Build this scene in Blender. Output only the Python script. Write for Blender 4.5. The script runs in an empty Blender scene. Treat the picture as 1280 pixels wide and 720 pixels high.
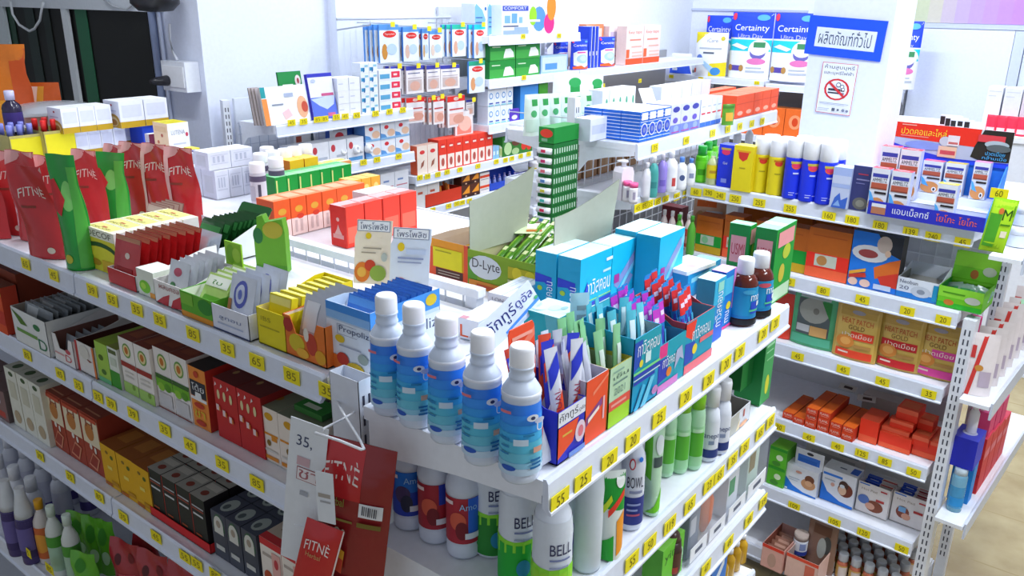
import bpy, bmesh, math, random
from mathutils import Vector, Matrix
random.seed(7)
SC = bpy.context.scene
COL = SC.collection
R = math.radians
# ---------------------------------------------------------------- camera
CZ = 2.0
FPX = 1045.676
YAW, PITCH, ROLL = R(37.496), R(19.1146), R(0.70807)
_f = Vector((math.cos(YAW)*math.cos(PITCH), math.sin(YAW)*math.cos(PITCH), -math.sin(PITCH)))
_r = Vector((math.sin(YAW), -math.cos(YAW), 0))
_u = _r.cross(_f)
_r2 = math.cos(ROLL)*_r + math.sin(ROLL)*_u
_u2 = -math.sin(ROLL)*_r + math.cos(ROLL)*_u
EYE = Vector((0, 0, CZ))
def ray(px, py):
    return _f + _r2*((px-640)/FPX) - _u2*((py-360)/FPX)
def at(px, py, z):
    d = ray(px, py); return EYE + d*((z-CZ)/d.z)
def atx(px, py, x):
    d = ray(px, py); return EYE + d*(x/d.x)
def aty(px, py, y):
    d = ray(px, py); return EYE + d*(y/d.y)
def atplane(px, py, p0, n):
    d = ray(px, py); return EYE + d*((p0-EYE).dot(n)/d.dot(n))
def proj(P):
    v = Vector(P)-EYE; w = v.dot(_f)
    return (640+FPX*v.dot(_r2)/w, 360-FPX*v.dot(_u2)/w)
def top_h(P, py):
    """height above P whose top projects on picture row py"""
    lo, hi = 0.0, 2.0
    for _ in range(40):
        m = (lo+hi)/2
        if proj(P+Vector((0, 0, m)))[1] > py: lo = m
        else: hi = m
    return lo
cam = bpy.data.cameras.new('camera'); co = bpy.data.objects.new('camera', cam); COL.objects.link(co)
cam.sensor_width = 36; cam.lens = FPX/1280*36; cam.clip_start = .02; cam.clip_end = 60
mm = Matrix((( _r2.x, _u2.x, -_f.x, 0), (_r2.y, _u2.y, -_f.y, 0), (_r2.z, _u2.z, -_f.z, CZ), (0, 0, 0, 1)))
co.matrix_world = mm
SC.camera = co
# ---------------------------------------------------------------- materials
_M = {}
def lin(h):
    h = h.lstrip('#')
    if len(h) == 3: h = ''.join(c*2 for c in h)
    c = [int(h[i:i+2], 16)/255 for i in (0, 2, 4)]
    return [x/12.92 if x <= .04045 else ((x+.055)/1.055)**2.4 for x in c]
def mat(spec):
    """'#rrggbb' paper; suffix :g gloss, :m metal, :c clear, :e lamp, :s satin plastic, :t thin translucent film"""
    if not isinstance(spec, str): return spec
    if spec in _M: return _M[spec]
    hexv, _, k = spec.partition(':')
    m = bpy.data.materials.new(spec.replace('#', 'c_')); m.use_nodes = True
    nt = m.node_tree; b = nt.nodes['Principled BSDF']; c = lin(hexv)
    ns = nt.nodes.new('ShaderNodeTexNoise'); ns.inputs['Scale'].default_value = 60; ns.inputs['Detail'].default_value = 3
    tc = nt.nodes.new('ShaderNodeTexCoord'); nt.links.new(tc.outputs['Object'], ns.inputs['Vector'])
    mp = nt.nodes.new('ShaderNodeMapRange'); mp.inputs['To Min'].default_value = .93; mp.inputs['To Max'].default_value = 1.05
    nt.links.new(ns.outputs['Fac'], mp.inputs['Value'])
    mx = nt.nodes.new('ShaderNodeMix'); mx.data_type = 'RGBA'; mx.blend_type = 'MULTIPLY'; mx.inputs['Factor'].default_value = 1
    mx.inputs['A'].default_value = (*c, 1); nt.links.new(mp.outputs['Result'], mx.inputs['B'])
    nt.links.new(mx.outputs['Result'], b.inputs['Base Color'])
    b.inputs['Roughness'].default_value = .5; b.inputs['Specular IOR Level'].default_value = .35
    if k == 'g': b.inputs['Roughness'].default_value = .16; b.inputs['Specular IOR Level'].default_value = .5
    if k == 's': b.inputs['Roughness'].default_value = .32; b.inputs['Specular IOR Level'].default_value = .45
    if k == 'f':                                                   # crinkled foil film
        b.inputs['Roughness'].default_value = .22; b.inputs['Specular IOR Level'].default_value = .6
        n2 = nt.nodes.new('ShaderNodeTexNoise'); n2.inputs['Scale'].default_value = 34; n2.inputs['Detail'].default_value = 1.5
        nt.links.new(tc.outputs['Object'], n2.inputs['Vector'])
        bp = nt.nodes.new('ShaderNodeBump'); bp.inputs['Strength'].default_value = .45; bp.inputs['Distance'].default_value = .004
        nt.links.new(n2.outputs['Fac'], bp.inputs['Height']); nt.links.new(bp.outputs['Normal'], b.inputs['Normal'])
    if k == 'm': b.inputs['Metallic'].default_value = .9; b.inputs['Roughness'].default_value = .35
    if k == 'c': b.inputs['Roughness'].default_value = .08; b.inputs['Alpha'].default_value = .14
    if k == 't': b.inputs['Roughness'].default_value = .15; b.inputs['Alpha'].default_value = .6
    if k == 'e': b.inputs['Emission Color'].default_value = (*c, 1); b.inputs['Emission Strength'].default_value = 9
    _M[spec] = m; return m
# ---------------------------------------------------------------- lettering
_T = {}
def text_geo(s):
    if s in _T: return _T[s]
    cu = bpy.data.curves.new('t', 'FONT'); cu.body = s; cu.align_x = 'LEFT'; cu.resolution_u = 3; cu.fill_mode = 'FRONT'
    o = bpy.data.objects.new('t', cu); COL.objects.link(o)
    dg = bpy.context.evaluated_depsgraph_get(); me = o.evaluated_get(dg).to_mesh()
    vs = [(v.co.x, v.co.y) for v in me.vertices]; fs = [tuple(p.vertices) for p in me.polygons]
    o.evaluated_get(dg).to_mesh_clear()
    bpy.data.objects.remove(o); bpy.data.curves.remove(cu)
    if vs:
        x0 = min(v[0] for v in vs); x1 = max(v[0] for v in vs); y0 = min(v[1] for v in vs); y1 = max(v[1] for v in vs)
        vs = [((v[0]-x0)/(x1-x0), (v[1]-y0)/(y1-y0)) for v in vs]; asp = (x1-x0)/(y1-y0)
    else: asp = 1
    _T[s] = (vs, fs, asp); return _T[s]
# ---------------------------------------------------------------- mesh collector
class MB:
    def __init__(s): s.v = []; s.f = []; s.m = []; s.sm = []; s.mats = []; s.mod = []
    def mi(s, m):
        m = mat(m)
        if m not in s.mats: s.mats.append(m)
        return s.mats.index(m)
    def add(s, vs, fs, m, smooth=False, M=None):
        b = len(s.v); i = s.mi(m)
        s.v += [tuple(M @ Vector(v)) for v in vs] if M is not None else [tuple(v) for v in vs]
        for f in fs: s.f.append(tuple(b+k for k in f)); s.m.append(i); s.sm.append(smooth)
        return s
    def box(s, x0, y0, z0, x1, y1, z1, m, M=None):
        vs = [(x0,y0,z0),(x1,y0,z0),(x1,y1,z0),(x0,y1,z0),(x0,y0,z1),(x1,y0,z1),(x1,y1,z1),(x0,y1,z1)]
        return s.add(vs, [(0,3,2,1),(4,5,6,7),(0,1,5,4),(1,2,6,5),(2,3,7,6),(3,0,4,7)], m, False, M)
    def boxm(s, x0, y0, z0, x1, y1, z1, ms, M=None):
        """ms: colours for front, top, right, left(back and bottom take front)"""
        vs = [(x0,y0,z0),(x1,y0,z0),(x1,y1,z0),(x0,y1,z0),(x0,y0,z1),(x1,y0,z1),(x1,y1,z1),(x0,y1,z1)]
        F, T, Rr, L = ms
        for f, m in (((0,3,2,1),F),((4,5,6,7),T),((0,1,5,4),F),((1,2,6,5),Rr),((2,3,7,6),F),((3,0,4,7),L)):
            s.add(vs, [f], m, False, M)
        return s
    def prism(s, pts, y0, y1, m, M=None):
        """outline pts (x,z) extruded in y"""
        n = len(pts); vs = [(p[0], y0, p[1]) for p in pts]+[(p[0], y1, p[1]) for p in pts]
        a = sum(pts[i][0]*pts[(i+1)%n][1]-pts[(i+1)%n][0]*pts[i][1] for i in range(n))
        fr = tuple(range(n)); bk = tuple(range(2*n-1, n-1, -1))
        fs = [fr, bk]+[(i, i+n, (i+1)%n+n, (i+1)%n) for i in range(n)]
        if a < 0: fs = [tuple(reversed(f)) for f in fs]
        return s.add(vs, fs, m, False, M)
    def lathe(s, prof, m, seg=20, M=None, smooth=True, caps=True, sx=1, sy=1):
        """prof [(r,z)...] bottom to top"""
        vs = []; fs = []
        for r, z in prof:
            for k in range(seg):
                a = 2*math.pi*k/seg; vs.append((r*math.cos(a)*sx, r*math.sin(a)*sy, z))
        for i in range(len(prof)-1):
            for k in range(seg):
                fs.append((i*seg+k, i*seg+(k+1)%seg, (i+1)*seg+(k+1)%seg, (i+1)*seg+k))
        s.add(vs, fs, m, smooth, M)
        if caps:
            n = len(prof)
            b = len(s.v)-len(vs); i = s.mi(m)
            s.f.append(tuple(b+k for k in range(seg-1, -1, -1))); s.m.append(i); s.sm.append(False)
            s.f.append(tuple(b+(n-1)*seg+k for k in range(seg))); s.m.append(i); s.sm.append(False)
        return s
    def arc(s, r, z0, z1, a0, a1, m, seg=8, M=None, sx=1, sy=1):
        """a patch wrapped on a cylinder; angle 0 is the front (-y), positive to +x"""
        vs = []; fs = []
        for k in range(seg+1):
            a = R(a0+(a1-a0)*k/seg)
            for z in (z0, z1): vs.append((r*math.sin(a)*sx, -r*math.cos(a)*sy, z))
        for k in range(seg): fs.append((2*k, 2*k+2, 2*k+3, 2*k+1))
        return s.add(vs, fs, m, True, M)
    def arctext(s, t, r, z0, z1, a0, a1, m, M=None):
        vs, fs, _ = text_geo(t)
        out = []
        for u, v in vs:
            a = R(a0+(a1-a0)*u); out.append((r*math.sin(a), -r*math.cos(a), z0+(z1-z0)*v))
        return s.add(out, fs, m, False, M)
    def tube(s, path, r, m, seg=8, M=None):
        path = [Vector(p) for p in path]; vs = []; fs = []
        for i, p in enumerate(path):
            t = (path[min(i+1, len(path)-1)]-path[max(i-1, 0)]).normalized()
            a = t.cross(Vector((0, 0, 1)));
            if a.length < 1e-3: a = t.cross(Vector((1, 0, 0)))
            a.normalize(); b = t.cross(a)
            for k in range(seg):
                an = 2*math.pi*k/seg; vs.append(p+(a*math.cos(an)+b*math.sin(an))*r)
        for i in range(len(path)-1):
            for k in range(seg): fs.append((i*seg+k, (i+1)*seg+k, (i+1)*seg+(k+1)%seg, i*seg+(k+1)%seg))
        fs.append(tuple(range(seg))); fs.append(tuple(range(len(path)*seg-1, (len(path)-1)*seg-1, -1)))
        return s.add(vs, fs, m, True, M)
    def sheet(s, fn, nu, nv, m, M=None, smooth=True, colour=None):
        """fn(u,v)->xyz grid; colour(u,v) may give a colour per cell"""
        vs = [fn(i/nu, j/nv) for j in range(nv+1) for i in range(nu+1)]
        w = nu+1
        if colour is None:
            return s.add(vs, [(j*w+i, j*w+i+1, (j+1)*w+i+1, (j+1)*w+i) for j in range(nv) for i in range(nu)], m, smooth, M)
        b = len(s.v); s.v += [tuple(M @ Vector(v)) for v in vs] if M is not None else [tuple(v) for v in vs]
        for j in range(nv):
            for i in range(nu):
                s.f.append(tuple(b+k for k in (j*w+i, j*w+i+1, (j+1)*w+i+1, (j+1)*w+i)))
                s.m.append(s.mi(colour((i+.5)/nu, (j+.5)/nv))); s.sm.append(smooth)
        return s
    def print(s, face, w, d, h, items, M=None, off=.0004):
        """items: ('r',col,u0,v0,u1,v1) ('e',col,u0,v0,u1,v1) ('t',col,u0,v0,u1,v1,text) ('p',col,[(u,v)..]) on a face of a box standing on z=0 centred in x,y"""
        e0 = off
        def P(u, v, e):
            if face == 'F': return (-w/2+u*w, -d/2-e, v*h)
            if face == 'T': return (-w/2+u*w, -d/2+v*d, h+e)
            if face == 'R': return (w/2+e, -d/2+u*d, v*h)
            if face == 'L': return (-w/2-e, d/2-u*d, v*h)
        for q, it in enumerate(items):
            e = e0*(1+.6*q); k, c = it[0], it[1]
            if k == 'p': pts = it[2]; s.add([P(u, v, e) for u, v in pts], [tuple(range(len(pts)))], c, False, M); continue
            u0, v0, u1, v1 = it[2:6]
            if k == 'r': s.add([P(u0,v0,e),P(u1,v0,e),P(u1,v1,e),P(u0,v1,e)], [(0,1,2,3)], c, False, M)
            elif k == 'e':
                pts = [((u0+u1)/2+(u1-u0)/2*math.cos(a*math.pi/8), (v0+v1)/2+(v1-v0)/2*math.sin(a*math.pi/8)) for a in range(16)]
                s.add([P(u, v, e) for u, v in pts], [tuple(range(16))], c, False, M)
            elif k in 'tv':
                vs, fs, asp = text_geo(it[6])
                if k == 't': s.add([P(u0+(u1-u0)*x, v0+(v1-v0)*y, e) for x, y in vs], fs, c, False, M)
                else: s.add([P(u1-(u1-u0)*y, v0+(v1-v0)*x, e) for x, y in vs], fs, c, False, M)   # reads upward
        return s
    def build(s, name, parent=None, loc=None, rz=0):
        me = bpy.data.meshes.new(name)
        me.from_pydata(s.v, [], s.f)
        for m in s.mats: me.materials.append(m)
        me.polygons.foreach_set('material_index', s.m); me.polygons.foreach_set('use_smooth', s.sm); me.update()
        o = bpy.data.objects.new(name, me); COL.objects.link(o)
        if parent is not None: o.parent = parent
        if loc is not None: o.location = loc
        if rz: o.rotation_euler = (0, 0, rz)
        return o
def tag(o, label, cat, group=None, kind=None):
    for w_ in (' the ', ' a ', ' and ', ' small ', ' carton ', ' with '):            # at most sixteen words
        while len(label.replace(',', ' ').split()) > 16 and w_ in label:
            i = label.rindex(w_); label = label[:i]+' '+label[i+len(w_):]
    o['label'] = label; o['category'] = cat
    if group: o['group'] = group
    if kind: o['kind'] = kind
    return o
def struct(o, label=None):
    o['kind'] = 'structure'
    if label: o['label'] = label
    return o
def thing(name, label, cat, loc, rz=0, group=None):
    o = bpy.data.objects.new(name, None); COL.objects.link(o); o.empty_display_size = .05
    o.location = loc; o.rotation_euler = (0, 0, rz); return tag(o, label, cat, group)
def copy_tree(o, parent=None):
    c = o.copy(); COL.objects.link(c)
    if parent is not None: c.parent = parent
    for ch in list(o.children): copy_tree(ch, c)
    return c
ORD = 'first second third fourth fifth sixth seventh eighth ninth tenth eleventh twelfth thirteenth fourteenth fifteenth sixteenth seventeenth eighteenth nineteenth twentieth'.split()
ORD += [str(i)+('st' if i == 21 else 'nd' if i == 22 else 'rd' if i == 23 else 'th') for i in range(21, 40)]
THF = R(-93.598)            # the far gondola is turned a little
TL = R(-90)                 # faces the left aisle
def xd(th): return Vector((math.cos(th), math.sin(th), 0))
def yd(th): return Vector((-math.sin(th), math.cos(th), 0))     # inward, away from the front
def put(o, P, th, w=0, d=0, lean=0):
    """P front-left-bottom corner; the item is centred on x,y"""
    o.location = P+xd(th)*(w/2)+yd(th)*(d/2); o.rotation_euler = (0, 0, th); return o
def span(z, p0, p1, th):
    """front-left corner and length from two picture points on height z"""
    a = at(*p0, z); b = at(*p1, z); return a, (b-a).dot(xd(th))
def row(make, n, P, L, th, label, cat, group, gap=.02, step=None, jit=0, dirn=None, names=None, start=0):
    """n items side by side from corner P along the front; make(w) builds one; the rest are copies. label has {o} for the ordinal"""
    w = L/n
    first = None; out = []
    D = xd(th) if dirn is None else dirn
    for i in range(n):
        o = make(w*(1-gap)) if first is None else copy_tree(first)
        first = first or o
        d = o.get('_d', 0)
        q = P+D*(w*i)
        put(o, q+yd(th)*random.uniform(-jit, jit), th, w, first_d(first))
        if jit: o.rotation_euler.z += random.uniform(-jit, jit)*6
        tag(o, label.format(o=ORD[i+start]), cat, group if n > 1 or group else None)
        out.append(o)
    return out
_D = {}
def first_d(o): return _D.get(o.name, 0)
def carton(name, w, d, h, cols, prints=(), extra=None):
    """cols: one colour or (front, top, right, left); prints: [(face, items)]"""
    m = MB()
    if isinstance(cols, str): cols = (cols,)*4
    m.boxm(-w/2, -d/2, 0, w/2, d/2, h, cols)
    # the tuck flap seam along the top's front edge and the glued side seam
    for face, items in prints: m.print(face, w, d, h, items)
    if extra: extra(m)
    o = m.build(name); _D[o.name] = d; return o
# ================================================================ the room
WHT, STEEL, GREYP = '#eef2fb', '#e4e9f6:s', '#c9cbd2'
def floor_mat():
    m = bpy.data.materials.new('beige_tile'); m.use_nodes = True; nt = m.node_tree; b = nt.nodes['Principled BSDF']
    tc = nt.nodes.new('ShaderNodeTexCoord'); n = nt.nodes.new('ShaderNodeTexNoise'); n.inputs['Scale'].default_value = 5; n.inputs['Detail'].default_value = 6
    nt.links.new(tc.outputs['Object'], n.inputs['Vector'])
    cr = nt.nodes.new('ShaderNodeValToRGB'); cr.color_ramp.elements[0].color = (*lin('#94835e'), 1); cr.color_ramp.elements[1].color = (*lin('#b0a27c'), 1)
    cr.color_ramp.elements[0].position = .35; cr.color_ramp.elements[1].position = .7
    nt.links.new(n.outputs['Fac'], cr.inputs['Fac'])
    br = nt.nodes.new('ShaderNodeTexBrick'); br.offset = 0; br.inputs['Scale'].default_value = 1; br.inputs['Brick Width'].default_value = .4; br.inputs['Row Height'].default_value = .4
    br.inputs['Mortar Size'].default_value = .004; br.inputs['Mortar'].default_value = (*lin('#98875f'), 1)
    nt.links.new(tc.outputs['Object'], br.inputs['Vector']); nt.links.new(cr.outputs['Color'], br.inputs['Color1']); nt.links.new(cr.outputs['Color'], br.inputs['Color2'])
    nt.links.new(br.outputs['Color'], b.inputs['Base Color']); b.inputs['Roughness'].default_value = .25
    return m
struct(MB().box(-2, -4, -.1, 8, 8, 0, floor_mat()).build('floor'))
struct(MB().box(-2, -4, 3.2, 8, 8, 3.3, '#f4f6fb').build('ceiling'))
WB, WR = 3.4, 6.8
struct(MB().box(-2.2, 8, 0, 2.4, 8.2, 3.2, '#d3d9e6').build('wall_far'))
struct(MB().box(2.9, WB-.06, 0, WR+.2, WB+.3, 3.2, '#e9effc').build('wall_back'))
struct(MB().box(2.18, WB, 0, 2.9, WB+.38, 3.2, '#e4eafb').build('wall_column'), 'white wall end beside the dark sliding window')
struct(MB().box(WR, -4, 0, WR+.2, WB, 3.2, '#e9effc').build('wall_right'))
struct(MB().box(2.24, WB+.381, 0, 2.4, 8, 1.2, '#cfd4dc').box(2.24, WB+.381, 2.75, 2.4, 8, 3.2, '#cfd6dd').box(2.35, WB+.381, 1.2, 2.5, 8, 2.75, '#20211f').build('wall_left'))
# pillar between the far gondola and the wall
PX = 3.03
pp = Vector((PX, 0, 1.4)); nF = -yd(THF)
def onp(px, py): return atplane(px, py, pp, nF)
a = onp(998.5, 165); b = onp(1096.5, 165)
pw = (b-a).dot(xd(THF)); 
pl = MB().box(0, 0, 0, pw, .21, 3.2, '#e3eafb').build('wall_pillar'); pl.location = (a.x, a.y, 0); pl.rotation_euler = (0, 0, THF); struct(pl, 'white square pillar carrying the blue sign')
def on_pillar(name, p0, p1, p2, build, label, cat, tilt):
    """flat sign fixed on the pillar: p0 top-left, p1 top-right, p2 bottom-left"""
    A, B, C = onp(*p0), onp(*p1), onp(*p2)
    w = (B-A).length; h = (C-A).length
    m = build(w, h); o = m.build(name)
    o.location = A-yd(THF)*.006
    X = (B-A).normalized(); Y = yd(THF); Z = X.cross(Y)
    o.matrix_world = Matrix(((X.x, Y.x, Z.x, o.location.x), (X.y, Y.y, Z.y, o.location.y), (X.z, Y.z, Z.z, o.location.z), (0, 0, 0, 1)))
    return tag(o, label, cat)
def flat(w, h, t, col, items):
    """a board hanging down from its top-left corner"""
    m = MB(); M = Matrix.Translation((w/2, t/2, -h))
    m.box(-w/2, -t/2, 0, w/2, t/2, h, col, M); m.print('F', w, t, h, items, M); return m
def blue_sign(w, h):
    return flat(w, h, .004, '#1d55f2', [('r', '#dfe8fb', .12, .22, .90, .72), ('t', '#3a4a68', .165, .30, .845, .68, 'ผลิตภัณฑ์ทั่วไป')])
on_pillar('wall_sign', (1014, 18.5), (1111, 26.5), (1001.5, 66), blue_sign, 'blue bordered sign with grey lettering on the white pillar', 'sign', 0)
def smoke_sign(w, h):
    it = [('r', '#d8424c', 0, 0, 1, 1), ('r', '#eaf0fc', .015, .01, .985, .99), ('t', '#3a4257', .08, .86, .92, .965, 'ห้ามสูบบุหรี่'), ('t', '#5a6378', .08, .755, .92, .845, 'และบุหรี่ไฟฟ้า'),
          ('e', '#d62f38', .15, .27, .87, .70), ('e', '#f2f5fd', .21, .305, .81, .665),
          ('r', '#33384a', .27, .455, .62, .50), ('r', '#33384a', .27, .40, .62, .43), ('r', '#5b4a45', .63, .455, .74, .50), ('r', '#7b8498', .63, .40, .74, .43)]
    ring = lambda cx, cy, r: [('e', '#59637b', cx-r, cy-r*.7, cx+r, cy+r*.7), ('e', '#f2f5fd', cx-r*.7, cy-r*.45, cx+r*.7, cy+r*.45)]
    it += ring(.55, .58, .07)+ring(.66, .55, .06)+ring(.70, .50, .05)
    it += [('p', '#d62f38', [(.24, .61), (.30, .635), (.79, .36), (.73, .335)])]
    it += [('r', '#8a93a8', .08, .205, .92, .215), ('r', '#9aa3b6', .1, .185, .8, .192), ('r', '#596275', .47, .06, .56, .12), ('r', '#596275', .62, .07, .68, .11), ('e', '#78829a', .75, .06, .84, .12), ('e', '#78829a', .87, .06, .95, .11), ('r', '#a9b1c3', .07, .09, .4, .1), ('r', '#a9b1c3', .07, .06, .36, .07)]
    return flat(w, h, .003, '#eaf0fc', it)
on_pillar('no_smoking_notice', (1030, 77), (1074, 81), (1022.5, 139.5), smoke_sign, 'white no smoking notice with red ring on the pillar', 'sign', 0)
# window on the left, dark outside
def win(name, x, y0, y1, z0, z1):
    t = thing(name, 'dark sliding window with white aluminium frame', 'window', (x, y0, z0)); t['kind'] = 'structure'
    del t['category']
    return t
wx = 2.16
WY = WB+.40
wt = win('window_1', wx, WY, 7.6, 1.22, 2.6)
def wy(px, py): return atx(px, py, wx)
A = wy(192, 19); B = wy(92, 10)
fm = MB()
def beam(m, p, q, w, d=.05):
    p = Vector(p); q = Vector(q); m.box(min(p.x, q.x), min(p.y, q.y), min(p.z, q.z), max(p.x, q.x)+d, max(p.y, q.y)+w, max(p.z, q.z)+w, '#dfe5ea:s')
zt = wy(140, 13).z
yl = wy(90, 60).y; yr = wy(202, 60).y; y2 = wy(10, 60).y
fr = MB()
fr.box(-.02, yr-WY-.02, zt-1.22, .05, 3.2, zt-1.22+.10, '#dbe1e8:s')
fr.box(-.02, -.05, -.06, .05, 3.2, 0, '#dbe1e8:s')
fr.box(-.015, yl-WY-.03, 0, .0, yl-WY+.03, zt-1.22, '#e3e8ec:s')
fr.box(-.015, y2-WY-.06, 0, .0, y2-WY+.40, zt-1.22, '#cfd8dc:s')
fr.build('window_frame', wt)
gp = MB()
gp.box(.012, -.0, 0, .016, 3.2, zt-1.22, '#191917')
gp.build('pane', wt)
cu = MB()
def gy(px): return wy(px, 70).y-WY
for p0, p1, c in ((100, 114, '#2b6b4a'), (60, 68, '#26302c'), (38, 49, '#2b3733'), (17, 24, '#2c4c3c')):
    cu.box(.006, min(gy(p0), gy(p1)), 0, .009, max(gy(p0), gy(p1)), zt-1.22, c)
cu.build('curtain_strip', wt)
sl = MB().box(-.16, -.12, -.09, .02, 3.2, -.045, '#c9ced6:s').build('window_sill', wt)
# services on the white column's dark side
q = wy(197, 95)
pc = MB(); pc.tube([(2.155, 3.73, .5), (2.155, 3.73, 3.19)], .018, '#8693b3:s'); pc.tube([(2.165, 3.69, .5), (2.165, 3.69, 3.19)], .009, '#c7d0e6:s')
tag(pc.build('conduit_pipe'), 'grey wiring conduit running up the corner beside the window', 'pipe')
jb = thing('wall_socket_box', 'white electrical box with a black plug beside the window', 'electrical box', (2.178, 3.57, 1.79))
c0 = atx(208, 112, 2.12); c1 = atx(233, 78, 2.12)
yb0, yb1 = sorted((c0.y, c1.y)); 
MB().box(-.07, yb0-3.57, c0.z-1.79, 0, yb1-3.57, c1.z-1.79, '#e9edf6:s').box(-.074, yb0-3.57+.012, c0.z-1.79+.02, -.069, yb1-3.57-.012, c1.z-1.79-.02, '#f5f7fc:s').build('housing', jb)
MB().lathe([(.02, 0), (.024, .01), (.018, .06), (.008, .09)], '#23232a:s', 14, Matrix.Translation((-.07, yb1-3.57-.05, .5*(c0.z+c1.z)-1.79-.02)) @ Matrix.Rotation(R(-90), 4, 'Y')).build('black_plug', jb)
def cab(name, pts, r, col, label):
    return tag(MB().tube(pts, r, col, 6).build(name), label, 'cable')
def px3(p, x): return atx(p[0], p[1], x)
cab('hanging_cable', [px3(p, 2.12) for p in ((13, 2), (16, 18), (24, 31), (37, 39), (43, 36), (50, 25), (52, 12), (54, 3))], .007, '#d9dde2:s', 'white cable looping down over the window top')
cab('wall_cable', [px3(p, 2.14) for p in ((212, 30), (212.5, 50), (216, 65), (222, 75))], .006, '#e6e9f2:s', 'white cable running into the junction box')
cab('drooping_cable', [px3(p, 2.13) for p in ((130, 0), (142, 8), (158, 12), (168, 4), (172, 0))], .005, '#c9ced4:s', 'thin grey cable drooping across the window header')
fl = thing('wall_fan', 'black wall fan base above the window corner', 'fan', px3((193, -2), 2.05))
MB().lathe([(.02, -.055), (.07, -.05), (.10, -.02), (.10, .03), (.04, .07)], '#1c1d22:s', 20).build('motor_housing', fl)
MB().tube([(0, 0, .05), (.1, 0, .12), (.13, 0, .12)], .02, '#1c1d22:s').build('bracket', fl)
# board, banner and notices on the far right wall
def rw(p): return atx(p[0], p[1], WR-.01)
A, B = rw((1126, 26)), rw((1290, 33))
bn = MB(); Y0, Y1 = A.y, B.y-.4
zl = (A.z+B.z)/2
nb = 14
for i in range(nb):
    u = i/(nb-1); stops = [(0, 'b8cfa8'), (.12, 'cfd0b4'), (.35, 'bfa4e4'), (.6, 'c490ee'), (1, 'b48aea')]
    for k in range(4):
        if stops[k][0] <= u <= stops[k+1][0]:
            t = (u-stops[k][0])/(stops[k+1][0]-stops[k][0]); ca = [int(stops[k][1][j:j+2], 16) for j in (0, 2, 4)]; cb = [int(stops[k+1][1][j:j+2], 16) for j in (0, 2, 4)]
            col = '#%02x%02x%02x' % tuple(int(ca[j]*(1-t)+cb[j]*t) for j in range(3)); break
    bn.box(-.008, Y0+(Y1-Y0)*i/nb, zl, 0, Y0+(Y1-Y0)*(i+1)/nb, zl+.8, col)
tag(bn.build('wall_banner', loc=(WR-.002, 0, 0)), 'pale purple banner high on the wall right of the pillar', 'banner')
A, B = rw((1127, 20)), rw((1186, 9))
cf = MB(); cf.box(-.006, B.y, 0, 0, A.y, .45, '#dff0fb'); 
MM = Matrix.Translation((-.006, (A.y+B.y)/2, 0)) @ Matrix.Rotation(TL, 4, 'Z'); W_ = A.y-B.y
cf.print('F', W_, 0, .45, [('r', '#8fd4ee', 0, 0, 1, .07), ('r', '#aee0c0', .74, .07, .97, .2), ('e', '#e8b84f', .78, .16, .93, .34), ('r', '#9ab6d8', .08, .2, .6, .23), ('r', '#9ab6d8', .08, .12, .66, .15), ('r', '#9ab6d8', .08, .28, .5, .31)], MM)
o = cf.build('notice_paper', loc=(WR-.012, 0, A.z)); o.rotation_euler = (R(5), 0, 0); tag(o, 'pale blue notice paper overlapping the purple banner', 'notice')
# tall white cupboard fronts along the right wall
cp = thing('wall_panelling', 'tall white door panels with thin grey frame under the purple banner', 'cupboard', (WR, 0, 0))
y0 = rw((1138, 100)).y; y1 = rw((1262, 100)).y; y2 = rw((1310, 100)).y
MB().box(-.03, y1+.02, 0, 0, y0, zl-.04, '#e2ebfc').build('door', cp)
MB().box(-.045, y1-.05, 0, 0, y1+.015, zl-.04, '#cdd8ef:s').build('frame', cp)
MB().box(-.03, y2-.6, 0, 0, y1-.055, zl-.04, '#dde7fb').build('door', cp)
MB().box(-.02, y2-.6, zl-.035, 0, y0, zl-.002, '#c5cfe4:s').build('top_rail', cp)
# thin tracks on the corner wall above the pads
tk = MB(); A, B = rw((858, 11)), rw((1010, 14)); tk.box(-.015, B.y, A.z-.012, 0, A.y, A.z+.006, '#c4cde6:s'); c = rw((858, 68)); tk.box(-.012, A.y-.006, c.z, 0, A.y, A.z, '#d2daee:s')
tag(tk.build('wall_trunking', loc=(WR, 0, 0)), 'thin pale wiring trunking along the wall above the pads', 'trunking')
# ================================================================ shelving
def shelf(th, P, L, D, label, bracket=(1, 1), bd=None, col='#eef2fc:s', rail='#dfe6f7:s', lip=.045, thick=.022):
    """P front-left corner at the board's top; the board runs L along the front and D inward"""
    t = thing('gondola_shelf', label, 'shelf', P, th, 'white steel gondola shelves')
    bm = MB(); bm.box(0, .002, -thick, L, D, 0, col); bm.build('shelf_board', t)
    r = MB(); r.prism([(0, 0), (0, 0)], 0, 0, rail) if False else None
    # price rail: a channel with turned ridges top and bottom
    prof = [(.002, .003), (-.003, .004), (-.0065, -.002), (-.0085, -lip+.004), (-.0125, -lip+.001), (-.0125, -lip-.003), (-.006, -lip-.004), (.002, -lip+.004)]
    n = len(prof); vs = [(0, y, z) for y, z in prof]+[(L, y, z) for y, z in prof]
    r.add(vs, [tuple(range(n-1, -1, -1)), tuple(range(n, 2*n))]+[(i, (i+1)%n, (i+1)%n+n, i+n) for i in range(n)], rail)
    r.build('price_rail', t)
    for s, x in ((0, .0005), (1, L-.0025)):
        if bracket[s]:
            b = MB(); B = bd or D; pts = [(.004, -.001), (.004, -.035), (B*.45, -.05), (B*.8, -.07), (B-.01, -.11), (B-.01, -.001)]
            M = Matrix(((0, 1, 0, x), (1, 0, 0, 0), (0, 0, 1, 0), (0, 0, 0, 1)))
            b.prism([(p[0], p[1]) for p in pts], 0, .002, col, M); 
            b.build('bracket', t)
    return t
NT = {'n': 0}
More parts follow.
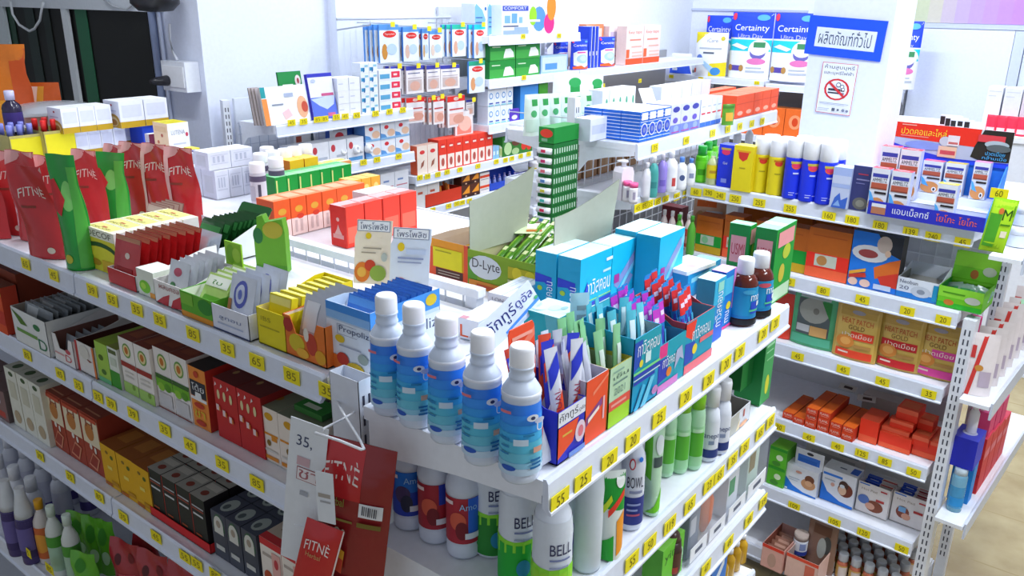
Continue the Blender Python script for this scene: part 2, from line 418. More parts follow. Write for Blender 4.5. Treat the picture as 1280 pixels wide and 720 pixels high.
def tags(items, p0, th, where):
    """yellow price tags clipped in a rail: (px, py, text) on the rail's plane"""
    n = -yd(th)
    k = len(items)
    for i, it in enumerate(items):
        px, py, s = it
        P = atplane(px, py, p0+n*.0105, n)
        m = MB(); w, h = .042, .0265
        m.box(-w/2, -.0008, -h/2, w/2, .0004, h/2, '#f3e21c')
        if s:
            tw = .42 if len(s) == 2 else .6
            m.print('F', w, .0016, h, [('t', '#6d6210', .5-tw/2, .2, .5+tw/2, .82, s)], Matrix.Translation((0, 0, -h/2)))
        else:
            m.print('F', w, .0016, h, [('t', '#8c7d18', .2, .22, .8, .8, random.choice(['35', '45', '65', '39', '85', '55']))], Matrix.Translation((0, 0, -h/2)))
        o = m.build('price_tag'); o.location = P; o.rotation_euler = (0, 0, th)
        s2 = f' reading {s}' if s else ''
        tag(o, f'yellow price tag{s2}, {ORD[i]} from the left on {where}', 'price tag', 'yellow price tags on the shelf rails')
def post(x, y, z0, z1, th, w=.03, d=.055, slots=1, parent=None):
    m = MB(); m.box(-w/2, -d/2, z0, w/2, d/2, z1, '#e7ebf5:s')
    z = z1-.04
    while slots and z > max(z0, .1):
        for sx in (-.006, .006): m.box(sx-.002, -d/2-.0006, z-.009, sx+.002, -d/2, z+.009, '#4b4e5e')
        z -= .03
    o = m.build('slotted_upright', parent); o.location = (x, y, 0); o.rotation_euler = (0, 0, th); return o
# ---- left gondola (double sided, runs away to the left)
LX, LXM, LXB = .82, 1.23, 1.77
LY0, LY1, LY2, LY3, LY4 = 1.02, 1.868, 2.74, 3.62, 4.5
lt = thing('double_sided_gondola', 'white double sided gondola frame under the red and green pouches', 'gondola', (0, 0, 0))
m = MB()
for a_, b_ in ((LY0, LY1), (LY1, LY2), (LY2, LY3), (LY3, LY4)): m.box(LXM-.012, a_+.01, .1, LXM+.012, b_-.01, 1.375, '#d9dbe4:s')
m.build('back_panel', lt)
m = MB(); m.box(LXM-.012, LY0, 1.425, LXM+.012, LY4, 1.442, '#f2f4fb:s')
y = LY0+.05
while y < LY4: m.box(LXM-.0015, y-.0015, 1.372, LXM+.0015, y+.0015, 1.428, '#e2e6f0:s'); y += .05
m.build('top_fence', lt)
for y in (LY0+.02, LY1, LY2, LY3): post(LXM, y, 0, 1.443, TL, .03, .022, 0, lt)
m = MB(); m.box(LX-.06, LY0+.02, 0, LXB+.05, LY4, .2, '#d4d8e2:s'); m.build('plinth', lt)
LZ = [1.40, 1.135, .815]
names = ['top', 'second', 'third']
for i, z in enumerate(LZ):
    for j, (a_, b_) in enumerate(((LY1, LY0), (LY2, LY1), (LY3, LY2))):
        shelf(TL, (LX, a_-.003, z), a_-b_-.006, LXM-LX-.014, f'{names[i]} white shelf of the left gondola, {["nearest the camera end", "middle module", "far module"][j]}')
for j, (a_, b_) in enumerate(((LY1, LY0), (LY2, LY1), (LY3, LY2))):
    shelf(TL, (.72, a_-.003, .53), a_-b_-.006, LXM-.72-.014, f'low deep shelf of the left gondola, {["near", "middle", "far"][j]} module')
shelf(TL, (LX, LY4-.003, 1.40), LY4-LY3-.006, LXM-LX-.014, 'top white shelf of the left gondola by the dark window')
for j, (a_, b_) in enumerate(((LY0, LY1), (LY1, LY2), (LY2, LY3), (LY3, LY4))):
    shelf(R(90), (LXB, a_+.003, 1.40), b_-a_-.006, LXB-LXM-.014, f'white shelf behind the low fence of the left gondola, {ORD[j]} module from the camera')
tags([(p[0], p[1], '') for p in ((32,330),(67,344),(115,363),(140,375),(171,387),(199.5,400),(241,417.5),(284,436),(321,452),(364.5,470))][0:]+[(409, 489, '')], Vector((LX, 1, 1.4)), TL, 'the top rail under the red pouches')
tags([(p[0], p[1], '') for p in ((34,444),(75,467.5),(98,482),(122.5,496),(139,505),(166,517.5),(206,537),(237.5,557),(277.5,580),(321,604))], Vector((LX, 1, 1.1)), TL, 'the second rail of the left gondola')
tags([(p[0], p[1], '') for p in ((50,570),(87.5,596),(124,621),(154,646),(195,671),(231,696),(246,705),(269,719))], Vector((LX, 1, .8)), TL, 'the third rail of the left gondola')
tags([(p[0], p[1], '') for p in ((14,675),(34,690),(62,711))], Vector((.72, 1, .5)), TL, 'the lowest rail at the bottom left')
# ---- end cap (faces the camera's right)
EY, EYB, EX0, EX1 = .545, .985, .785, 1.655
et = thing('end_gondola', 'white end gondola frame behind the blue mouthwash bottles', 'gondola', (0, 0, 0))
MB().box(EX0+.05, .925, .1, EX1-.04, .945, 1.37, '#d9dce6:s').build('back_panel', et)
MB().box(EX0+.034, .893, 1.371, EX1-.038, 1.014, 1.40, '#eef1f9:s').build('top_cap', et)
for px_ in (.801, EX1-.02):
    m = MB(); m.box(px_-.0155, .900, 0, px_-.0145, .967, 1.437, '#dfe4ef:s').box(px_+.0145, .900, 0, px_+.0155, .967, 1.437, '#dfe4ef:s').box(px_-.0155, .900, 0, px_+.0155, .901, 1.437, '#dfe4ef:s').box(px_-.0155, .966, 0, px_+.0155, .967, 1.437, '#dfe4ef:s')
    for k in range(30):
        for sx_ in (-.006, .006): m.box(px_+sx_-.002, .8993, 1.41-k*.034-.018, px_+sx_+.002, .8999, 1.41-k*.034, '#33364a')
    m.build('slotted_upright', et)
MB().box(EX0, EY+.03, 0, EX1, .895, .2, '#d4d8e2:s').build('plinth', et)
EZ = [1.40, 1.16, .952, .735]
for i, z in enumerate(EZ):
    shelf(0, (EX0, EY, z), EX1-EX0, .345, label=f'{["top shelf carrying the blue mouthwash bottles", "second shelf below the mouthwash bottles", "third shelf of the end gondola with clear cases", "fourth shelf of the end gondola"][i]}')
tags([(700,625,'55'),(729,600,'25'),(762,575,'20'),(791,550,'20'),(824,522,'25'),(857.5,496,'20'),(886,475,'20'),(907.5,455,'20'),(925,440,'20'),(954,417,'20'),(969,404,'20')], Vector((1, EY, 1.4)), 0, 'the rail under the toothpaste displays')
tags([(790,701,'55'),(812.5,680,'50'),(837.5,656,'119'),(862.5,631,'65'),(886,606,'23'),(899,594,'65'),(916,575,'35'),(931,559,'35'),(950,541,'65'),(963,527,'65')], Vector((1, EY, 1.1)), 0, 'the second rail of the end gondola')
tags([(882.5,710,'47'),(911,679,'49'),(936,650,'49'),(954,627,'')], Vector((1, EY, .9)), 0, 'the third rail of the end gondola')
# ---- far gondola on the right (turned a little)
FD, FE = yd(THF), xd(THF)           # inward, to the right
FP = 2.57
def fg(s, z): return FD*FP+(-FE)*s+Vector((0, 0, z))     # s = distance towards the far left end
FZ = [1.40, 1.152, .908, .636, .360, .10]
FS0, FS1 = .517, 1.432
ft = thing('far_gondola', 'white gondola frame at right with slotted end post', 'gondola', (0, 0, 0))
def fbox(m, s0, s1, i0, i1, z0, z1, c):
    M = Matrix.Translation(FD*FP) @ Matrix.Rotation(THF, 4, 'Z')
    return m.box(-s1, i0, z0, -s0, i1, z1, c, M)
fbox(MB(), FS0+.02, FS1-.01, .385, .405, .1, 1.42, '#dfe2ea:s').build('back_panel', ft)
fbox(MB(), FS0, FS1-.02, .04, .4, 0, .07, '#d4d8e2:s').build('plinth', ft)
e = FD*(FP+.03)-FE*(FS0-.03)
post(e.x, e.y, 0, 1.135, THF, .034, .05, 1, ft)
e = FD*(FP+.40)-FE*(FS0-.022); post(e.x, e.y, 0, 1.33, THF, .034, .03, 1, ft)
# wire mesh in the frame's upper bays
m = MB()
for k in range(17):
    fbox(m, FS0+.03+k*.05, FS0+.033+k*.05, .378, .381, .7, 1.38, '#eef1f8:s')
for k in range(14): fbox(m, FS0+.02, FS1-.01, .375, .378, .7+k*.05, .703+k*.05, '#eef1f8:s')
m.build('wire_mesh', ft)
for i, z in enumerate(FZ):
    shelf(THF, fg(FS1, z), FS1-FS0, .36, bracket=(z > .2, z > .2), label=f'{["top shelf holding the blue and yellow spray cans", "second shelf of the far gondola with the green tub", "third shelf of the far gondola under the gold heat patches", "fourth shelf of the far gondola under the red cartons", "fifth shelf of the far gondola under the gel pack cartons", "lowest deck of the far gondola with small bottles"][i]}')
FR = Vector(FD*FP)
tags([(870,240,'60'),(886,241,'290'),(900,244.5,'240'),(919,248.5,'250'),(949,253.5,'255'),(987.5,261,'255'),(1036,270,'160'),(1065,275,'180'),(1100,282,'180'),(1138,290,'139'),(1166,296,'240'),(1203,303,'45')], FR, THF, 'the rail under the spray cans')
tags([(986,352,'60'),(1029,363.5,'80'),(1078,374.5,'45'),(1134,389,'20'),(1179,400,'20')], FR, THF, 'the rail under the green tub')
tags([(997,445.5,'45'),(1054,462,'45'),(1103,477,'45'),(1161,492.5,'35')], FR, THF, 'the rail under the gold heat patches')
tags([(974,534,'30'),(1011,547,'45'),(1047,558.5,'40'),(1077,567,'125'),(1106,577,'85'),(1142,590.5,'50')], FR, THF, 'the rail under the red cartons')
tags([(992.5,632.5,'109'),(1043,652.5,'105'),(1079.5,666,'120'),(1127,686,'50')], FR, THF, 'the rail under the gel pack cartons')
# ---- middle unit behind, joined to the far gondola
MX0, MY, MYM = 2.30, 1.285, 1.525
mt = thing('middle_gondola', 'white gondola frame with wire mesh behind the white pump bottles', 'gondola', (0, 0, 0))
post(MX0+.005, MYM, 0, 1.70, 0, .03, .03, 1, mt); post(MX0+1.2, MYM, 0, 1.6, 0, .03, .03, 1, mt)
m = MB()
for k in range(24): m.box(MX0+.02+k*.05, MYM-.012, .6, MX0+.023+k*.05, MYM-.009, 1.56, '#f2f4fa:s')
for k in range(19): m.box(MX0, MYM-.015, .6+k*.05, MX0+1.2, MYM-.012, .603+k*.05, '#f2f4fa:s')
m.build('wire_mesh', mt)
MB().box(MX0, MY+.03, 0, MX0+1.2, MYM+.25, .1, '#d4d8e2:s').build('plinth', mt)
MB().box(MX0+.02, MYM+.002, .1, MX0+1.2, MYM+.010, 1.36, '#8b8d93').build('back_panel', mt)  # grey sheet added so the bay under the pump bottle shelf looks dark
shelf(R(180), (MX0+1.16, MYM+.27, 1.40), 1.16, .24, 'lower shelf behind the wire mesh with brown cartons')
shelf(0, (MX0, MY, 1.572), 1.16, MYM-MY-.02, 'white shelf under the blue striped cartons')
shelf(0, (MX0, MY, 1.40), .42, MYM-MY-.02, 'short shelf holding the white pump bottle')
shelf(0, (MX0, MY, 1.12), .325, MYM-MY-.02, 'lower shelf of the middle gondola')
shelf(R(180), (MX0+1.16, MYM+.27, 1.572), 1.16, .24, 'shelf behind the blue striped cartons with green white bags')
tags([(818.7,184.7,''),(858,175.5,''),(891,166.5,''),(910,161.5,''),(925,158,''),(940,154.5,''),(953,151.5,'')], Vector((2, MY, 1.57)), 0, 'the rail under the blue striped cartons')
tags([(797,260,''),(805,257.5,''),(812.5,255,''),(822,252.5,''),(832,249.5,''),(846,246,''),(857,242.5,'')], Vector((2, MY, 1.4)), 0, 'the rail under the pump bottles')
# ---- wall unit along the back
BY, BYB = 3.0, 3.32
bt = thing('back_gondola', 'white wall gondola with mesh back at far left', 'gondola', (0, 0, 0))
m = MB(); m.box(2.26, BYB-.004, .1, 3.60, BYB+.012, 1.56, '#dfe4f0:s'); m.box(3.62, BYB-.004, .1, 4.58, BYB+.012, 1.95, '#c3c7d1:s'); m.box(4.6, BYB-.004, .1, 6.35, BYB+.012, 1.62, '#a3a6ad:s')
m.build('back_panel', bt)
m = MB()
for k in range(17): m.box(2.27+k*.05, BYB-.012, 1.1, 2.2725+k*.05, BYB-.009, 1.45, '#b4bdd2:s')
for k in range(8): m.box(2.26, BYB-.013, 1.1+k*.05, 3.07, BYB-.011, 1.1025+k*.05, '#b4bdd2:s')
m.build('wire_mesh', bt)
post(2.20, BYB-.02, 0, 1.56, R(-20), .03, .05, 1, bt)
for x in (3.07, 3.66, 4.6): post(x, BYB-.03, 0, 1.56 if x < 3.5 else 1.9, 0, .03, .03, 1, bt)
MB().box(2.26, BY+.04, 0, 6.3, BYB, .1, '#d4d8e2:s').build('plinth', bt)
shelf(0, (2.235, BY, 1.47), .835, BYB-BY-.065, 'top shelf of the left wall unit with leaning leaflets')
shelf(0, (2.235, BY, 1.253), .835, BYB-BY-.065, 'second shelf of the left wall unit with bandage cartons')
shelf(0, (2.235, BY, .98), .835, BYB-BY-.065, 'third shelf of the left wall unit')
shelf(0, (3.075, BY, 1.12), 1.02, BYB-BY-.065, 'shelf under the red bandage cartons')
shelf(0, (3.075, BY, .937), 1.02, BYB-BY-.065, 'shelf below the red bandage cartons')
shelf(0, (3.67, BY, 1.80), .90, BYB-BY-.065, 'high shelf carrying the blue and white belt boxes')
shelf(0, (3.67, BY, 1.57), .90, BYB-BY-.065, 'shelf under the green glove boxes')
shelf(0, (3.67, BY, 1.32), .90, BYB-BY-.065, 'shelf below the green glove boxes')
shelf(0, (4.58, BY, 1.57), 1.78, BYB-BY-.065, 'long shelf under the orange printed white packs')
tags([(p[0], p[1], '') for p in ((364.5,153.5),(379.5,152),(397,149.5),(406,148.5),(420.5,146.5),(431.5,145.5),(446,144),(469.5,142),(487,139.5),(503.5,137.5))], Vector((3, BY, 1.47)), 0, 'the rail under the leaning leaflets')
tags([(p[0], p[1], '') for p in ((435,205.5),(454.5,203),(471.5,199.5),(498.5,195.5))], Vector((3, BY, 1.25)), 0, 'the rail under the bandage cartons')
tags([(p[0], p[1], '') for p in ((525,222),(534.5,220.5),(547.5,218),(559,215),(575,212),(597.5,207.5),(620.5,202),(632,200),(640,198),(651,195),(661,192.5))], Vector((3, BY, 1.1)), 0, 'the rail under the red bandage cartons')
tags([(p[0], p[1], '') for p in ((541,262.5),(561,257.5),(571,254.5),(578,253),(587,251))], Vector((3, BY, .93)), 0, 'the rail below the red bandage cartons')
tags([(p[0], p[1], '') for p in ((654,45.5),(699,44.5))], Vector((3, BY, 1.8)), 0, 'the high rail under the belt boxes')
tags([(p[0], p[1], '') for p in ((655,97),(754,107),(800,101))], Vector((3, BY, 1.57)), 0, 'the rail under the green glove boxes')
# ---- wall unit under the pads, on the right wall
SX = 6.42
def sx(p): return atx(p[0], p[1], SX)
A, B = sx((820, 92)), sx((1012, 104.5))
SZ = A.z
wt2 = thing('wall_gondola', 'white wall gondola carrying the blue pad packs', 'gondola', (0, 0, 0))
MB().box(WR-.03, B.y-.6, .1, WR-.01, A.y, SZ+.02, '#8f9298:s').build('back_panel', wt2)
for y in (A.y-.35, A.y-1.33): post(WR-.04, y, 0, SZ+.02, TL, .03, .03, 1, wt2)
shelf(TL, (SX, A.y, SZ), A.y-sx((956, 100)).y, WR-SX-.06, 'wall shelf under the yellow white pad pack')
y_ = sx((958, 100)).y
shelf(TL, (SX, y_, SZ-.02), y_-B.y+.6, WR-SX-.06, 'wall shelf beside the pillar under a blue pad pack')
tags([(839,95.5,''),(876,98.5,''),(946,103.5,'')], Vector((SX, 0, SZ)), TL, 'the wall rail under the pad packs')
# ================================================================ light
def lamp(x, y, L, rz=0, i=0):
    t = thing('ceiling_light', f'white fluorescent batten light on the ceiling, {ORD[i]}', 'light', (x, y, 3.2), rz)
    MB().box(-L/2, -.04, -.05, L/2, .04, 0, '#f2f4fa:s').build('housing', t)
    MB().tube([(-L/2+.02, 0, -.066), (L/2-.02, 0, -.066)], .014, '#eaf2ff:e', 10).build('tube', t)
    l = bpy.data.lights.new('tube_light', 'AREA'); l.shape = 'RECTANGLE'; l.size = L; l.size_y = .12; l.energy = LE[i]; l.color = (.90, .95, 1)
    o = bpy.data.objects.new('tube_light', l); COL.objects.link(o); o.parent = t; o.location = (0, 0, -.09)
LE = [29, 16, 26, 24, 30, 24, 34]
for i, (x, y) in enumerate(((1.95, .05), (1.3, 2.5), (3.3, .2), (3.3, 2.3), (5.2, .6), (5.2, 2.3), (1.6, -1.3))): lamp(x, y, 1.2, R(90) if i < 6 else 0, i)  # last batten is an added fill, brightening the end gondola's front
w = bpy.data.worlds.new('world'); SC.world = w; w.use_nodes = True
bg = w.node_tree.nodes['Background']; bg.inputs[0].default_value = (.80, .88, 1, 1); bg.inputs[1].default_value = .36
SC.view_settings.view_transform = 'Standard'; SC.view_settings.look = 'None'; SC.view_settings.gamma = 1; SC.view_settings.use_curve_mapping = False
SC.view_settings.exposure = .38
SC.cycles.use_denoising = True
SC.cycles.max_bounces = 6; SC.cycles.diffuse_bounces = 4; SC.cycles.transparent_max_bounces = 10
# ================================================================ goods
def dist(P): return (Vector(P)-EYE).dot(_f)
def wpx(P, n): return n*dist(P)/FPX
def cutpoly(pts, n=12):
    """a flat outline cut along a grid so that it can follow a curved surface"""
    b = bmesh.new(); f = b.faces.new([b.verts.new((u, v, 0)) for u, v in pts])
    for ax in (0, 1):
        lo = min(q[ax] for q in pts); hi = max(q[ax] for q in pts)
        for i in range(1, n):
            x = i/n
            if lo < x < hi:
                co_ = (x, 0, 0) if ax == 0 else (0, x, 0); no = (1, 0, 0) if ax == 0 else (0, 1, 0)
                bmesh.ops.bisect_plane(b, geom=b.verts[:]+b.edges[:]+b.faces[:], plane_co=co_, plane_no=no)
    if f.is_valid and f.normal.z < 0 or (b.faces and list(b.faces)[0].normal.z < 0): bmesh.ops.reverse_faces(b, faces=b.faces[:])
    b.verts.index_update(); vs = [(v.co.x, v.co.y) for v in b.verts]; fs = [tuple(v.index for v in q.verts) for q in b.faces]; b.free(); return vs, fs
def surfprint(m, S, items, off=.0006):
    """print on any surface S(u,v,e)"""
    for q, it in enumerate(items):
        e = off*(1+.6*q); k, c = it[0], it[1]
        if k == 'p':
            vs, fs = cutpoly(it[2]); m.add([S(u, v, e) for u, v in vs], fs, c); continue
        u0, v0, u1, v1 = it[2:6]
        if k == 'r': m.sheet(lambda a, b: S(u0+(u1-u0)*a, v0+(v1-v0)*b, e), max(3, min(32, round(abs(u1-u0)*32))), 6, c)
        elif k == 'e':
            cx, cy, rx, ry = (u0+u1)/2, (v0+v1)/2, (u1-u0)/2, (v1-v0)/2
            vs = [S(cx, cy, e)]+[S(cx+rx*f*math.cos(a*math.pi/9), cy+ry*f*math.sin(a*math.pi/9), e) for f in (.3, .6, .8, 1) for a in range(18)]
            fs = [(0, 1+a, 1+(a+1) % 18) for a in range(18)]+[(1+18*r+a, 19+18*r+a, 19+18*r+(a+1) % 18, 1+18*r+(a+1) % 18) for r in range(3) for a in range(18)]
            m.add(vs, fs, c, True)
        elif k in 'tv':
            vs, fs, asp = text_geo(it[6])
            arch = it[7] if len(it) > 7 else 0
            if k == 't': m.add([S(u0+(u1-u0)*x, v0+(v1-v0)*y-arch*(2*x-1)**2, e) for x, y in vs], fs, c)
            else: m.add([S(u1-(u1-u0)*y, v0+(v1-v0)*x, e) for x, y in vs], fs, c)
def pouch_mesh(w, h, d, col, back, items=(), pinch=.0, lean=0, twist=0, seal=.06, topw=1.0, wav=.0):
    """stand-up pouch: fat at the bottom, flat seal at the top"""
    def S(u, v, e, side=-1):
        k = (1-v)**.55*.9+.02 if v < 1-seal else .02
        b = max(math.sin(math.pi*min(max(u, 0), 1)), 0)**.6
        ww = w*(1-(1-topw)*v)*(1-pinch*math.exp(-((v-.72)/.13)**2))
        x = (u-.5)*ww; y = side*(d/2*k*b+e*1.0)+wav*math.sin(5*u+7*v)*v
        y += lean*v*v; x += twist*v*v
        return (x, y, v*h)
    m = MB()
    m.sheet(lambda a, b: S(a, b, 0), 10, 14, col)
    m.sheet(lambda a, b: S(1-a, b, 0, 1), 10, 14, back)
    # gusset at the foot
    m.add([S(i/10, 0, 0) for i in range(11)]+[S(1-i/10, 0, 0, 1) for i in range(11)], [tuple(range(21, -1, -1))], col)
    surfprint(m, lambda u, v, e: S(u, v, e), items)
    return m
def stand(m, name, px, py, z, rz, label, cat, group=None):
    o = m.build(name); o.location = at(px, py, z); o.rotation_euler = (0, 0, rz); return tag(o, label, cat, group)
FITY = None
def fit(z, p0, p1, ytop, th):
    if FITY is not None:
        P = ony(p0[0], FITY, z); L = ony(p1[0], FITY, z).x-P.x
    else: P, L = span(z, p0, p1, th)
    return P, L, top_h(P, ytop)
def hfix(v):
    return v
def box(name, label, cat, z, p0, p1, ytop, th, depth, cols, prints=(), group=None, extra=None, rot=0):
    P, w, h = fit(z, p0, p1, ytop, th)
    o = carton(name, w, depth, h, cols, prints, extra); put(o, P, th, w, depth)
    if rot: o.rotation_euler.z += rot
    return tag(o, label, cat, group)
def rowbox(name, label, cat, group, n, z, p0, p1, ytop, th, depth, cols, prints=(), deep=1, stack=1, gap=.03, jit=.0015, skip=(), h=None):
    """label holds {o}; deep rows and stacked layers add their own words"""
    P, L, hh = fit(z, p0, p1, ytop, th)
    if h is None: h = hh/stack
    w = L/n; first = None; out = []
    for s in range(stack):
        for r in range(deep):
            for i in range(n):
                if (i, r, s) in skip: continue
                o = carton(name, w*(1-gap), depth*(1-gap), h*.985, cols, prints) if first is None else copy_tree(first)
                first = first or o
                put(o, P+xd(th)*(w*i)+yd(th)*(depth*r+random.uniform(0, jit))+Vector((0, 0, h*s)), th, w, depth)
                o.rotation_euler.z += random.uniform(-jit, jit)*8
                t = label.format(o=ORD[i])
                if stack > 1: t += f', {["bottom", "top"][s] if stack == 2 else ["bottom", "second", "third", "fourth", "fifth", "sixth", "seventh"][s]} layer'
                if deep > 1: t += f', {["front", "second", "third", "fourth", "fifth", "sixth", "seventh"][r]} row'
                tag(o, t, cat, group); out.append(o)
    return out
def file_row(make, name, label, cat, group, n, P, th, step, lean=R(12), jit=.002, jr=.05):
    """flat packs filed one behind another from P (front one) inward"""
    first = None; out = []
    for i in range(n):
        o = make() if first is None else copy_tree(first)
        first = first or o
        o.name = name
        o.location = P+yd(th)*(step*i)+xd(th)*random.uniform(-jit, jit)
        o.rotation_euler = (-(lean+random.uniform(-jr, jr)), random.uniform(-jr, jr)*.5, th)
        tag(o, label.format(o=ORD[i]), cat, group); out.append(o)
    return out
def sachet_mesh(w, h, t, col, items=(), back=None):
    """a pillow pack with flat crimped ends, its foot on z=0"""
    def S(u, v, e, s=-1):
        k = (math.sin(math.pi*min(max(u, 0), 1))**.5)*(min(1, max(0, min(v, 1-v)-.06)/.2))
        return ((u-.5)*w, s*(t/2*k+.0003+e), v*h)
    m = MB(); m.sheet(lambda a, b: S(a, b, 0), 6, 8, col); m.sheet(lambda a, b: S(1-a, b, 0, 1), 6, 8, back or col)
    surfprint(m, S, items); return m
def tray_parts(name, label, cat, P, th, w, d, h, col, inner='#d9d6d2', hb=None, front_items=(), side_items=(), header=None, notch=0, group=None, hf=None, wall=.0012):
    """an open display carton; hb back height, header=(height, colour, items, lean, overhang) a card standing at the back"""
    t = thing(name, label, cat, P+xd(th)*(w/2)+yd(th)*(d/2), th, group)
    hb = hb or h; hf = hf or h
    m = MB()
    m.box(-w/2, -d/2, 0, w/2, d/2, .002, inner)
    for x0, x1 in ((-w/2, -w/2+wall), (w/2-wall, w/2)):
        # side wall rising to the back
        M = Matrix(((0, 1, 0, x0), (1, 0, 0, 0), (0, 0, 1, 0), (0, 0, 0, 1)))
        m.prism([(-d/2, 0), (d/2, 0), (d/2, hb), (d/2-d*.15, hb), (-d/2+d*.25, hf), (-d/2, hf)], 0, x1-x0, col, M)
    m.box(-w/2, d/2-wall, 0, w/2, d/2, hb, col)
    if notch: m.prism([(-w/2, 0), (w/2, 0), (w/2, hf), (w/2-w*.18, hf), (w/2-w*.3, hf-notch), (-w/2+w*.3, hf-notch), (-w/2+w*.18, hf), (-w/2, hf)], -d/2, -d/2+wall, col)
    else: m.box(-w/2, -d/2, 0, w/2, -d/2+wall, hf, col)
    # raw inner faces
    m.box(-w/2+wall*1.1, -d/2+wall*1.1, .002, -w/2+wall*1.5, d/2-wall, min(hf, hb)-.001, inner); m.box(w/2-wall*1.5, -d/2+wall*1.1, .002, w/2-wall*1.1, d/2-wall, min(hf, hb)-.001, inner)
    m.print('F', w, d, hf, front_items)
    m.print('R', w, d, hf, side_items)
    m.build('tray', t)
    if header:
        hh, hc, hi, lean, ow = header
        k = MB(); W = w+ow*2
        M = Matrix.Translation((0, d/2-.002, hb-.012)) @ Matrix.Rotation(-lean, 4, 'X')
        k.prism([(-W/2, 0), (W/2, 0), (W/2, hh*.93), (W/2-W*.06, hh), (-W/2+W*.06, hh), (-W/2, hh*.93)], -.001, .001, hc, M)
        k.print('F', W, .002, hh, hi, M); k.build('header_card', t)
    return t
def tray(name, label, cat, z, p0, p1, ytop, th, depth, col, **kw):
    P, w, h = fit(z, p0, p1, ytop, th)
    return tray_parts(name, label, cat, P, th, w, depth, h, col, **kw), P, w, h
def bottle_parts(name, P, rz, r, h, body, cap, label_col=None, label_items=(), prof=None, capprof=None, lz=(.1, .6), sy=1.0, seg=20, cat='bottle', lab='', group=None, la=170):
    """prof in units of r and h; cap likewise"""
    t = thing(name, lab, cat, P, rz, group)
    prof = prof or [(.92, 0), (1, .02), (1, .62), (.95, .68), (.6, .78), (.42, .82), (.42, .87)]
    capprof = capprof or [(.5, .86), (.5, .99), (.44, 1)]
    m = MB(); m.lathe([(a*r, b*h) for a, b in prof], body, seg, sy=sy); m.build('bottle_body', t)
    m = MB(); m.lathe([(a*r, b*h) for a, b in capprof], cap, seg, sy=sy); m.build('cap', t)
    if label_col or label_items:
        def rad(v):
            for (a0, b0), (a1, b1) in zip(prof, prof[1:]):
                if b0 <= v <= b1 and b1 > b0: return a0+(a1-a0)*(v-b0)/(b1-b0)
            return 1
        def S(u, v, e):
            zz = lz[0]+(lz[1]-lz[0])*v; a = R(-la+2*la*u); rr = rad(zz)*r+.0006+e
            return (rr*math.sin(a), -rr*math.cos(a)*sy, zz*h)
        m = MB()
        if label_col: m.sheet(lambda u, v: S(u, v, 0), 32, 6, label_col)
        surfprint(m, S, label_items); m.build('label', t)
    return t
def bottles(n, name, label, group, z, p0, p1, ytop, rpx, rz, *a, deep=1, dstep=None, drn=None, **kw):
    """n bottles whose foot centres run from picture point p0 to p1 on height z; copies of the first"""
    A, B = (at(*p0, z), at(*p1, z)) if FITY is None else (ony(p0[0], FITY+.02, z), ony(p1[0], FITY+.02, z))
    h = top_h(A, ytop); r = wpx(A, rpx)
    first = None; out = []
    for k in range(deep):
        for i in range(n):
            P = A+(B-A)*(i/max(n-1, 1)) if n > 1 else A.copy()
            if k: P = P+drn*(dstep*k)
            l = label.format(o=ORD[i])+(f', {["front", "second", "third", "fourth", "fifth"][k]} row' if deep > 1 else '')
            if first is None: first = bottle_parts(name, P, rz, r, h, *a, lab=l, group=group, **kw); o = first
            else:
                o = copy_tree(first); o.location = P; tag(o, l, 'bottle', group)
            out.append(o)
    return out
VIEW = R(-52)               # turned towards the camera
def onx(px, x, z):
    """the point on plane X=x at height z seen in picture column px"""
    lo, hi = -1.0, 6.0
    for _ in range(50):
        m = (lo+hi)/2
        if proj((x, m, z))[0] > px: lo = m
        else: hi = m
    return Vector((x, lo, z))
def ony(px, y, z):
    lo, hi = 0.3, 8.0
    for _ in range(50):
        m = (lo+hi)/2
        if proj((m, y, z))[0] < px: lo = m
        else: hi = m
    return Vector((lo, y, z))
def panel(name, label, cat, corners, plane, col, items=(), t=.0016, group=None, bulge=False, back=None):
    """a card, pack or pouch given by picture points top-left, top-right, bottom-left on a plane (point, normal)"""
    A, B, C = (atplane(q[0], q[1], Vector(plane[0]), Vector(plane[1])) for q in corners)
    X = (B-A).normalized(); w = (B-A).length; Zv = A-C; Zv = (Zv-X*Zv.dot(X)).normalized(); h = (A-C).dot(Zv); Y = Zv.cross(X)
    m = MB()
    if bulge:
        def S(u, v, e, s=-1):
            k = (max(math.sin(math.pi*u), 0)**.5)*min(1, max(0, min(v+.02, 1-v)-.02)/.15)
            return (u*w, s*(t/2*k+.0004+e), -h+v*h)
        m.sheet(lambda a, b: S(a, b, 0), 8, 12, col); m.sheet(lambda a, b: S(1-a, b, 0, 1), 8, 12, back or col); surfprint(m, S, items)
    else:
        M = Matrix.Translation((w/2, 0, -h)); m.box(-w/2, -t/2, 0, w/2, t/2, h, col, M); m.print('F', w, t, h, items, M)
    o = m.build(name); o.matrix_world = Matrix(((X.x, Y.x, Zv.x, A.x), (X.y, Y.y, Zv.y, A.y), (X.z, Y.z, Zv.z, A.z), (0, 0, 0, 1)))
    return tag(o, label, cat, group)
def nrm(deg): return (math.cos(R(deg)), math.sin(R(deg)), 0)
def pouch_at(px, py, ytop, w_px, z, rz, name, label, cat, col, back, items=(), group=None, d=.04, **kw):
    P = at(px, py, z); m = pouch_mesh(wpx(P, w_px), top_h(P, ytop), d, col, back, items, **kw)
    o = m.build(name); o.location = P; o.rotation_euler = (0, 0, rz); return tag(o, label, cat, group)
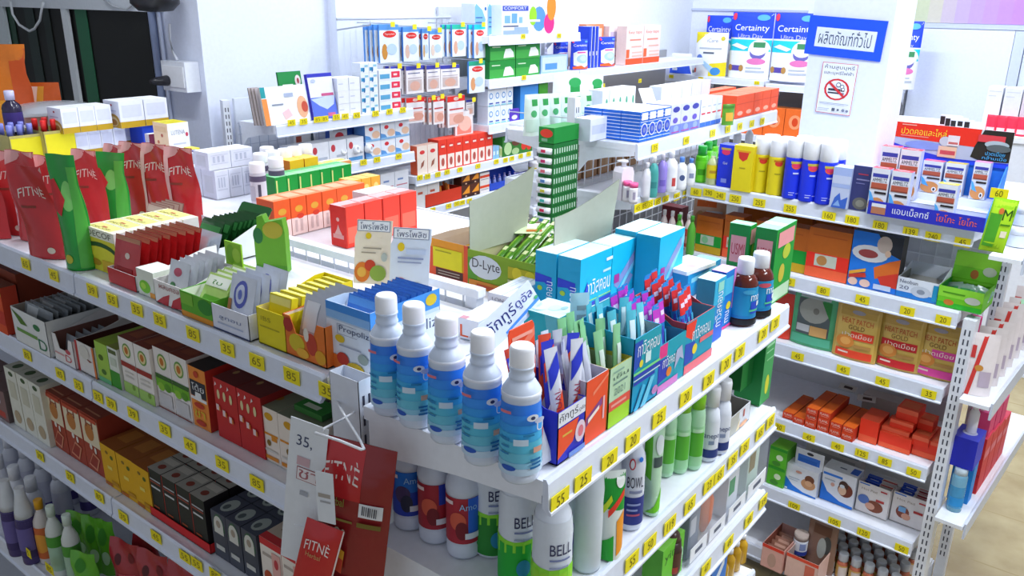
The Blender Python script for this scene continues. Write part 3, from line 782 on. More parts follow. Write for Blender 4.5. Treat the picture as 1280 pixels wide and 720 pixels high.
# ================================================================ goods on the left gondola, top shelf, camera side
Z = 1.402
def fitne(px, py, ytop, w_px, label, name='tea_pouch', col='#c9252c:f', back='#e9b6b4:f', rz=R(-66), lean=0, tw=0, text='FITNÈ', pale=0, pinch=0, group='red tea pouches on the top shelf', d=.036):
    P = at(px, py, Z); h = top_h(P, ytop); w = wpx(P, w_px)
    it = [('t', '#f4e6e0', .16, .68, .84, .80, text, .03), ('r', '#8d3a2c', .2, .55, .55, .575), ('e', '#e8d9c8', .62, .06, .80, .13)]
    if pale: it += [('p', '#efb3b4', [(.0, .84), (.35, .90), (.6, .995), (.0, .995)]), ('p', '#e9a6a6', [(.62, .995), (.98, .93), (.98, .995)])]
    if pale > 1: it.append(('p', '#f0bcbb', [(.0, .03), (.16, .03), (.20, .5), (.12, .9), (.0, .9)]))
    m = pouch_mesh(w, h, d, col, back, it, lean=lean+random.uniform(-.012, .012), twist=tw+random.uniform(-.008, .008), pinch=pinch+random.uniform(.02, .10), wav=.010, topw=random.uniform(.78, .95))
    o = m.build(name); o.location = P; o.rotation_euler = (0, 0, rz); tag(o, label, 'pouch', group); return o
fitne(-8, 296, 196, 54, 'red tea pouch cut by the left edge of the photo', pale=1)
fitne(22, 292, 190, 48, 'red tea pouch with pale pink top, second from the left end', pale=1, lean=.01)
fitne(62, 321, 205, 58, 'large red tea pouch in front, leaning over beside the green pouch', tw=-.012, lean=-.01)
fitne(46, 300, 188, 50, 'red tea pouch behind the leaning front pouch', pale=1)
fitne(80, 300, 194, 46, 'red tea pouch half hidden by the first green pouch', pale=1)
fitne(122, 290, 186, 44, 'red tea pouch between the two green pouches', pale=1)
fitne(176, 274, 178, 42, 'red tea pouch just behind the second green pouch, pale edge', pale=2)
fitne(203, 279, 179, 42, 'red tea pouch with pale corner, second from the right end', pale=2)
fitne(236, 285, 184, 46, 'rightmost red tea pouch beside the white shelf', pale=2)
fitne(152, 270, 180, 36, 'red tea pouch behind the second green pouch', pale=1)
gi = [('e', '#7fd06a:f', .38, .52, .78, .78), ('r', '#52b840:f', .70, .02, .98, .9), ('e', '#c4c23a', .2, .06, .5, .14)]
def green(px, py, yt, w, label, tw):
    P = at(px, py, Z); m = pouch_mesh(wpx(P, w), top_h(P, yt), .06, '#149a32:f', '#8fd277:f', gi+[('p', '#cf2f33', [(.02, .55), (.35, .48), (.5, .62), (.2, .8), (.02, .78)])], twist=tw, pinch=.12, wav=.006)
    o = m.build('green_tea_pouch'); o.location = P; o.rotation_euler = (0, 0, R(-60)); tag(o, label, 'pouch', 'green tea pouches among the red ones')
green(103, 334, 193, 40, 'glossy green pouch in front of the red pouches, left one', -.012)
green(147, 284, 190, 42, 'glossy green pouch with crimped neck, beside the right red pouches', .006)
# pale yellow cartons in a file
P, w, h = fit(Z, (113, 333), (138, 350), 281, TL)
it = [('F', [('r', '#e7e03a', 0, 0, 1, 1), ('r', '#f7f4e6', 0, .78, 1, 1), ('t', '#4c4a2b', .1, .82, .9, .95, 'DECOF'), ('e', '#2f5a2a', .05, .42, 1.0, .70), ('e', '#e7e03a', .05, .30, 1.0, .60), ('e', '#b98f1f', .1, .12, .45, .28), ('r', '#d9b224', .5, .05, .92, .3)]),
      ('T', [('r', '#eee98c', .05, .12, .8, .95), ('r', '#c05a3c', .35, .45, .5, .6), ('t', '#8a7a3a', .12, .2, .7, .4, 'DECOF')])]
first = None
for i in range(5):
    o = carton('fibre_drink_carton', w, .040, h, ('#f6f4ee', '#f4f1d8', '#f4f2ee', '#f4f2ee'), it) if first is None else first.copy()
    if first is not None: COL.objects.link(o)
    first = first or o
    put(o, P+yd(TL)*(.042*i), TL, w, .040); tag(o, f'white carton with pale yellow top, {ORD[i]} from the shelf edge in the yellow file', 'carton', 'pale yellow topped cartons')
# red sachets in a low white tray
t, P, w, h = tray('sachet_tray', 'low white tray holding red sachets behind the shelf rail', 'display tray', Z, (137, 352), (166, 367), 322, TL, .20, '#f1eeee', hf=.035, hb=.06, front_items=[('r', '#c02a2c', 0, 0, 1, 1)])
file_row(lambda: sachet_mesh(w*.92, .105, .008, '#c3282c:f', [('r', '#c88a6a', .03, .9, .97, .99), ('e', '#f1ddd0', .5, .55, .68, .68), ('r', '#a51f22', .15, .2, .8, .36)]).build('drink_sachet'),
         'drink_sachet', 'red sachet with tan top seal, {o} from the shelf edge in its tray', 'sachet', 'red sachets in the low tray', 9, P+xd(TL)*w/2+yd(TL)*.006+Vector((0, 0, .003)), TL, .017, R(14))
# pale tan sachets behind the red ones
P = at(200, 302, Z)
file_row(lambda: sachet_mesh(.085, .10, .006, '#b9857c:f', [('r', '#d9c3b4', .03, .8, .97, .98)]).build('drink_sachet'), 'drink_sachet', 'tan topped sachet, {o} in the file behind the red sachets', 'sachet', 'tan sachets', 5, P-yd(TL)*.03, TL, .014, R(18))
# dark green sachets with the green lid tray
t, P, w, h = tray('sachet_tray', 'white tray of dark green sachets with an open green lid', 'display tray', Z, (228, 322), (258, 336), 306, TL, .15, '#eceef0', hf=.04, hb=.075, header=(.055, '#1f5b2c', [('r', '#8cc63f', .0, .0, .5, .12)], R(38), .0))
file_row(lambda: sachet_mesh(.085, .098, .006, '#1c5226:f', [('r', '#123a1b', .05, .1, .95, .5), ('r', '#2f7a3a', .05, .7, .95, .9)]).build('herb_sachet'), 'herb_sachet', 'dark green sachet, {o} from the front of the green lidded tray', 'sachet', 'dark green sachets', 10, P+xd(TL)*w/2+yd(TL)*.008+Vector((0, 0, .003)), TL, .0125, R(26))
# grey white sachets in front of them
P = at(236, 338, Z)
file_row(lambda: sachet_mesh(.095, .085, .006, '#ccd2dc:f', [('e', '#2f7d55', .3, .35, .45, .5), ('e', '#2f7d55', .5, .45, .62, .6), ('e', '#2f7d55', .36, .55, .52, .68), ('r', '#b24a5c', .1, .8, .4, .86)]).build('leaf_sachet'), 'leaf_sachet', 'pale grey sachet with green leaves, {o} from the shelf edge', 'sachet', 'pale grey leaf sachets', 5, P, TL, .009, R(20), jr=.02)
# front row behind the rail, from the left
box('sachet_box', 'clear pack with a lime picture beside the red sachets', 'pack', Z, (174, 366), (193, 375), 334, TL, .05, ('#e6ecdd:s', '#f1f3ee', '#dfe6d6', '#dfe6d6'), [('F', [('e', '#7fd12a', .1, .1, .75, .6), ('e', '#b8ea4a', .2, .25, .5, .5), ('r', '#f2a23a', .7, 0, 1, .2)])])
t, P, w, h = tray('sachet_tray', 'white tray with red printed corner behind the shelf rail', 'display tray', Z, (195, 377), (228, 392), 348, TL, .12, '#f3f1ee', hf=.05, hb=.07, front_items=[('p', '#c9343c', [(.05, .05), (.45, .0), (.55, .55), (.3, .35)]), ('p', '#c9343c', [(.55, .0), (1, .1), (.95, .65), (.65, .35)]), ('t', '#b26a6a', .2, .7, .9, .88, 'ผสมคอล')])
file_row(lambda: sachet_mesh(.07, .088, .007, '#d7dbe2:f', [('e', '#c0566a', .3, .65, .7, .85), ('e', '#4a8a58', .2, .3, .5, .5)]).build('mixed_sachet'), 'mixed_sachet', 'silver sachet with pink and green print, {o} in the white and red tray', 'sachet', 'silver sachets in the white and red tray', 6, P+xd(TL)*w/2+yd(TL)*.012+Vector((0, 0, .003)), TL, .016, R(16))
t, P, w, h = tray('green_tray', 'bright green tray with orange foot behind the shelf rail', 'display tray', Z, (228, 393), (266, 410), 366, TL, .13, '#5fb02a', hf=.052, hb=.06, inner='#eef2e4', front_items=[('r', '#e2962c', 0, 0, 1, .22), ('e', '#2f8a2c', .55, .35, 1, .95), ('r', '#7fc23a', .02, .5, .4, .95)])
file_row(lambda: sachet_mesh(.08, .09, .008, '#bfe07a:f', [('p', '#6cb52e', [(.05, .1), (.9, .3), (.95, .5), (.2, .5)]), ('r', '#f3f7e8', .05, .7, .95, .95), ('t', '#4a8c3a', .3, .76, .7, .86, 'ใบ')]).build('aloe_sachet'), 'aloe_sachet', 'pale lime sachet leaning back, {o} in the bright green tray', 'sachet', 'pale lime sachets', 5, P+xd(TL)*w/2+yd(TL)*.012+Vector((0, 0, .003)), TL, .018, R(34))
def lying(name, label, cat, px, py, z, w, d, col, items, rz, pitch=0, t=.008):
    """a flat pack resting on others"""
    m = MB(); M = Matrix.Rotation(R(-90), 4, 'X')
    sm = sachet_mesh(w, d, t, col, items); sm.v = [tuple(M @ Vector(v)) for v in sm.v]
    sm.v = [(v[0], v[1]-d/2 if False else v[1], v[2]) for v in sm.v]
    o = sm.build(name); o.location = at(px, py, z); o.rotation_euler = (pitch, 0, rz); return tag(o, label, cat)
box('leaf_cutout', 'leaf shaped lime green stand-up card above the pale lime sachets', 'card', 1.47, (283, 330), (306, 336), 300, TL, .003, '#9bd42c', [('F', [('e', '#7fbf1f', .1, .1, .6, .9), ('e', '#b7e24c', .45, .2, .95, .8)])])
# clear pouches with blue swirl in a white tray
t, P, w, h = tray('white_tray', 'white tray of clear pouches with a blue ring print', 'display tray', Z, (267, 409), (311, 428), 380, TL, .11, '#e3e6f2', hf=.05, hb=.06, front_items=[('r', '#49537e', 0, 0, 1, .06), ('t', '#8490b8', .2, .45, .8, .62, 'ลูกอม'), ('r', '#b9c2dd', .15, .28, .85, .34)])
file_row(lambda: sachet_mesh(.075, .105, .010, '#d5dbe8:f', [('e', '#5a63b8', .25, .42, .78, .92), ('e', '#cfd6ea', .34, .50, .69, .85), ('e', '#6a78c8', .44, .58, .6, .76), ('r', '#b87a4a', .03, .3, .2, .55)]).build('lozenge_pouch'), 'lozenge_pouch', 'clear pouch with blue ring print, {o} in the white tray', 'pouch', 'clear pouches with blue rings', 5, P+xd(TL)*w/2+yd(TL)*.012+Vector((0, 0, .003)), TL, .018, R(14))
# green bag shaped card
P = at(343, 338, Z)
m = MB(); wv = wpx(P, 40); hh = top_h(P, 268)
pts = [(-.5, 0), (.5, 0), (.5, .72), (.44, .95), (-.1, .88), (-.18, 1), (-.36, .97), (-.38, .82), (-.5, .72)]
m.prism([(x*wv, z*hh) for x, z in pts], -.012, .012, '#5f9c1c'); m.print('F', wv, .024, hh, [('e', '#1f6a35', -.02, .5, .3, .78), ('e', '#a89a2a', .3, .6, .95, .9), ('r', '#4a8f1e', .0, .0, 1, .12)])
stand(m, 'tea_carton', 343, 338, Z, R(-60), 'green shaped tea carton standing before the orange cartons', 'carton')
# yellow trays of grey sachets
t, P, w, h = tray('yellow_tray', 'yellow tray of grey sachets behind the shelf rail', 'display tray', Z, (324, 428), (356, 443), 380, TL, .16, '#e6d414', hf=.07, hb=.095, notch=.0, inner='#efe6a0', front_items=[('t', '#a89a1a', .15, .68, .5, .8, 'IBS'), ('r', '#b8a818', .1, .5, .8, .54)])
file_row(lambda: carton('yellow_packet', .062, .014, .085, '#e9da22', [('F', [('r', '#f5ee8c', .05, .8, .95, .97)]), ('T', [('r', '#f3ea6a', .05, .1, .95, .9)])]), 'yellow_packet', 'flat yellow packet, {o} from the shelf edge in the yellow tray', 'packet', 'flat yellow packets', 7, P+xd(TL)*w*.5+yd(TL)*.02+Vector((0, 0, .006)), TL, .0195, R(10), jr=.03)
t, P, w, h = tray('fruit_tray', 'orange fruit printed tray with a scooped front', 'display tray', Z, (357, 441), (408, 462), 410, TL, .12, '#e5762a', hf=.075, hb=.08, notch=.03, inner='#f0dccb', front_items=[('e', '#d8c02a', .12, .15, .5, .6), ('e', '#c2402c', .55, .2, .8, .75), ('e', '#e8e0d4', .5, .5, .62, .85), ('e', '#e0a020', .75, .05, 1, .4), ('e', '#b03028', .02, .6, .25, .95), ('e', '#f0b43a', .3, .05, .6, .3)])
file_row(lambda: sachet_mesh(w*.78, .105, .007, '#bfc4d0:f', [('r', '#9c7a6a', .05, .1, .95, .25), ('r', '#dfe3ea', .1, .4, .5, .9)]).build('fruit_sachet'), 'fruit_sachet', 'silver grey sachet fanned out, {o} in the orange fruit tray', 'sachet', 'silver grey sachets', 6, P+xd(TL)*w/2+yd(TL)*.014+Vector((0, 0, .003)), TL, .0145, R(16), jr=.03)
# the blue and white lozenge display at the end
t, P, w, h = tray('lozenge_display', 'blue and white tray with printed name, nearest the post', 'display tray', Z, (412, 455), (464, 477), 375, TL, .165, '#c9def4', hf=.118, hb=.10, inner='#e9f0f8',
    front_items=[('r', '#3f8fe0', 0, .86, 1, 1), ('r', '#8cbcec', 0, .76, 1, .88), ('r', '#dfe6f0', 0, 0, 1, .74), ('r', '#6a7390', .26, .55, .70, .555), ('r', '#6a7390', .26, .70, .70, .705), ('r', '#6a7390', .255, .55, .265, .705), ('t', '#4a5576', .30, .575, .98, .69, 'Propoliz'), ('e', '#e3c22c', .2, .42, .42, .54), ('e', '#e2742a', .0, .0, .35, .22), ('e', '#c43a2a', .22, .08, .5, .28), ('e', '#d8b62a', .45, .0, .85, .18), ('r', '#a4abc0', .3, .38, .8, .40), ('e', '#9aa8a0', .72, .2, .95, .36)],
    side_items=[('r', '#4a97e4', 0, .72, 1, 1), ('r', '#e4ebf4', 0, 0, 1, .66), ('t', '#4a5576', .25, .38, .95, .6, 'Propoliz'), ('e', '#e3c22c', .78, .78, .95, .96)])
file_row(lambda: sachet_mesh(w*.84, .112, .007, '#2f7fe0:f', [('r', '#5fa3ee', .03, .86, .97, .98), ('r', '#1f5fc0', .05, .5, .95, .7)]).build('lozenge_sachet'), 'lozenge_sachet', 'blue sachet, {o} from the front of the blue and white display', 'sachet', 'blue sachets in the blue and white display', 10, P+xd(TL)*w/2+yd(TL)*.014+Vector((0, 0, .012)), TL, .0125, R(16), jr=.03)
def promo(label, p0, p1, z, ytop, body, it, rz):
    P = at(*p0, z); Q = at(*p1, z); wv = (Q-P).length; hh = top_h(P, ytop)
    m = MB(); m.prism([(-wv/2, 0), (wv/2, 0), (wv/2, hh*.72), (wv/2*1.04, hh*.8), (wv/2*1.04, hh), (-wv/2*.9, hh), (-wv/2*.9, hh*.8), (-wv/2, hh*.72)], -.0008, .0008, body)
    m.print('F', wv, .0016, hh, it)
    o = m.build('promotion_card'); o.location = (P+Q)/2; o.rotation_euler = (R(-14), 0, rz); tag(o, label, 'card', 'lozenge promotion cards')
hd = [('r', '#7d86a0', .06, .82, .97, .99), ('r', '#eef2f8', .08, .83, .95, .98), ('t', '#4f5c7c', .14, .85, .9, .96, 'โพรโพลิซ')]
promo('cream promotion card with orange fruit standing in the blue display', (444, 352), (485, 358), 1.43, 275, '#f0e4d0', hd+[('e', '#e2c41f', .3, .7, .46, .8), ('e', '#e07a2a', .02, .02, .45, .34), ('e', '#c8402a', .3, .2, .6, .38), ('e', '#e8b04a', .1, .1, .35, .26), ('e', '#8fae4a', .45, .05, .9, .3), ('r', '#a59a88', .25, .55, .75, .57), ('r', '#a59a88', .2, .48, .6, .5), ('e', '#b9c4c0', .75, .36, .92, .5)], R(-62))
promo('pale blue promotion card with fruit, beside the cream card', (488, 360), (534, 366), 1.43, 285, '#d8e4f4', hd+[('e', '#e2c41f', .18, .62, .36, .76), ('e', '#c2452c', .1, .02, .45, .2), ('e', '#a8b43a', .5, .0, .85, .14), ('e', '#dd8a2a', .02, .0, .25, .16), ('r', '#8f9cc0', .2, .5, .85, .53), ('r', '#8f9cc0', .2, .44, .8, .46), ('r', '#c2d2ec', .4, .58, .9, .66)], R(-62))
# ================================================================ left gondola, second shelf
Z = 1.137
SW = lambda c: [('r', c, 0, 0, 1, 1)]
box('orange_carton', 'orange and red carton with yellow band at the left photo edge', 'carton', Z, (-22, 402), (17, 418), 345, TL, .04, ('#e0501f', '#7a3a22', '#c2402a', '#c2402a'), [('F', [('r', '#e8c23a', 0, .82, 1, .92), ('r', '#c8301f', 0, .2, 1, .5), ('e', '#f0b040', .2, .4, .7, .75)])])
box('orange_carton', 'brown orange carton stacked behind the carton at the left photo edge', 'carton', Z, (2, 395), (40, 408), 330, TL, .15, ('#8f3d22', '#7a3222', '#8a3a24', '#8a3a24'), [('F', [('e', '#c05a2a', .2, .4, .8, .8)])])
t, P, w, h = tray('supplement_tray', 'white tray of grey sachets with a green letter on the front', 'display tray', Z, (21, 425), (68, 447), 382, TL, .17, '#e4e6e6', inner='#b4a79c', hf=h if False else None, front_items=[('e', '#2b7a45', .62, .62, .82, .8), ('r', '#6fa04a', .1, .35, .7, .45), ('t', '#2b7a55', .72, .12, .95, .42, 'D'), ('p', '#4f7a1f', [(.02, .95), (.25, .6), (.45, .62), (.3, .8)])])
file_row(lambda: sachet_mesh(w*.8, .105, .008, '#8f959b:f', [('r', '#c9ced2', .1, .7, .5, .95), ('r', '#5b6468', .5, .3, .95, .8)]).build('supplement_sachet'), 'supplement_sachet', 'grey sachet in the white tray with the green letter, {o} from the front', 'sachet', 'grey sachets in the white tray', 8, P+xd(TL)*w/2+yd(TL)*.012+Vector((0, 0, .003)), TL, .017, R(10), jr=.04)
t, P, w, h = tray('supplement_tray', 'white tray with red letter and deep front notch', 'display tray', Z, (70, 449), (98, 462), 415, TL, .17, '#e9e6e6', inner='#7a5148', notch=.035, hb=.1, front_items=[('t', '#c83a44', .55, .15, .85, .4, 'D'), ('e', '#c8505a', .6, .45, .85, .62), ('r', '#d9a0a0', .05, .3, .5, .36)])
file_row(lambda: sachet_mesh(w*.85, .06, .008, '#9aa0a8:f').build('supplement_sachet'), 'supplement_sachet', 'dull silver sachet in the notched tray with the red letter, {o} from the front', 'sachet', 'dull silver sachets', 5, P+xd(TL)*w/2+yd(TL)*.02+Vector((0, 0, .003)), TL, .02, R(14))
t, P, w, h = tray('supplement_tray', 'white tray with red side edge beside the green carton', 'display tray', Z, (99, 462), (124, 474), 424, TL, .17, '#e6e2df', inner='#5b2f28', hb=.1, front_items=[('r', '#c23a3a', 0, 0, .12, 1), ('r', '#e07a3a', .9, 0, 1, 1), ('p', '#8a3a2a', [(.25, .7), (.7, .45), (.85, .5), (.5, .55)]), ('e', '#d9d6ce', .2, .5, .75, .95)])
box('green_carton', 'yellow green carton with dark leaf spots', 'carton', Z, (125, 474), (141, 482), 425, TL, .18, ('#a7d052', '#9ab83a', '#6fae4a', '#8fc04a'), [('F', [('e', '#4c6a1a', .2, .55, .6, .7), ('e', '#4c7a2a', .3, .2, .7, .34), ('r', '#6fc48a', 0, 0, 1, .12)])])
box('green_carton', 'white carton with solid green foot beside the yellow green one', 'carton', Z, (141, 482), (154, 488), 432, TL, .18, ('#e6ebe2', '#8f9a4a', '#dfe4da', '#9ac86a'), [('F', [('r', '#3f9a2a', 0, 0, 1, .42), ('r', '#5b6a3a', .1, .85, .9, .95), ('r', '#c9d4c2', .2, .55, .8, .75)])])
emb = [('e', '#6fa04a', .22, .66, .78, .92), ('e', '#ead9a0', .28, .69, .72, .89), ('e', '#c8742a', .38, .73, .62, .86)]
rowbox('herbal_carton', 'white carton with brown band and round emblem, {o} from the left', 'carton', 'white cartons with a brown band', 2, Z, (155, 489), (197, 508), 419, TL, .19, ('#f1ebe6', '#8f4a32', '#efe7e0', '#8f5a3a'), [('F', emb+[('r', '#a2322a', 0, .48, 1, .57), ('r', '#a7cf6a', 0, 0, 1, .2), ('r', '#d6d2ca', .2, .3, .8, .33), ('r', '#d6d2ca', .2, .38, .8, .41), ('e', '#7aa03a', .6, .1, .8, .2)]), ('T', [('r', '#8a4030', 0, 0, 1, 1), ('r', '#a85a3c', .2, .1, .8, .5)])])
rowbox('herbal_carton', 'white carton with green leafy band and round emblem, {o} from the left', 'carton', 'white cartons with a green band', 2, Z, (198, 508), (243, 529), 431, TL, .19, ('#eee8e4', '#8f4a32', '#efe7e0', '#8f5a3a'), [('F', emb+[('r', '#3c6a2a', 0, .5, 1, .57), ('r', '#72b62c', 0, .36, 1, .5), ('e', '#8fc83a', .1, .3, .5, .44), ('e', '#5a9a24', .5, .32, .9, .46), ('r', '#d2cfd0', .1, .06, .9, .28), ('r', '#8f3a30', 0, 0, 1, .02)]), ('T', [('r', '#8a4030', 0, 0, 1, 1), ('r', '#a05038', .2, .1, .8, .5)])])
box('orange_label_carton', 'orange carton with black label panel beside the red carton', 'carton', Z, (243, 530), (265, 541), 455, TL, .2, ('#ef8f3a', '#332c2c', '#c5342c', '#d97a34'), [('F', [('r', '#f4d9c0', 0, 0, .04, 1), ('r', '#2b2f3a', .05, .52, .95, .78), ('r', '#eef0f2', .05, .46, .95, .51), ('t', '#eceef2', .15, .62, .85, .74, 'โด้ย'), ('p', '#eef0f2', [(.3, .5), (.7, .5), (.66, .6), (.34, .6)]), ('e', '#c8442a', .35, .84, .62, .95), ('e', '#c23a24', .2, .34, .8, .43), ('e', '#c23a24', .2, .05, .8, .14), ('t', '#d8c62a', .2, .18, .8, .3, 'ชา')])])
rm = []
for k, (u, v) in enumerate(((.18, .74), (.45, .74), (.74, .74))): rm += [('e', '#e0d2a0', u-.06, v-.08, u+.06, v+.08), ('p', '#f2dede', [(u-.14, v+.12), (u-.04, v+.16), (u-.09, v+.2)])]
for u, v in ((.12, .52), (.4, .46), (.68, .4)): rm += [('r', '#eed2d2', u-.06, v-.05, u+.06, v+.05), ('r', '#d9742a', u+.06, v-.05, u+.12, v+.03)]
rowbox('red_carton', 'red carton with pale gem print, {o} from the left beside the orange carton', 'carton', 'red cartons with pale gem print', 2, Z, (272, 545), (336, 574), 470, TL, .17, ('#c4282a', '#6f2a2a', '#a82a2a', '#a82a2a'), [('F', rm), ('T', [('r', '#702a28', 0, 0, 1, 1), ('e', '#b08a5a', .2, .2, .35, .3), ('e', '#b08a5a', .6, .5, .75, .6)])])
fl_ = [('e', '#d9a020', .3, .78, .75, .92), ('r', '#e0902a', .05, .5, .95, .54), ('r', '#e0902a', .6, .42, .9, .5), ('e', '#8a6a2a', .35, .3, .55, .42), ('r', '#e59030', .05, .05, .9, .12), ('r', '#d8d4cc', .1, .2, .9, .24)]
rowbox('flower_tea_carton', 'beige carton with orange flower print and grey green top, {o} from the left', 'carton', 'beige flower print cartons', 3, Z, (327, 572), (405, 608), 504, TL, .16, ('#efe3d8', '#8f9480', '#e8dcd0', '#c9bfae'), [('F', fl_), ('T', [('r', '#868c76', 0, 0, 1, 1), ('e', '#b0782a', .15, .2, .4, .32), ('e', '#4c5a44', .55, .5, .8, .6)])])
box('green_packet', 'flat green packet lying on the beige flower cartons', 'packet', top_h(at(327, 572, Z), 504)+Z+.001, (368, 512), (402, 528), 505, TL, .045, ('#3a7a34', '#2f8a34', '#2f6a34', '#2f6a34'), [('T', [('r', '#d9e8d0', .2, .2, .7, .5)])])
# second row behind, in shade
# ================================================================ third shelf
Z = .817
rowbox('white_tea_carton', 'tall white carton with a green leaf mark, {o} from the left edge of the photo', 'carton', 'tall white cartons with green marks', 3, Z, (18, 530), (64, 560), 456, TL, .1, ('#e6e6da', '#c8c8ba', '#d6d4c2', '#d6d4c2'), [('F', [('e', '#3f5a34', .35, .88, .75, .96), ('r', '#cfcdb9', .2, .5, .8, .8), ('e', '#bca88a', .2, .08, .8, .3)]), ('T', [('e', '#3f5a34', .3, .1, .7, .4)])])
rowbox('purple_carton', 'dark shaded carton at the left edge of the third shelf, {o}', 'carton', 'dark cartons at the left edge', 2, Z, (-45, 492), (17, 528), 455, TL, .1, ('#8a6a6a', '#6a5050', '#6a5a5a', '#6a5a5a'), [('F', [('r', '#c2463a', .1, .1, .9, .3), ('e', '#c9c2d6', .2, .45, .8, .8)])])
rowbox('glucosamine_carton', 'red brown carton with cream upper half, {o} from the left, shiny brown top', 'carton', 'red brown and cream cartons', 3, Z, (66, 556), (127, 602), 485, TL, .12, ('#a8402a', '#8a3a2a', '#9c3a28', '#9c3a28'), [('F', [('r', '#e5d6b8', .04, .48, .96, .94), ('e', '#c07a3a', .2, .55, .7, .85), ('t', '#8a3a2a', .3, .78, .7, .9, 'H'), ('e', '#e8e0d8', .35, .4, .5, .5), ('e', '#e8e0d8', .6, .36, .72, .47), ('p', '#d98a6a', [(.15, .1), (.6, .05), (.85, .3), (.5, .36)]), ('p', '#9a3424', [(.22, .13), (.57, .09), (.76, .28), (.48, .32)]), ('r', '#c04a2e', .05, .9, .95, .97)]), ('T', [('r', '#8f3e2a', 0, 0, 1, 1), ('r', '#c98a6a', .1, .1, .9, .14), ('r', '#b06a4a', .1, .4, .9, .43), ('r', '#e5d6b8', .05, .85, .95, .95)])], deep=2)
rowbox('yellow_carton', 'amber yellow carton with small pictures, {o} from the left beside the black cartons', 'carton', 'amber yellow cartons', 3, Z, (131, 604), (191, 646), 552, TL, .13, ('#e2ac12', '#a2602a', '#b08020', '#b08020'), [('F', [('e', '#8a6a1a', .3, .8, .5, .88), ('e', '#5a6a1a', .6, .72, .8, .82), ('r', '#e8d46a', .35, .45, .65, .53), ('r', '#b8641a', .05, .02, .5, .1), ('r', '#c08a1a', .5, .1, .95, .2)]), ('T', [('r', '#9c5a2a', 0, 0, 1, 1), ('r', '#b87838', .2, .3, .8, .7)])], deep=2)
t, P, w, h = tray('red_tray', 'low red tray holding the black cartons', 'display tray', Z, (189, 643), (266, 692), 632, TL, .16, '#d8262a')
dk = [('F', [('r', '#a8342a', 0, 0, .05, 1), ('r', '#b8bcc0', .1, .78, .9, .81), ('r', '#a04a3a', .1, .73, .9, .76), ('r', '#d2d6d8', .15, .62, .85, .66), ('r', '#a2502e', .2, .2, .6, .24)]), ('T', [('r', '#a7a49c', 0, 0, 1, 1), ('e', '#8a4034', .3, .2, .7, .5), ('r', '#c9c5bc', .1, .6, .9, .9)])]
rowbox('black_carton', 'black carton with grey top and red edge, {o} from the left in the red tray', 'carton', 'black cartons in the red tray', 4, Z+.003, (191, 642), (264, 688), 583, TL, .065, ('#262b28', '#a7a49c', '#221f22', '#3a3030'), dk, deep=2, gap=.05)
dom = [('F', [('e', '#3f6a4a', .1, .28, .9, .97), ('r', '#4d515c', .1, .3, .9, .62), ('e', '#d8d8d0', .18, .55, .82, .93), ('r', '#d8d8d0', .18, .55, .82, .74), ('e', '#a89a8a', .35, .68, .65, .84), ('r', '#c9cac6', .2, .2, .8, .3)]), ('T', [('e', '#aab4b0', .15, .15, .85, .85), ('e', '#5a6468', .3, .25, .6, .55)])]
rowbox('grey_carton', 'dark blue grey carton with white arch and oval top mark, {o} from the left', 'carton', 'dark blue grey cartons with a white arch', 3, Z, (268, 693), (327, 730), 635, TL, .07, ('#4d515e', '#4a4f60', '#3c404c', '#3c404c'), dom, deep=3, gap=.05)
rowbox('red_white_carton', 'white and red carton with food picture, {o} from the left behind the price card', 'carton', 'white and red cartons beside the price card', 2, Z, (329, 731), (386, 765), 668, TL, .1, ('#f0e6dc', '#c9b8a8', '#c8403a', '#e9d8d0'), [('F', [('r', '#d0343a', 0, .86, 1, 1), ('r', '#b8aaa0', .1, .66, .6, .72), ('e', '#c0502a', .1, .12, .5, .38), ('e', '#7a9a2a', .4, .1, .7, .3), ('r', '#e8b0a8', .55, .1, .95, .8), ('e', '#c8404a', .65, .5, .85, .7)]), ('T', [('r', '#d0343a', 0, 0, 1, .2), ('r', '#a08a78', .3, .4, .8, .7)])])
bottles(1, 'vitamin_bottle', 'dark bottle with a blue violet cap behind the black cartons', None, Z, (276, 655), (276, 655), 598, 9, 0, '#2b2a33:g', '#5a5fc0:s', '#30303a')
# ================================================================ lowest deck at the left
Z = .532
pill = dict(prof=[(.95, 0), (1, .02), (1, .62), (.95, .70), (.62, .78), (.5, .80)], capprof=[(.62, .79), (.62, .98), (.56, 1)])
bottles(4, 'lotion_bottle', 'white bottle with violet band on the lowest deck, {o} from the left edge', 'white bottles on the lowest deck', Z, (-8, 628), (52, 672), 556, 10, R(-60), '#dfe2ee:s', '#e6e9f2:s', '#cfd2e4', [('r', '#5a4f9a', 0, .0, 1, .3)], deep=4, dstep=.075, drn=Vector((1, .1, 0)), **pill)
bottles(2, 'shampoo_bottle', 'purple bottle with wide white cap at the bottom left, {o} from the left', 'purple bottles with white caps', Z, (24, 690), (42, 700), 600, 11, R(-60), '#4a3f78:s', '#d5dae0:s', '#43386e', [('r', '#6a60a0', .3, .2, .7, .8)], prof=[(.95, 0), (1, .03), (1, .58), (.9, .63)], capprof=[(.95, .62), (.9, .70), (.55, .9), (.5, 1)])
bottles(1, 'syrup_bottle', 'clear bottle with orange yellow cap beside the purple bottles', None, Z, (62, 700), (62, 700), 624, 10, R(-60), '#d8d0cc:s', '#e0a41f:s', '#d06a3a', [('e', '#e8a040', .3, .2, .7, .8)])
bottles(2, 'spray_bottle', 'white bottle with green neck beside the green packs, {o} from the left', 'white bottles with green necks', Z, (78, 716), (98, 728), 632, 10, R(-60), '#d6dcd8:s', '#cfe0d6:s', '#a8c8b0', [('r', '#4f9a3a', .2, .7, .8, 1)])
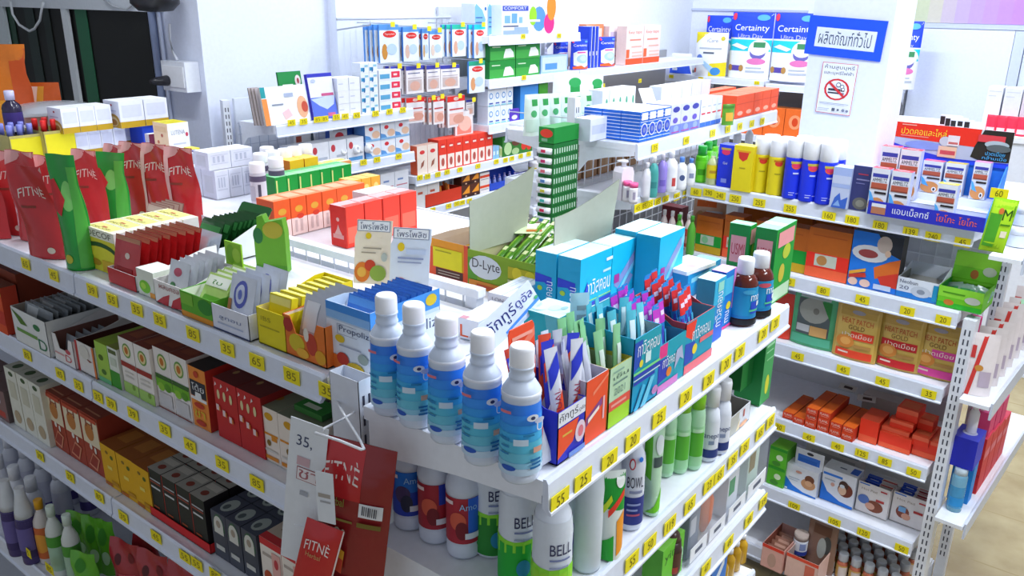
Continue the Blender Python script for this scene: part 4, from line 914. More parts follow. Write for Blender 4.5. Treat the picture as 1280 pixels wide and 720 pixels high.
for i, (px, py, yt, wd) in enumerate(((108, 700, 640, 34), (126, 712, 646, 30), (112, 740, 690, 34), (140, 715, 650, 26))):
    P = at(px, py, Z); m = pouch_mesh(wpx(P, wd), top_h(P, yt), .035, '#5fb02c:f', '#3f8a24:f', [('e', '#b8e0b0', .3, .2, .7, .45), ('e', '#3a8a24', .2, .55, .6, .85)], wav=.006)
    stand(m, 'green_refill_pouch', px, py, Z, R(-60), ['front green refill pouch on the lowest deck', 'green refill pouch second from front on the lowest deck', 'green refill pouch at the bottom photo edge', 'dark green refill pouch farthest from the bottles on the lowest deck'][i], 'pouch', 'green refill pouches')
for i, (px, py, yt, wd) in enumerate(((165, 738, 676, 46), (200, 756, 690, 48), (238, 778, 705, 46), (190, 730, 672, 40))):
    P = at(px, py, Z); m = pouch_mesh(wpx(P, wd), top_h(P, yt), .04, '#a92c34:f', '#8a2a30:f', [('e', '#5a1f24', .2, .55, .4, .75), ('r', '#c8505a', .3, .2, .8, .4), ('e', '#7a2428', .6, .6, .8, .8)], wav=.008)
    stand(m, 'red_refill_pouch', px, py, Z, R(-70), ['red refill pouch beside the green pouches', 'middle red refill pouch in front on the lowest deck', 'red refill pouch nearest the bottom edge of the photo', 'red refill pouch behind the middle one'][i], 'pouch', 'red refill pouches')
# ================================================================ pouches hanging from the corner post
panel('hanging_tea_pouch', 'large dark red tea pouch hanging from the white wire hook', 'pouch', ((399, 540), (497, 565), (402, 760)), ((.69, atx(399, 540, .69).y, 0), nrm(205)), '#8f2226:f',
     [('r', '#c02429:f', .0, .70, .62, .985), ('t', '#f0e2e0', .12, .80, .58, .915, 'FITNÈ', .02), ('t', '#9aa04a', .16, .655, .42, .70, 'Herbal'), ('r', '#8a7a3a', .15, .575, .55, .588), ('r', '#e4e6ea', .62, .625, .92, .70)]+
     [('r', '#4a4a55', .66+k*.026, .64, .66+k*.026+.010+.006*(k % 3 == 0), .69) for k in range(8)]+
     [('r', '#7a6a2a', .62, .575, .92, .60), ('e', '#d9d2c0', .33, .49, .42, .55), ('e', '#e2dcc8', .43, .51, .48, .545), ('p', '#d9a02a', [(.32, .46), (.50, .42), (.48, .29), (.36, .31)]), ('p', '#c8402a', [(.34, .40), (.49, .37), (.48, .29), (.36, .31)]), ('r', '#c9ccd2', .3, .05, .6, .25)], t=.02, bulge=True, back='#7a2226:f')
panel('hanging_tea_pouch', 'small red tea pouch hanging below the white price cards', 'pouch', ((384, 646), (431, 665), (384, 745)), ((.66, atx(384, 646, .66).y, 0), nrm(205)), '#c4262b:f', [('r', '#efe0e0', .97, 0, 1, 1), ('t', '#f4e4e2', .12, .66, .78, .82, 'FITNÈ', .03), ('t', '#c9a06a', .2, .56, .6, .62, 'Herbal')], t=.012, bulge=True, back='#d9b0b0:f')
def card(label, pts, x, items):
    panel('hanging_price_card', label, 'card', pts, ((x, atx(*pts[0], x).y, 0), nrm(198)), '#dfe3e9', items, t=.0012, group='white paper price cards hanging at the post')
card('white paper price card reading 35 hanging at the post', ((364, 520), (411, 537), (367, 700)), .672, [('t', '#3c4666', .2, .82, .62, .90, '35,'), ('r', '#c9a8b0', .25, .70, .6, .76), ('r', '#a05a60', .27, .60, .92, .69), ('r', '#e6e0e4', .29, .605, .9, .685), ('t', '#a8646c', .33, .615, .85, .675, 'ชา'), ('r', '#a9adb8', .4, .5, .62, .53)])
card('white paper card with red print lower down at the post', ((368, 655), (392, 662), (369, 760)), .668, [('r', '#d29aa0', .4, .5, .8, .62), ('t', '#c26a72', .4, .3, .8, .4, 'ชา')])
card('small white card overlapping the large red pouch', ((394, 588), (416, 593), (396, 650)), .664, [('r', '#a8a098', .1, .5, .8, .58), ('r', '#a9a9ae', .2, .4, .8, .44)])
hk = thing('hanging_wire_hook', 'white wire display hooks crossing on the corner post', 'hook', (0, 0, 0))
W = lambda q, x: atx(q[0], q[1], x)
MB().tube([W((465, 490), .862), W((448, 512), .80), W((430, 523), .75), W((404, 536), .68), W((404, 540), .68)], .0018, '#eef0f6:s', 6).build('wire', hk)
MB().tube([W((412, 485), .815), W((430, 518), .76), W((450, 550), .71), W((455, 561), .69), W((452, 562), .685), W((425, 551), .68), W((394, 541), .672)], .0021, '#eef0f6:s', 6).build('wire', hk)
# ================================================================ behind the low fence of the left gondola
Z = 1.402
# orange, green, red and amber rows
flw = [('F', [('r', '#f3d9d2', 0, 0, 1, .46), ('e', '#e2a83a', .25, .6, .75, .78), ('e', '#d8402a', .35, .42, .8, .56), ('r', '#d3b8b4', .2, .08, .35, .4), ('r', '#d3b8b4', .55, .08, .7, .4)]), ('L', [('r', '#f0d4ca', 0, 0, 1, .46), ('e', '#e8b04a', .2, .5, .8, .8)]), ('T', [('r', '#f7b28a', .1, .2, .9, .8)])]
rowbox('orange_carton', 'orange and pink carton, {o} from the left in the orange row', 'carton', 'orange cartons behind the green card', 6, Z, (346, 300), (478, 276), 252, 0, .075, ('#f0622c', '#f28a52', '#ea6a3a', '#ee5a2a'), flw, jit=.003)
rowbox('green_carton', 'green carton with pale top, {o} from the left in the green row', 'carton', 'green cartons behind the orange row', 7, Z+.0, (347, 262), (436, 240), 222, 0, .07, ('#149a3c', '#9ae0a8', '#12883a', '#0f8a36'), [('F', [('r', '#d8e08a', .08, .1, .2, .9), ('e', '#c8d87a', .6, .3, .8, .5)]), ('T', [('r', '#5fc07a', .05, .55, .95, .95)])])
rowbox('amber_carton', 'amber carton behind the right end of the orange row, {o} from the left', 'carton', 'amber cartons by the orange row', 3, Z, (442, 262), (480, 254), 226, 0, .06, ('#efa73a', '#f4c26a', '#e8a03a', '#ea9a30'), [('F', [('r', '#e8742a', .1, .1, .9, .3), ('e', '#f3d27a', .2, .45, .8, .8)]), ('T', [('r', '#f6dc6a', .1, .1, .6, .9)])], gap=.06)
rowbox('amber_carton', 'amber carton with red side behind the green row, {o} from the left', 'carton', 'amber cartons behind the green row', 2, Z, (366, 250), (404, 243), 201, 0, .07, ('#eeb41c', '#f5cf5a', '#e0a018', '#e2802a'), [('L', [('r', '#c8402a', .2, .1, .8, .6)])], gap=.05)
rowbox('peach_carton', 'flat peach carton behind the green row, {o} from the left', 'carton', 'peach cartons behind the green row', 3, Z, (400, 243), (440, 234), 207, 0, .06, ('#f4a06a', '#f9dcb0', '#f0b070', '#f2a070'), [('T', [('r', '#f0d04a', .1, .3, .9, .7)])], gap=.05)
rowbox('red_carton', 'bright red carton with pale top, {o} from the left in the red row', 'carton', 'bright red cartons behind the fence', 4, Z, (434, 311), (532, 288), 259, 0, .06, ('#f0402e', '#f6b4b4', '#ea4434', '#e8281e'), [('L', [('p', '#f3b4ac', [(.25, .3), (.75, .3), (.6, .42), (.5, .55), (.4, .42)]), ('e', '#f3b4ac', .4, .62, .6, .72), ('r', '#f0a4a0', .15, .2, .85, .3)]), ('F', [('r', '#f26a54', .1, .1, .9, .5), ('r', '#c83024', 0, 0, .05, 1)]), ('T', [('r', '#ee5040', .05, .0, .95, .35)])], gap=.04)
box('white_carton', 'white topped carton behind the red row', 'carton', Z, (462, 292), (498, 282), 243, 0, .06, ('#f2e9ec', '#f7f2f6', '#e8dde4', '#eee4ea'), [('F', [('r', '#e89a7a', .1, .7, .6, .85)])])
# white capped bottles with grey labels
pos = [(326, 265), (349, 257), (330, 250), (345, 246), (360, 243), (338, 240), (372, 240), (385, 236)]
wb = dict(prof=[(.96, 0), (1, .02), (1, .78), (.9, .80)], capprof=[(.98, .80), (1, .82), (1, .97), (.92, 1)])
for i, (px, py) in enumerate(pos):
    P = at(px, py, Z)
    if i == 0:
        r_, h_ = wpx(P, 9.5), top_h(P, 203)
        wb0 = bottle_parts('supplement_bottle', P, R(-60), r_, h_, '#d4d4de:s', '#f4f6fb:s', '#d6d6e0', [('r', '#5c5470', 0, .82, 1, .97), ('r', '#4c4a5c', .56, .1, .62, .75), ('r', '#b9b6c4', .3, .3, .5, .7)], lz=(.03, .77), lab='tall white capped bottle with grey label nearest the fence', group='white capped supplement bottles', **wb)
    else:
        o = copy_tree(wb0); o.location = P; tag(o, f'white capped bottle with grey label, {ORD[i-1]} behind the one nearest the fence', 'bottle', 'white capped supplement bottles')
# white stacked cartons
wf = [('F', [('r', '#cfd3e2', .12, .3, .88, .34), ('r', '#c3c8da', .2, .4, .3, .75), ('r', '#c3c8da', .4, .4, .5, .75), ('r', '#c3c8da', .6, .4, .7, .75), ('r', '#cfd3e2', .12, .8, .88, .83)]), ('L', [('r', '#cbcfde', .2, .2, .8, .8)])]
rowbox('white_carton', 'white carton with faint grey print, {o} from the left in the low white stack', 'carton', 'white cartons stacked on the shelf', 3, Z, (272, 250), (321, 240), 214, 0, .075, ('#e6e9f6', '#f3f5fc', '#dfe3f2', '#d5d9ea'), wf, deep=2)
rowbox('white_carton', 'plain white carton on top of the white stack, {o} from the left', 'carton', 'plain white cartons on top of the stack', 2, Z+top_h(at(272, 250, Z), 214)+.001, (262, 214), (309, 203), 195, 0, .08, ('#e8ebf8', '#f4f6fd', '#dfe3f2', '#d9ddee'), wf, h=.055)
box('white_carton', 'tall grey white carton with violet patch left of the white stack', 'carton', Z, (247, 231), (259, 227), 192, 0, .07, ('#dfe3ef', '#e8eaf4', '#d3d8e8', '#d3d8e6'), [('T', [('r', '#4a3c7a', .2, .3, .9, .9)])])
box('yellow_packet', 'small yellow packet behind the tall grey white carton', 'packet', Z, (244, 222), (252, 220), 186, 0, .05, ('#e6dc3a', '#ece45a', '#d9d040', '#d9d040'))
# cartons at the far left
def gold(m): pass
gl = [('F', [('r', '#c09a1c', 0, 0, 1, .24), ('r', '#d8dcf2', .1, .4, .9, .85)]), ('L', [('r', '#b8921c', 0, 0, 1, .24), ('e', '#b08a3a', .1, .0, .95, .52), ('e', '#d8c49a', .22, .04, .85, .42), ('e', '#a8783a', .35, .08, .8, .32), ('e', '#b4323a', .45, .8, .58, .88), ('r', '#b9bfd6', .2, .62, .8, .66)])]
GC = ('#e9ecfb', '#f6f8ff', '#dfe3f6', '#e4e7f6')
zz = Z
bx = rowbox('white_gold_carton', 'white carton with gold foot, {o} from the left in the lower layer', 'carton', 'white and gold cartons', 4, Z, (98, 196), (166, 189), 165, 0, .10, GC, gl)
P = at(98, 196, Z); h1 = top_h(P, 165)
rowbox('white_gold_carton', 'white carton with gold foot and arch, {o} from the left in the upper layer', 'carton', 'white and gold cartons', 3, Z+h1+.002, (80, 168), (148, 162), 136, 0, .11, GC, gl)
rowbox('white_gold_carton', 'white carton with gold foot, {o} from the left in the upper right pair', 'carton', 'white and gold cartons', 2, Z+h1+.002, (152, 161), (200, 152), 127, 0, .12, GC, gl)
rowbox('white_gold_carton', 'white carton supporting the upper right pair, {o} from the left', 'carton', 'white and gold cartons', 2, Z, (150, 184), (195, 178), 161, 0, .12, GC, gl, h=h1)
box('blue_carton', 'blue carton between the gold cartons and the peach carton', 'carton', Z, (181, 186), (201, 183), 157, 0, .1, ('#2f5cf0', '#4a74f2', '#2a50d8', '#2c54e0'), [('F', [('r', '#e3e7f6', .6, 0, 1, .5)])])
box('maroon_carton', 'small maroon and white carton in front of the blue carton', 'carton', Z, (189, 193), (204, 190), 168, 0, .03, ('#7a2a4a', '#eef0f6', '#d8d0dc', '#c8c0d0'))
box('eye_care_carton', 'white carton with yellow top and peach side, printed name', 'carton', Z, (214, 200), (239, 196), 155, 0, .10, ('#f3f4fa', '#e8dc1e', '#e8ebf4', '#f0cfb0'), [('F', [('t', '#8a93a8', .15, .68, .8, .80, 'LUTENA'), ('e', '#c8405a', .82, .6, .95, .72), ('r', '#c9cede', .2, .4, .8, .44)]), ('L', [('e', '#c86a4a', .2, .4, .35, .5), ('e', '#d8844a', .6, .3, .75, .4), ('e', '#b85a4a', .5, .6, .65, .7), ('r', '#e6c09a', .1, .75, .9, .9)]), ('T', [('e', '#d8cc18', .1, .1, .9, .9)])])
yl_ = [('F', [('r', '#e6d81a', .04, .0, 1, .9), ('r', '#c9bb1c', .5, .86, .8, .88)])]
for i, (p0, p1, yt) in enumerate((((17, 206), (57, 201), 171), ((60, 202), (98, 197), 165))):
    t, P, w, h = tray('yellow_display_box', ['yellow fronted display box holding violet capped bottles', 'yellow fronted display box holding red capped bottles'][i], 'display box', Z, p0, p1, yt, 0, .15, '#b8ab62', inner='#8f8a90', front_items=yl_[0][1])
    cols = [('#8f95e8:s', '#5a52a8'), ('#ef2f2c:s', '#b82a2a')][i]
    first = None
    for k in range(6):
        q = P+xd(0)*(w*(.18+.32*(k % 3)))+yd(0)*(.035+.07*(k//3))+Vector((0, 0, .003))
        if first is None:
            o = first = bottle_parts('syrup_bottle', q, 0, w*.14, h*1.32, '#3a3448:g', cols[0], '#d6d8ea', lab='', prof=[(1, 0), (1, .55), (.6, .66), (.5, .72)], capprof=[(.62, .70), (.66, .96), (.58, 1)])
        else: o = copy_tree(first); o.location = q
        tag(o, f'small bottle with {["pale violet", "bright red"][i]} cap, {ORD[k % 3]} from the left, {["front", "back"][k//3]} row', 'bottle', ['violet capped bottles', 'red capped bottles'][i])
bottles(1, 'syrup_bottle', 'dark brown bottle with white violet cap beside the clear container', None, Z+.09, (20, 166), (20, 166), 113, 11, 0, '#2b2440:g', '#d4d2f2:s', '#3f2f78', [('r', '#e8e6f4', .3, .0, .7, .3)], prof=[(.95, 0), (1, .02), (1, .6), (.85, .68), (.42, .76), (.42, .8)], capprof=[(.5, .78), (.52, .98), (.46, 1)], lz=(.05, .5))
ct = thing('storage_container', 'clear plastic container with domed lid behind the red capped bottles', 'container', at(76, 182, Z), R(-12))
wc = wpx(at(72, 178, Z), 84)
MB().prism([(-wc*.44, 0), (wc*.44, 0), (wc*.48, .15), (-wc*.48, .15)], -.12, .12, '#c9b6b2:t').build('tub', ct)
m = MB(); m.sheet(lambda a, b: ((a-.5)*wc*1.02, (b-.5)*.28, .15+.03*(math.sin(math.pi*a)*math.sin(math.pi*b))**.4), 14, 8, '#c6ccd4:t'); m.box(-wc*.51, -.14, .14, wc*.51, .14, .152, '#cfd5dc:t'); m.build('lid', ct)
pouch_at(16, 168, 55, 60, Z, R(-40), 'orange_bag', 'large orange patterned bag standing at the far left by the window', 'bag', '#d8741c:f', '#c2591c:f', [('e', '#efb48c', -.0, .3, .35, .75), ('r', '#c8501c', .7, .1, 1, .95), ('e', '#e89a2a', .3, .05, .7, .4), ('r', '#f4d2b0', .4, .86, .5, .92)], d=.12, wav=.016, pinch=.12, topw=1.05)
pouch_at(58, 164, 103, 46, Z, R(-40), 'orange_bag', 'low orange and pink bag behind the clear container', 'bag', '#c9561a:f', '#b04a1c:f', [('p', '#eec2b4', [(.0, .0), (.3, .0), (.5, .98), (.2, .98)]), ('p', '#d9902a', [(.3, 0), (.5, 0), (.65, .98), (.5, .98)])], d=.10)
# the two opened display boxes with stick sachets
t, P, w, h = tray('orange_display_box', 'orange display box with yellow label and beige inside', 'display box', Z, (536, 343), (584, 357), 296, TL, .31, '#cdb9a6', inner='#c9b49f', hb=.075, front_items=[('r', '#f09a1c', 0, 0, 1, 1), ('r', '#e8542a', 0, 0, .13, .78), ('r', '#e8542a', .9, 0, 1, 1), ('r', '#e8542a', 0, 0, 1, .28), ('r', '#ecdd14', .13, .28, .86, .8), ('r', '#5a2f28', .2, .06, .88, .27), ('r', '#c9bcae', .26, .19, .8, .21), ('r', '#c9bcae', .26, .12, .8, .14), ('r', '#b8a818', .2, .7, .6, .73)])
for k in range(6):
    q = P+xd(TL)*(w*(.2+.12*k))+yd(TL)*(.10+.02*(k % 3))+Vector((0, 0, .045+.006*k))
    o = sachet_mesh(.02, .15, .007, ['#c89a2a:f', '#a86a24:f'][k % 2], [('r', '#e6cf4a', .1, .1, .5, .9)]).build('stick_sachet'); o.location = q; o.rotation_euler = (R(-78), R(10-6*k), TL+R(8*k-20)); tag(o, f'golden stick sachet lying in the orange box, {ORD[k]} from the left', 'sachet', 'golden stick sachets')
t, P, w, h = tray('green_display_box', 'green display box with white script label and tall raised flaps', 'display box', Z, (585, 357), (683, 388), 311, TL, .22, '#9ab02a', inner='#b9b48a', hb=.075, front_items=[('r', '#86a81f', 0, 0, 1, 1), ('r', '#5f9c2a', 0, .0, .12, .8), ('e', '#dfe3e6', .02, .30, .42, .92), ('t', '#4c4a4a', .06, .48, .40, .8, 'D-Lyte'), ('r', '#c8b81a', .5, .5, .86, .8), ('e', '#e8d22a', .55, .5, .66, .82), ('e', '#e8d22a', .7, .48, .82, .8), ('r', '#d2d29a', .5, .18, .95, .46), ('r', '#d8842a', .02, 0, .4, .22), ('r', '#c8502a', .12, .05, .4, .14)])
def flap(px0, pB, label):
    """a raised side flap, curving outwards towards its free end"""
    m = MB(); d = .185; hh = .15
    def S(a, b): return (.035*a*a*(.4+.6*b), a*d, b*(hh*(.78+.36*a*a)))
    m.sheet(lambda a, b: S(a, b), 8, 4, '#a9ae9a'); m.sheet(lambda a, b: tuple(Vector(S(1-a, b))+Vector((.0015, 0, 0))), 8, 4, '#b4b8a8')
    o = m.build('raised_flap', t); return o
f1 = flap(0, 0, ''); f1.location = (-w/2, -.105, h*.85); f2 = flap(0, 0, ''); f2.location = (w/2-.002, -.105, h*.85)
for k in range(24):
    a, b = k % 8, k//8
    q = P+xd(TL)*(w*(.09+.117*a))+yd(TL)*(.012+.055*b)+Vector((0, 0, .012+.022*b))
    if k == 0: s0 = sachet_mesh(.018, .12, .008, '#4a8a14:f', [('r', '#7fb030', .3, .1, .6, .9), ('r', '#2f6a1c', .0, .3, .25, .6), ('r', '#dfe8b0', .2, .86, .8, .97)]).build('stick_sachet'); o = s0
    else: o = s0.copy(); COL.objects.link(o)
    o.location = q; o.rotation_euler = (R(-62), R(random.uniform(-3, 3)), TL+R(random.uniform(-4, 4)))
    tag(o, f'green stick sachet, {ORD[a]} from the left in the {["front", "middle", "back"][b]} bunch of the green box', 'sachet', 'green stick sachets')
lying('paper_packet', 'pale green and white packet lying on the green stick sachets', 'packet', 668, 292, Z+.09, .09, .06, '#d6e8b8:f', [('r', '#f4f8ec', .05, .5, .95, .95), ('r', '#c8742a', .3, .1, .7, .2)], R(-50), R(8), .012)
# ================================================================ end gondola, top shelf
Z = 1.402
mprof = [(.90, 0), (.98, .015), (1, .05), (1, .60), (.98, .635), (1.02, .645), (1.02, .665), (.97, .69), (.72, .745), (.62, .755), (.60, .765), (.66, .775), (.66, .785), (.60, .80), (.60, .84), (.65, .845), (.65, .86)]
mcap = [(.62, .855), (.63, .86), (.63, .975), (.60, .99), (.54, 1)]
mlab = [('r', '#3a96f6', 0, .72, 1, .86), ('r', '#38a0f0', 0, .60, 1, .72), ('r', '#44b2e8', 0, .48, 1, .60), ('r', '#5cc2e0', 0, .32, 1, .48), ('r', '#6cc4de', 0, .18, 1, .32), ('r', '#8fcbe8', 0, .10, 1, .18), ('r', '#c4dcf2', 0, 0, 1, .10),
        ('e', '#2a5cc0', .33, .06, .45, .14), ('r', '#2a86c0', .30, .50, .40, .53), ('r', '#2a86c0', .33, .40, .40, .425), ('r', '#2a86c0', .32, .30, .40, .325), ('r', '#2580b4', .50, .58, .58, .605), ('r', '#1f6fae', .55, .10, .64, .13), ('r', '#1f6fae', .56, .16, .64, .19), ('r', '#1f6fae', .55, .22, .63, .25), ('r', '#e0a894', .57, .34, .64, .42),
        ('r', '#e07a8a', .34, .90, .42, .94), ('e', '#eef2fa', .52, .80, .60, .90), ('e', '#3a3f68', .545, .825, .575, .875), ('e', '#c9cfe8', .57, .76, .65, .84), ('t', '#eef3fc', .585, .66, .635, .78, 'U'), ('r', '#cfe2f4', .44, .47, .53, .56)]
mb = None
for i, (px, py, yt) in enumerate(((488, 512, 376), (521, 527, 388), (560, 546, 398), (603, 572, 417), (650, 594, 432))):
    P = at(px, py, Z)
    if mb is None:
        P5 = at(650, 594, Z); r_, h_ = wpx(P5, 24.2), top_h(P5, 431)
        mb = o = bottle_parts('mouthwash_bottle', P, R(-52), r_, h_, '#d6e2f6:s', '#f6f8ff:s', '#3286f2:s', mlab, prof=mprof, capprof=mcap, lz=(.085, .615), seg=28, la=180)
        ring = MB().lathe([(r_*1.0, 0), (r_*1.025, .003), (r_*1.0, .006)], '#e9eefa:s', 28); ring.build('neck_ring', o).location = (0, 0, h_*.65)
    else:
        o = copy_tree(mb); o.location = P
    o.rotation_euler.z = R(-52)+random.uniform(-.12, .12)
    tag(o, ['blue mouthwash bottle with white cap, nearest the corner post', 'second blue mouthwash bottle from the post', 'middle blue mouthwash bottle of the five', 'second blue mouthwash bottle from the shelf rail', 'nearest blue mouthwash bottle, beside the price rail corner'][i], 'bottle', 'blue mouthwash bottles')
# toothbrush and tube displays along the rail
NAVY, TEAL, ORG = '#2b36c8', '#0f9fc8', '#f4562e'
t, P, w, h = tray('sachet_display', 'blue orange and white tray with black lettering, first from the bottles', 'display tray', Z, (696, 583), (729, 559), 517, 0, .085, '#2f38c4', inner='#b8a8b4', hb=.10,
    front_items=[('r', '#e9ecf6', 0, .72, 1, 1), ('t', '#2a2c40', .04, .75, .72, .95, 'กักทูร์'), ('t', '#5a5c78', .76, .78, .98, .88, 'ดูอัล'), ('p', ORG, [(0, .12), (.55, .3), (.75, .7), (0, .7)]), ('r', '#e0b84a', .15, .5, .5, .54), ('e', '#e8d4e4', .62, .2, 1, .62), ('e', '#e27a8a', .72, .3, .92, .52), ('r', '#7a9ae0', .4, .02, 1, .12)],
    side_items=[('r', '#2f38c4', 0, 0, 1, 1)], header=(.085, ORG, [('p', '#f58a6a', [(0, .35), (1, .75), (1, .9), (0, .5)]), ('p', '#8a3a8a', [(0, .1), (1, .4), (1, .55), (0, .28)]), ('r', '#f9b09a', .1, .8, .9, .86)], R(4), -.004))
for k in range(8):
    q = P+xd(0)*(w*(.12+.12*k)-.014*(k < 3))+yd(0)*(.012+.02*(k % 3))+Vector((0, 0, .004))
    c1, c2, c3 = [('#e6e9f6:f', ORG, '#2f3fd0'), ('#2f3fd0:f', '#e8ecf8', ORG), (ORG+':f', '#e8ecf8', '#2f3fd0')][k % 3]
    o = sachet_mesh(.021, .155, .007, c1, [('p', c2, [(.05, .1), (.95, .35), (.95, .6), (.05, .35)]), ('p', c3, [(.05, .62), (.95, .8), (.95, .96), (.05, .8)]), ('v', '#b03a5a', .3, .36, .75, .62, 'DUAL')]).build('stick_sachet'); o.location = q
    o.rotation_euler = (R(-6), R(-16+3.5*k), R(-20)); tag(o, f'white, blue and orange stick sachet, {ORD[k]} from the bottles in the first tray', 'sachet', 'stick sachets in the first tray')
t, P, w, h = tray('sachet_display', 'orange tray of silver white sachets, second from the bottles', 'display tray', Z, (730, 557), (757, 538), 478, 0, .10, '#c9c0cc', inner='#b9b2c4', hb=.10, front_items=[('r', ORG, 0, 0, 1, 1), ('p', '#8a4a8a', [(.02, .28), (.75, .5), (.75, .62), (.02, .42)]), ('p', '#f78a6a', [(.3, .72), (1, .92), (1, .96), (.3, .78)]), ('r', '#f0c0c8', .78, .25, .86, .62), ('p', '#fff0e8', [(.1, .33), (.6, .46), (.6, .52), (.1, .4)])])
def tube_mesh(w, h, col, cap, items=()):
    m = MB()
    def S(u, v, e):
        a = 2*math.pi*u; k = v; rx = w/2*(.86+.14*k); ry = w/2*(.86*(1-k)+.02)
        return (rx*math.sin(a)*(1+e*20), -ry*math.cos(a)-e*math.cos(a), h*.16+v*h*.84)
    m.sheet(lambda a, b: S(a, b, 0), 16, 6, col)
    m.lathe([(w*.34, 0), (w*.36, h*.02), (w*.36, h*.15), (w*.42, h*.165)], cap, 14)
    surfprint(m, lambda u, v, e: S(u-.5, v, e), items); return m
def tubes(n, make, P, w, d, name, label, group, h0=.004, cols=3, lean=8, cat='tube'):
    first = None
    for k in range(n):
        o = make() if first is None else first.copy()
        if first is not None: COL.objects.link(o)
        first = first or o; o.name = name
        c, r_ = k % cols, k//cols
        o.location = P+xd(0)*(w*(c+.5)/cols)+yd(0)*(d*(r_+.5)/max(1, -(-n//cols)))+Vector((0, 0, h0))
        o.rotation_euler = (R(-lean+random.uniform(-3, 5)), R(random.uniform(-7, 7)), R(random.uniform(-25, 25)))
        tag(o, label.format(o=ORD[k]), cat, group)
tubes(9, lambda: sachet_mesh(.018, .135, .011, '#cfd4e4:f', [('r', '#b4bad0', .2, .5, .8, .56), ('r', '#c8643a', .36, .2, .55, .28), ('e', '#5a5ab8', .5, .14, .66, .24)]).build('silver_sachet'), P, w, .095, 'silver_sachet', 'silver white sachet, {o} from the front left of the orange tray', 'silver white sachets', cat='sachet')
t, P, w, h = tray('sachet_display', 'lime and pale green tray with red band, third from the bottles', 'display tray', Z, (759, 537), (785, 518), 462, 0, .10, '#b5a83a', inner='#b0b89a', hb=.09, front_items=[('r', '#bfe0bc', 0, .4, 1, 1), ('r', '#a8dc2a', 0, 0, 1, .28), ('r', '#e8584a', 0, .28, 1, .44), ('r', '#f0a89a', .1, .34, .8, .38), ('t', '#5a7a72', .15, .78, .85, .86, 'เย็น'), ('r', '#6a8a82', .15, .70, .8, .73), ('t', '#6a8a82', .2, .52, .7, .64, '2021'), ('r', '#8ab0a0', .12, .9, .6, .93)])
tubes(8, lambda: sachet_mesh(.018, .142, .009, '#8fcf9a:f', [('r', '#6ab82a', .2, .1, .8, .4), ('r', '#dff0e8', .25, .55, .75, .8), ('e', '#d83a3a', .4, .45, .6, .55)]).build('green_sachet'), P, w, .095, 'green_sachet', 'green and white sachet, {o} from the front left of the lime tray', 'green and white sachets', cols=2, cat='sachet')
ML = lambda s, a: [('t', '#f2f6ff', .12, .62, .92, .86, s)]+a
t, P, w, h = tray('sachet_display', 'tall teal tray with navy band and clear pattern, fourth from the bottles', 'display tray', Z, (788, 518), (819, 494), 425, 0, .10, '#1a9fcc', inner='#9ab8c0', hb=.13, front_items=[('r', '#12a0b4', 0, .55, 1, 1), ('p', '#1f4fb8', [(0, .55), (.25, .62), (.3, .95), (0, .95)]), ('t', '#f2f6ff', .12, .74, .95, .92, 'กาวิสคอน'), ('e', '#e8d83a', .2, .58, .34, .68), ('r', '#d8f0f0', .42, .60, .62, .74), ('r', '#7fe08a', 0, .51, 1, .545), ('r', '#2a3fb4', 0, .46, 1, .51), ('r', '#e0e8f8', 0, .435, 1, .45), ('r', '#2a3fb4', 0, .38, .8, .42), ('p', '#6fd0f0', [(.3, .02), (.5, .02), (.8, .36), (.65, .36)]), ('p', '#48c0ea', [(.05, .02), (.2, .02), (.45, .3), (.35, .34)]), ('e', '#c88ac8', .72, .08, .95, .2)])
tubes(8, lambda: sachet_mesh(.019, .150, .008, '#58c2d8:f', [('r', '#dff4f8', .2, .6, .8, .9), ('r', '#2a8fb8', .25, .2, .75, .5)]).build('teal_sachet'), P, w, .095, 'teal_sachet', 'teal sachet, {o} from the front left of the tall teal tray', 'teal sachets', cols=2, cat='sachet')
t, P, w, h = tray('sachet_display', 'teal tray with pink corner and pink foot, fifth from the bottles', 'display tray', Z, (820, 493), (852, 469), 434, 0, .10, '#129ab0', inner='#5a9ab0', hb=.12, front_items=[('r', '#14a2b8', 0, 0, 1, 1), ('r', '#e83a8a', 0, .72, .3, 1), ('p', '#2a3fb8', [(0, .2), (.35, .25), (.35, .68), (0, .7)]), ('t', '#f2f6ff', .15, .48, .7, .7, 'กาวิสคอน'), ('e', '#e8842a', .3, .24, .5, .44), ('p', '#b0b8d8', [(.6, .3), (.8, .5), (.95, .4), (.85, .75), (.65, .7)]), ('r', '#d884c8', 0, 0, .75, .16)])
t2, P2, w2, h2 = tray('sachet_display', 'teal tray with red corner and coral foot, sixth from the bottles', 'display tray', Z, (853, 469), (885, 443), 405, 0, .10, '#c84a4a', inner='#6aa0b0', hb=.12, front_items=[('r', '#14a0c0', 0, 0, 1, 1), ('p', '#f0402e', [(0, .75), (.25, .6), (.35, .98), (0, .98)]), ('p', '#2a4fc0', [(0, .18), (.3, .2), (.35, .55), (0, .6)]), ('t', '#f2f6ff', .22, .58, .85, .82, 'กาวิสคอน'), ('e', '#f0d83a', .25, .3, .42, .5), ('r', '#e8707a', .5, .45, .98, .55), ('r', '#f07a84', 0, 0, 1, .17)])
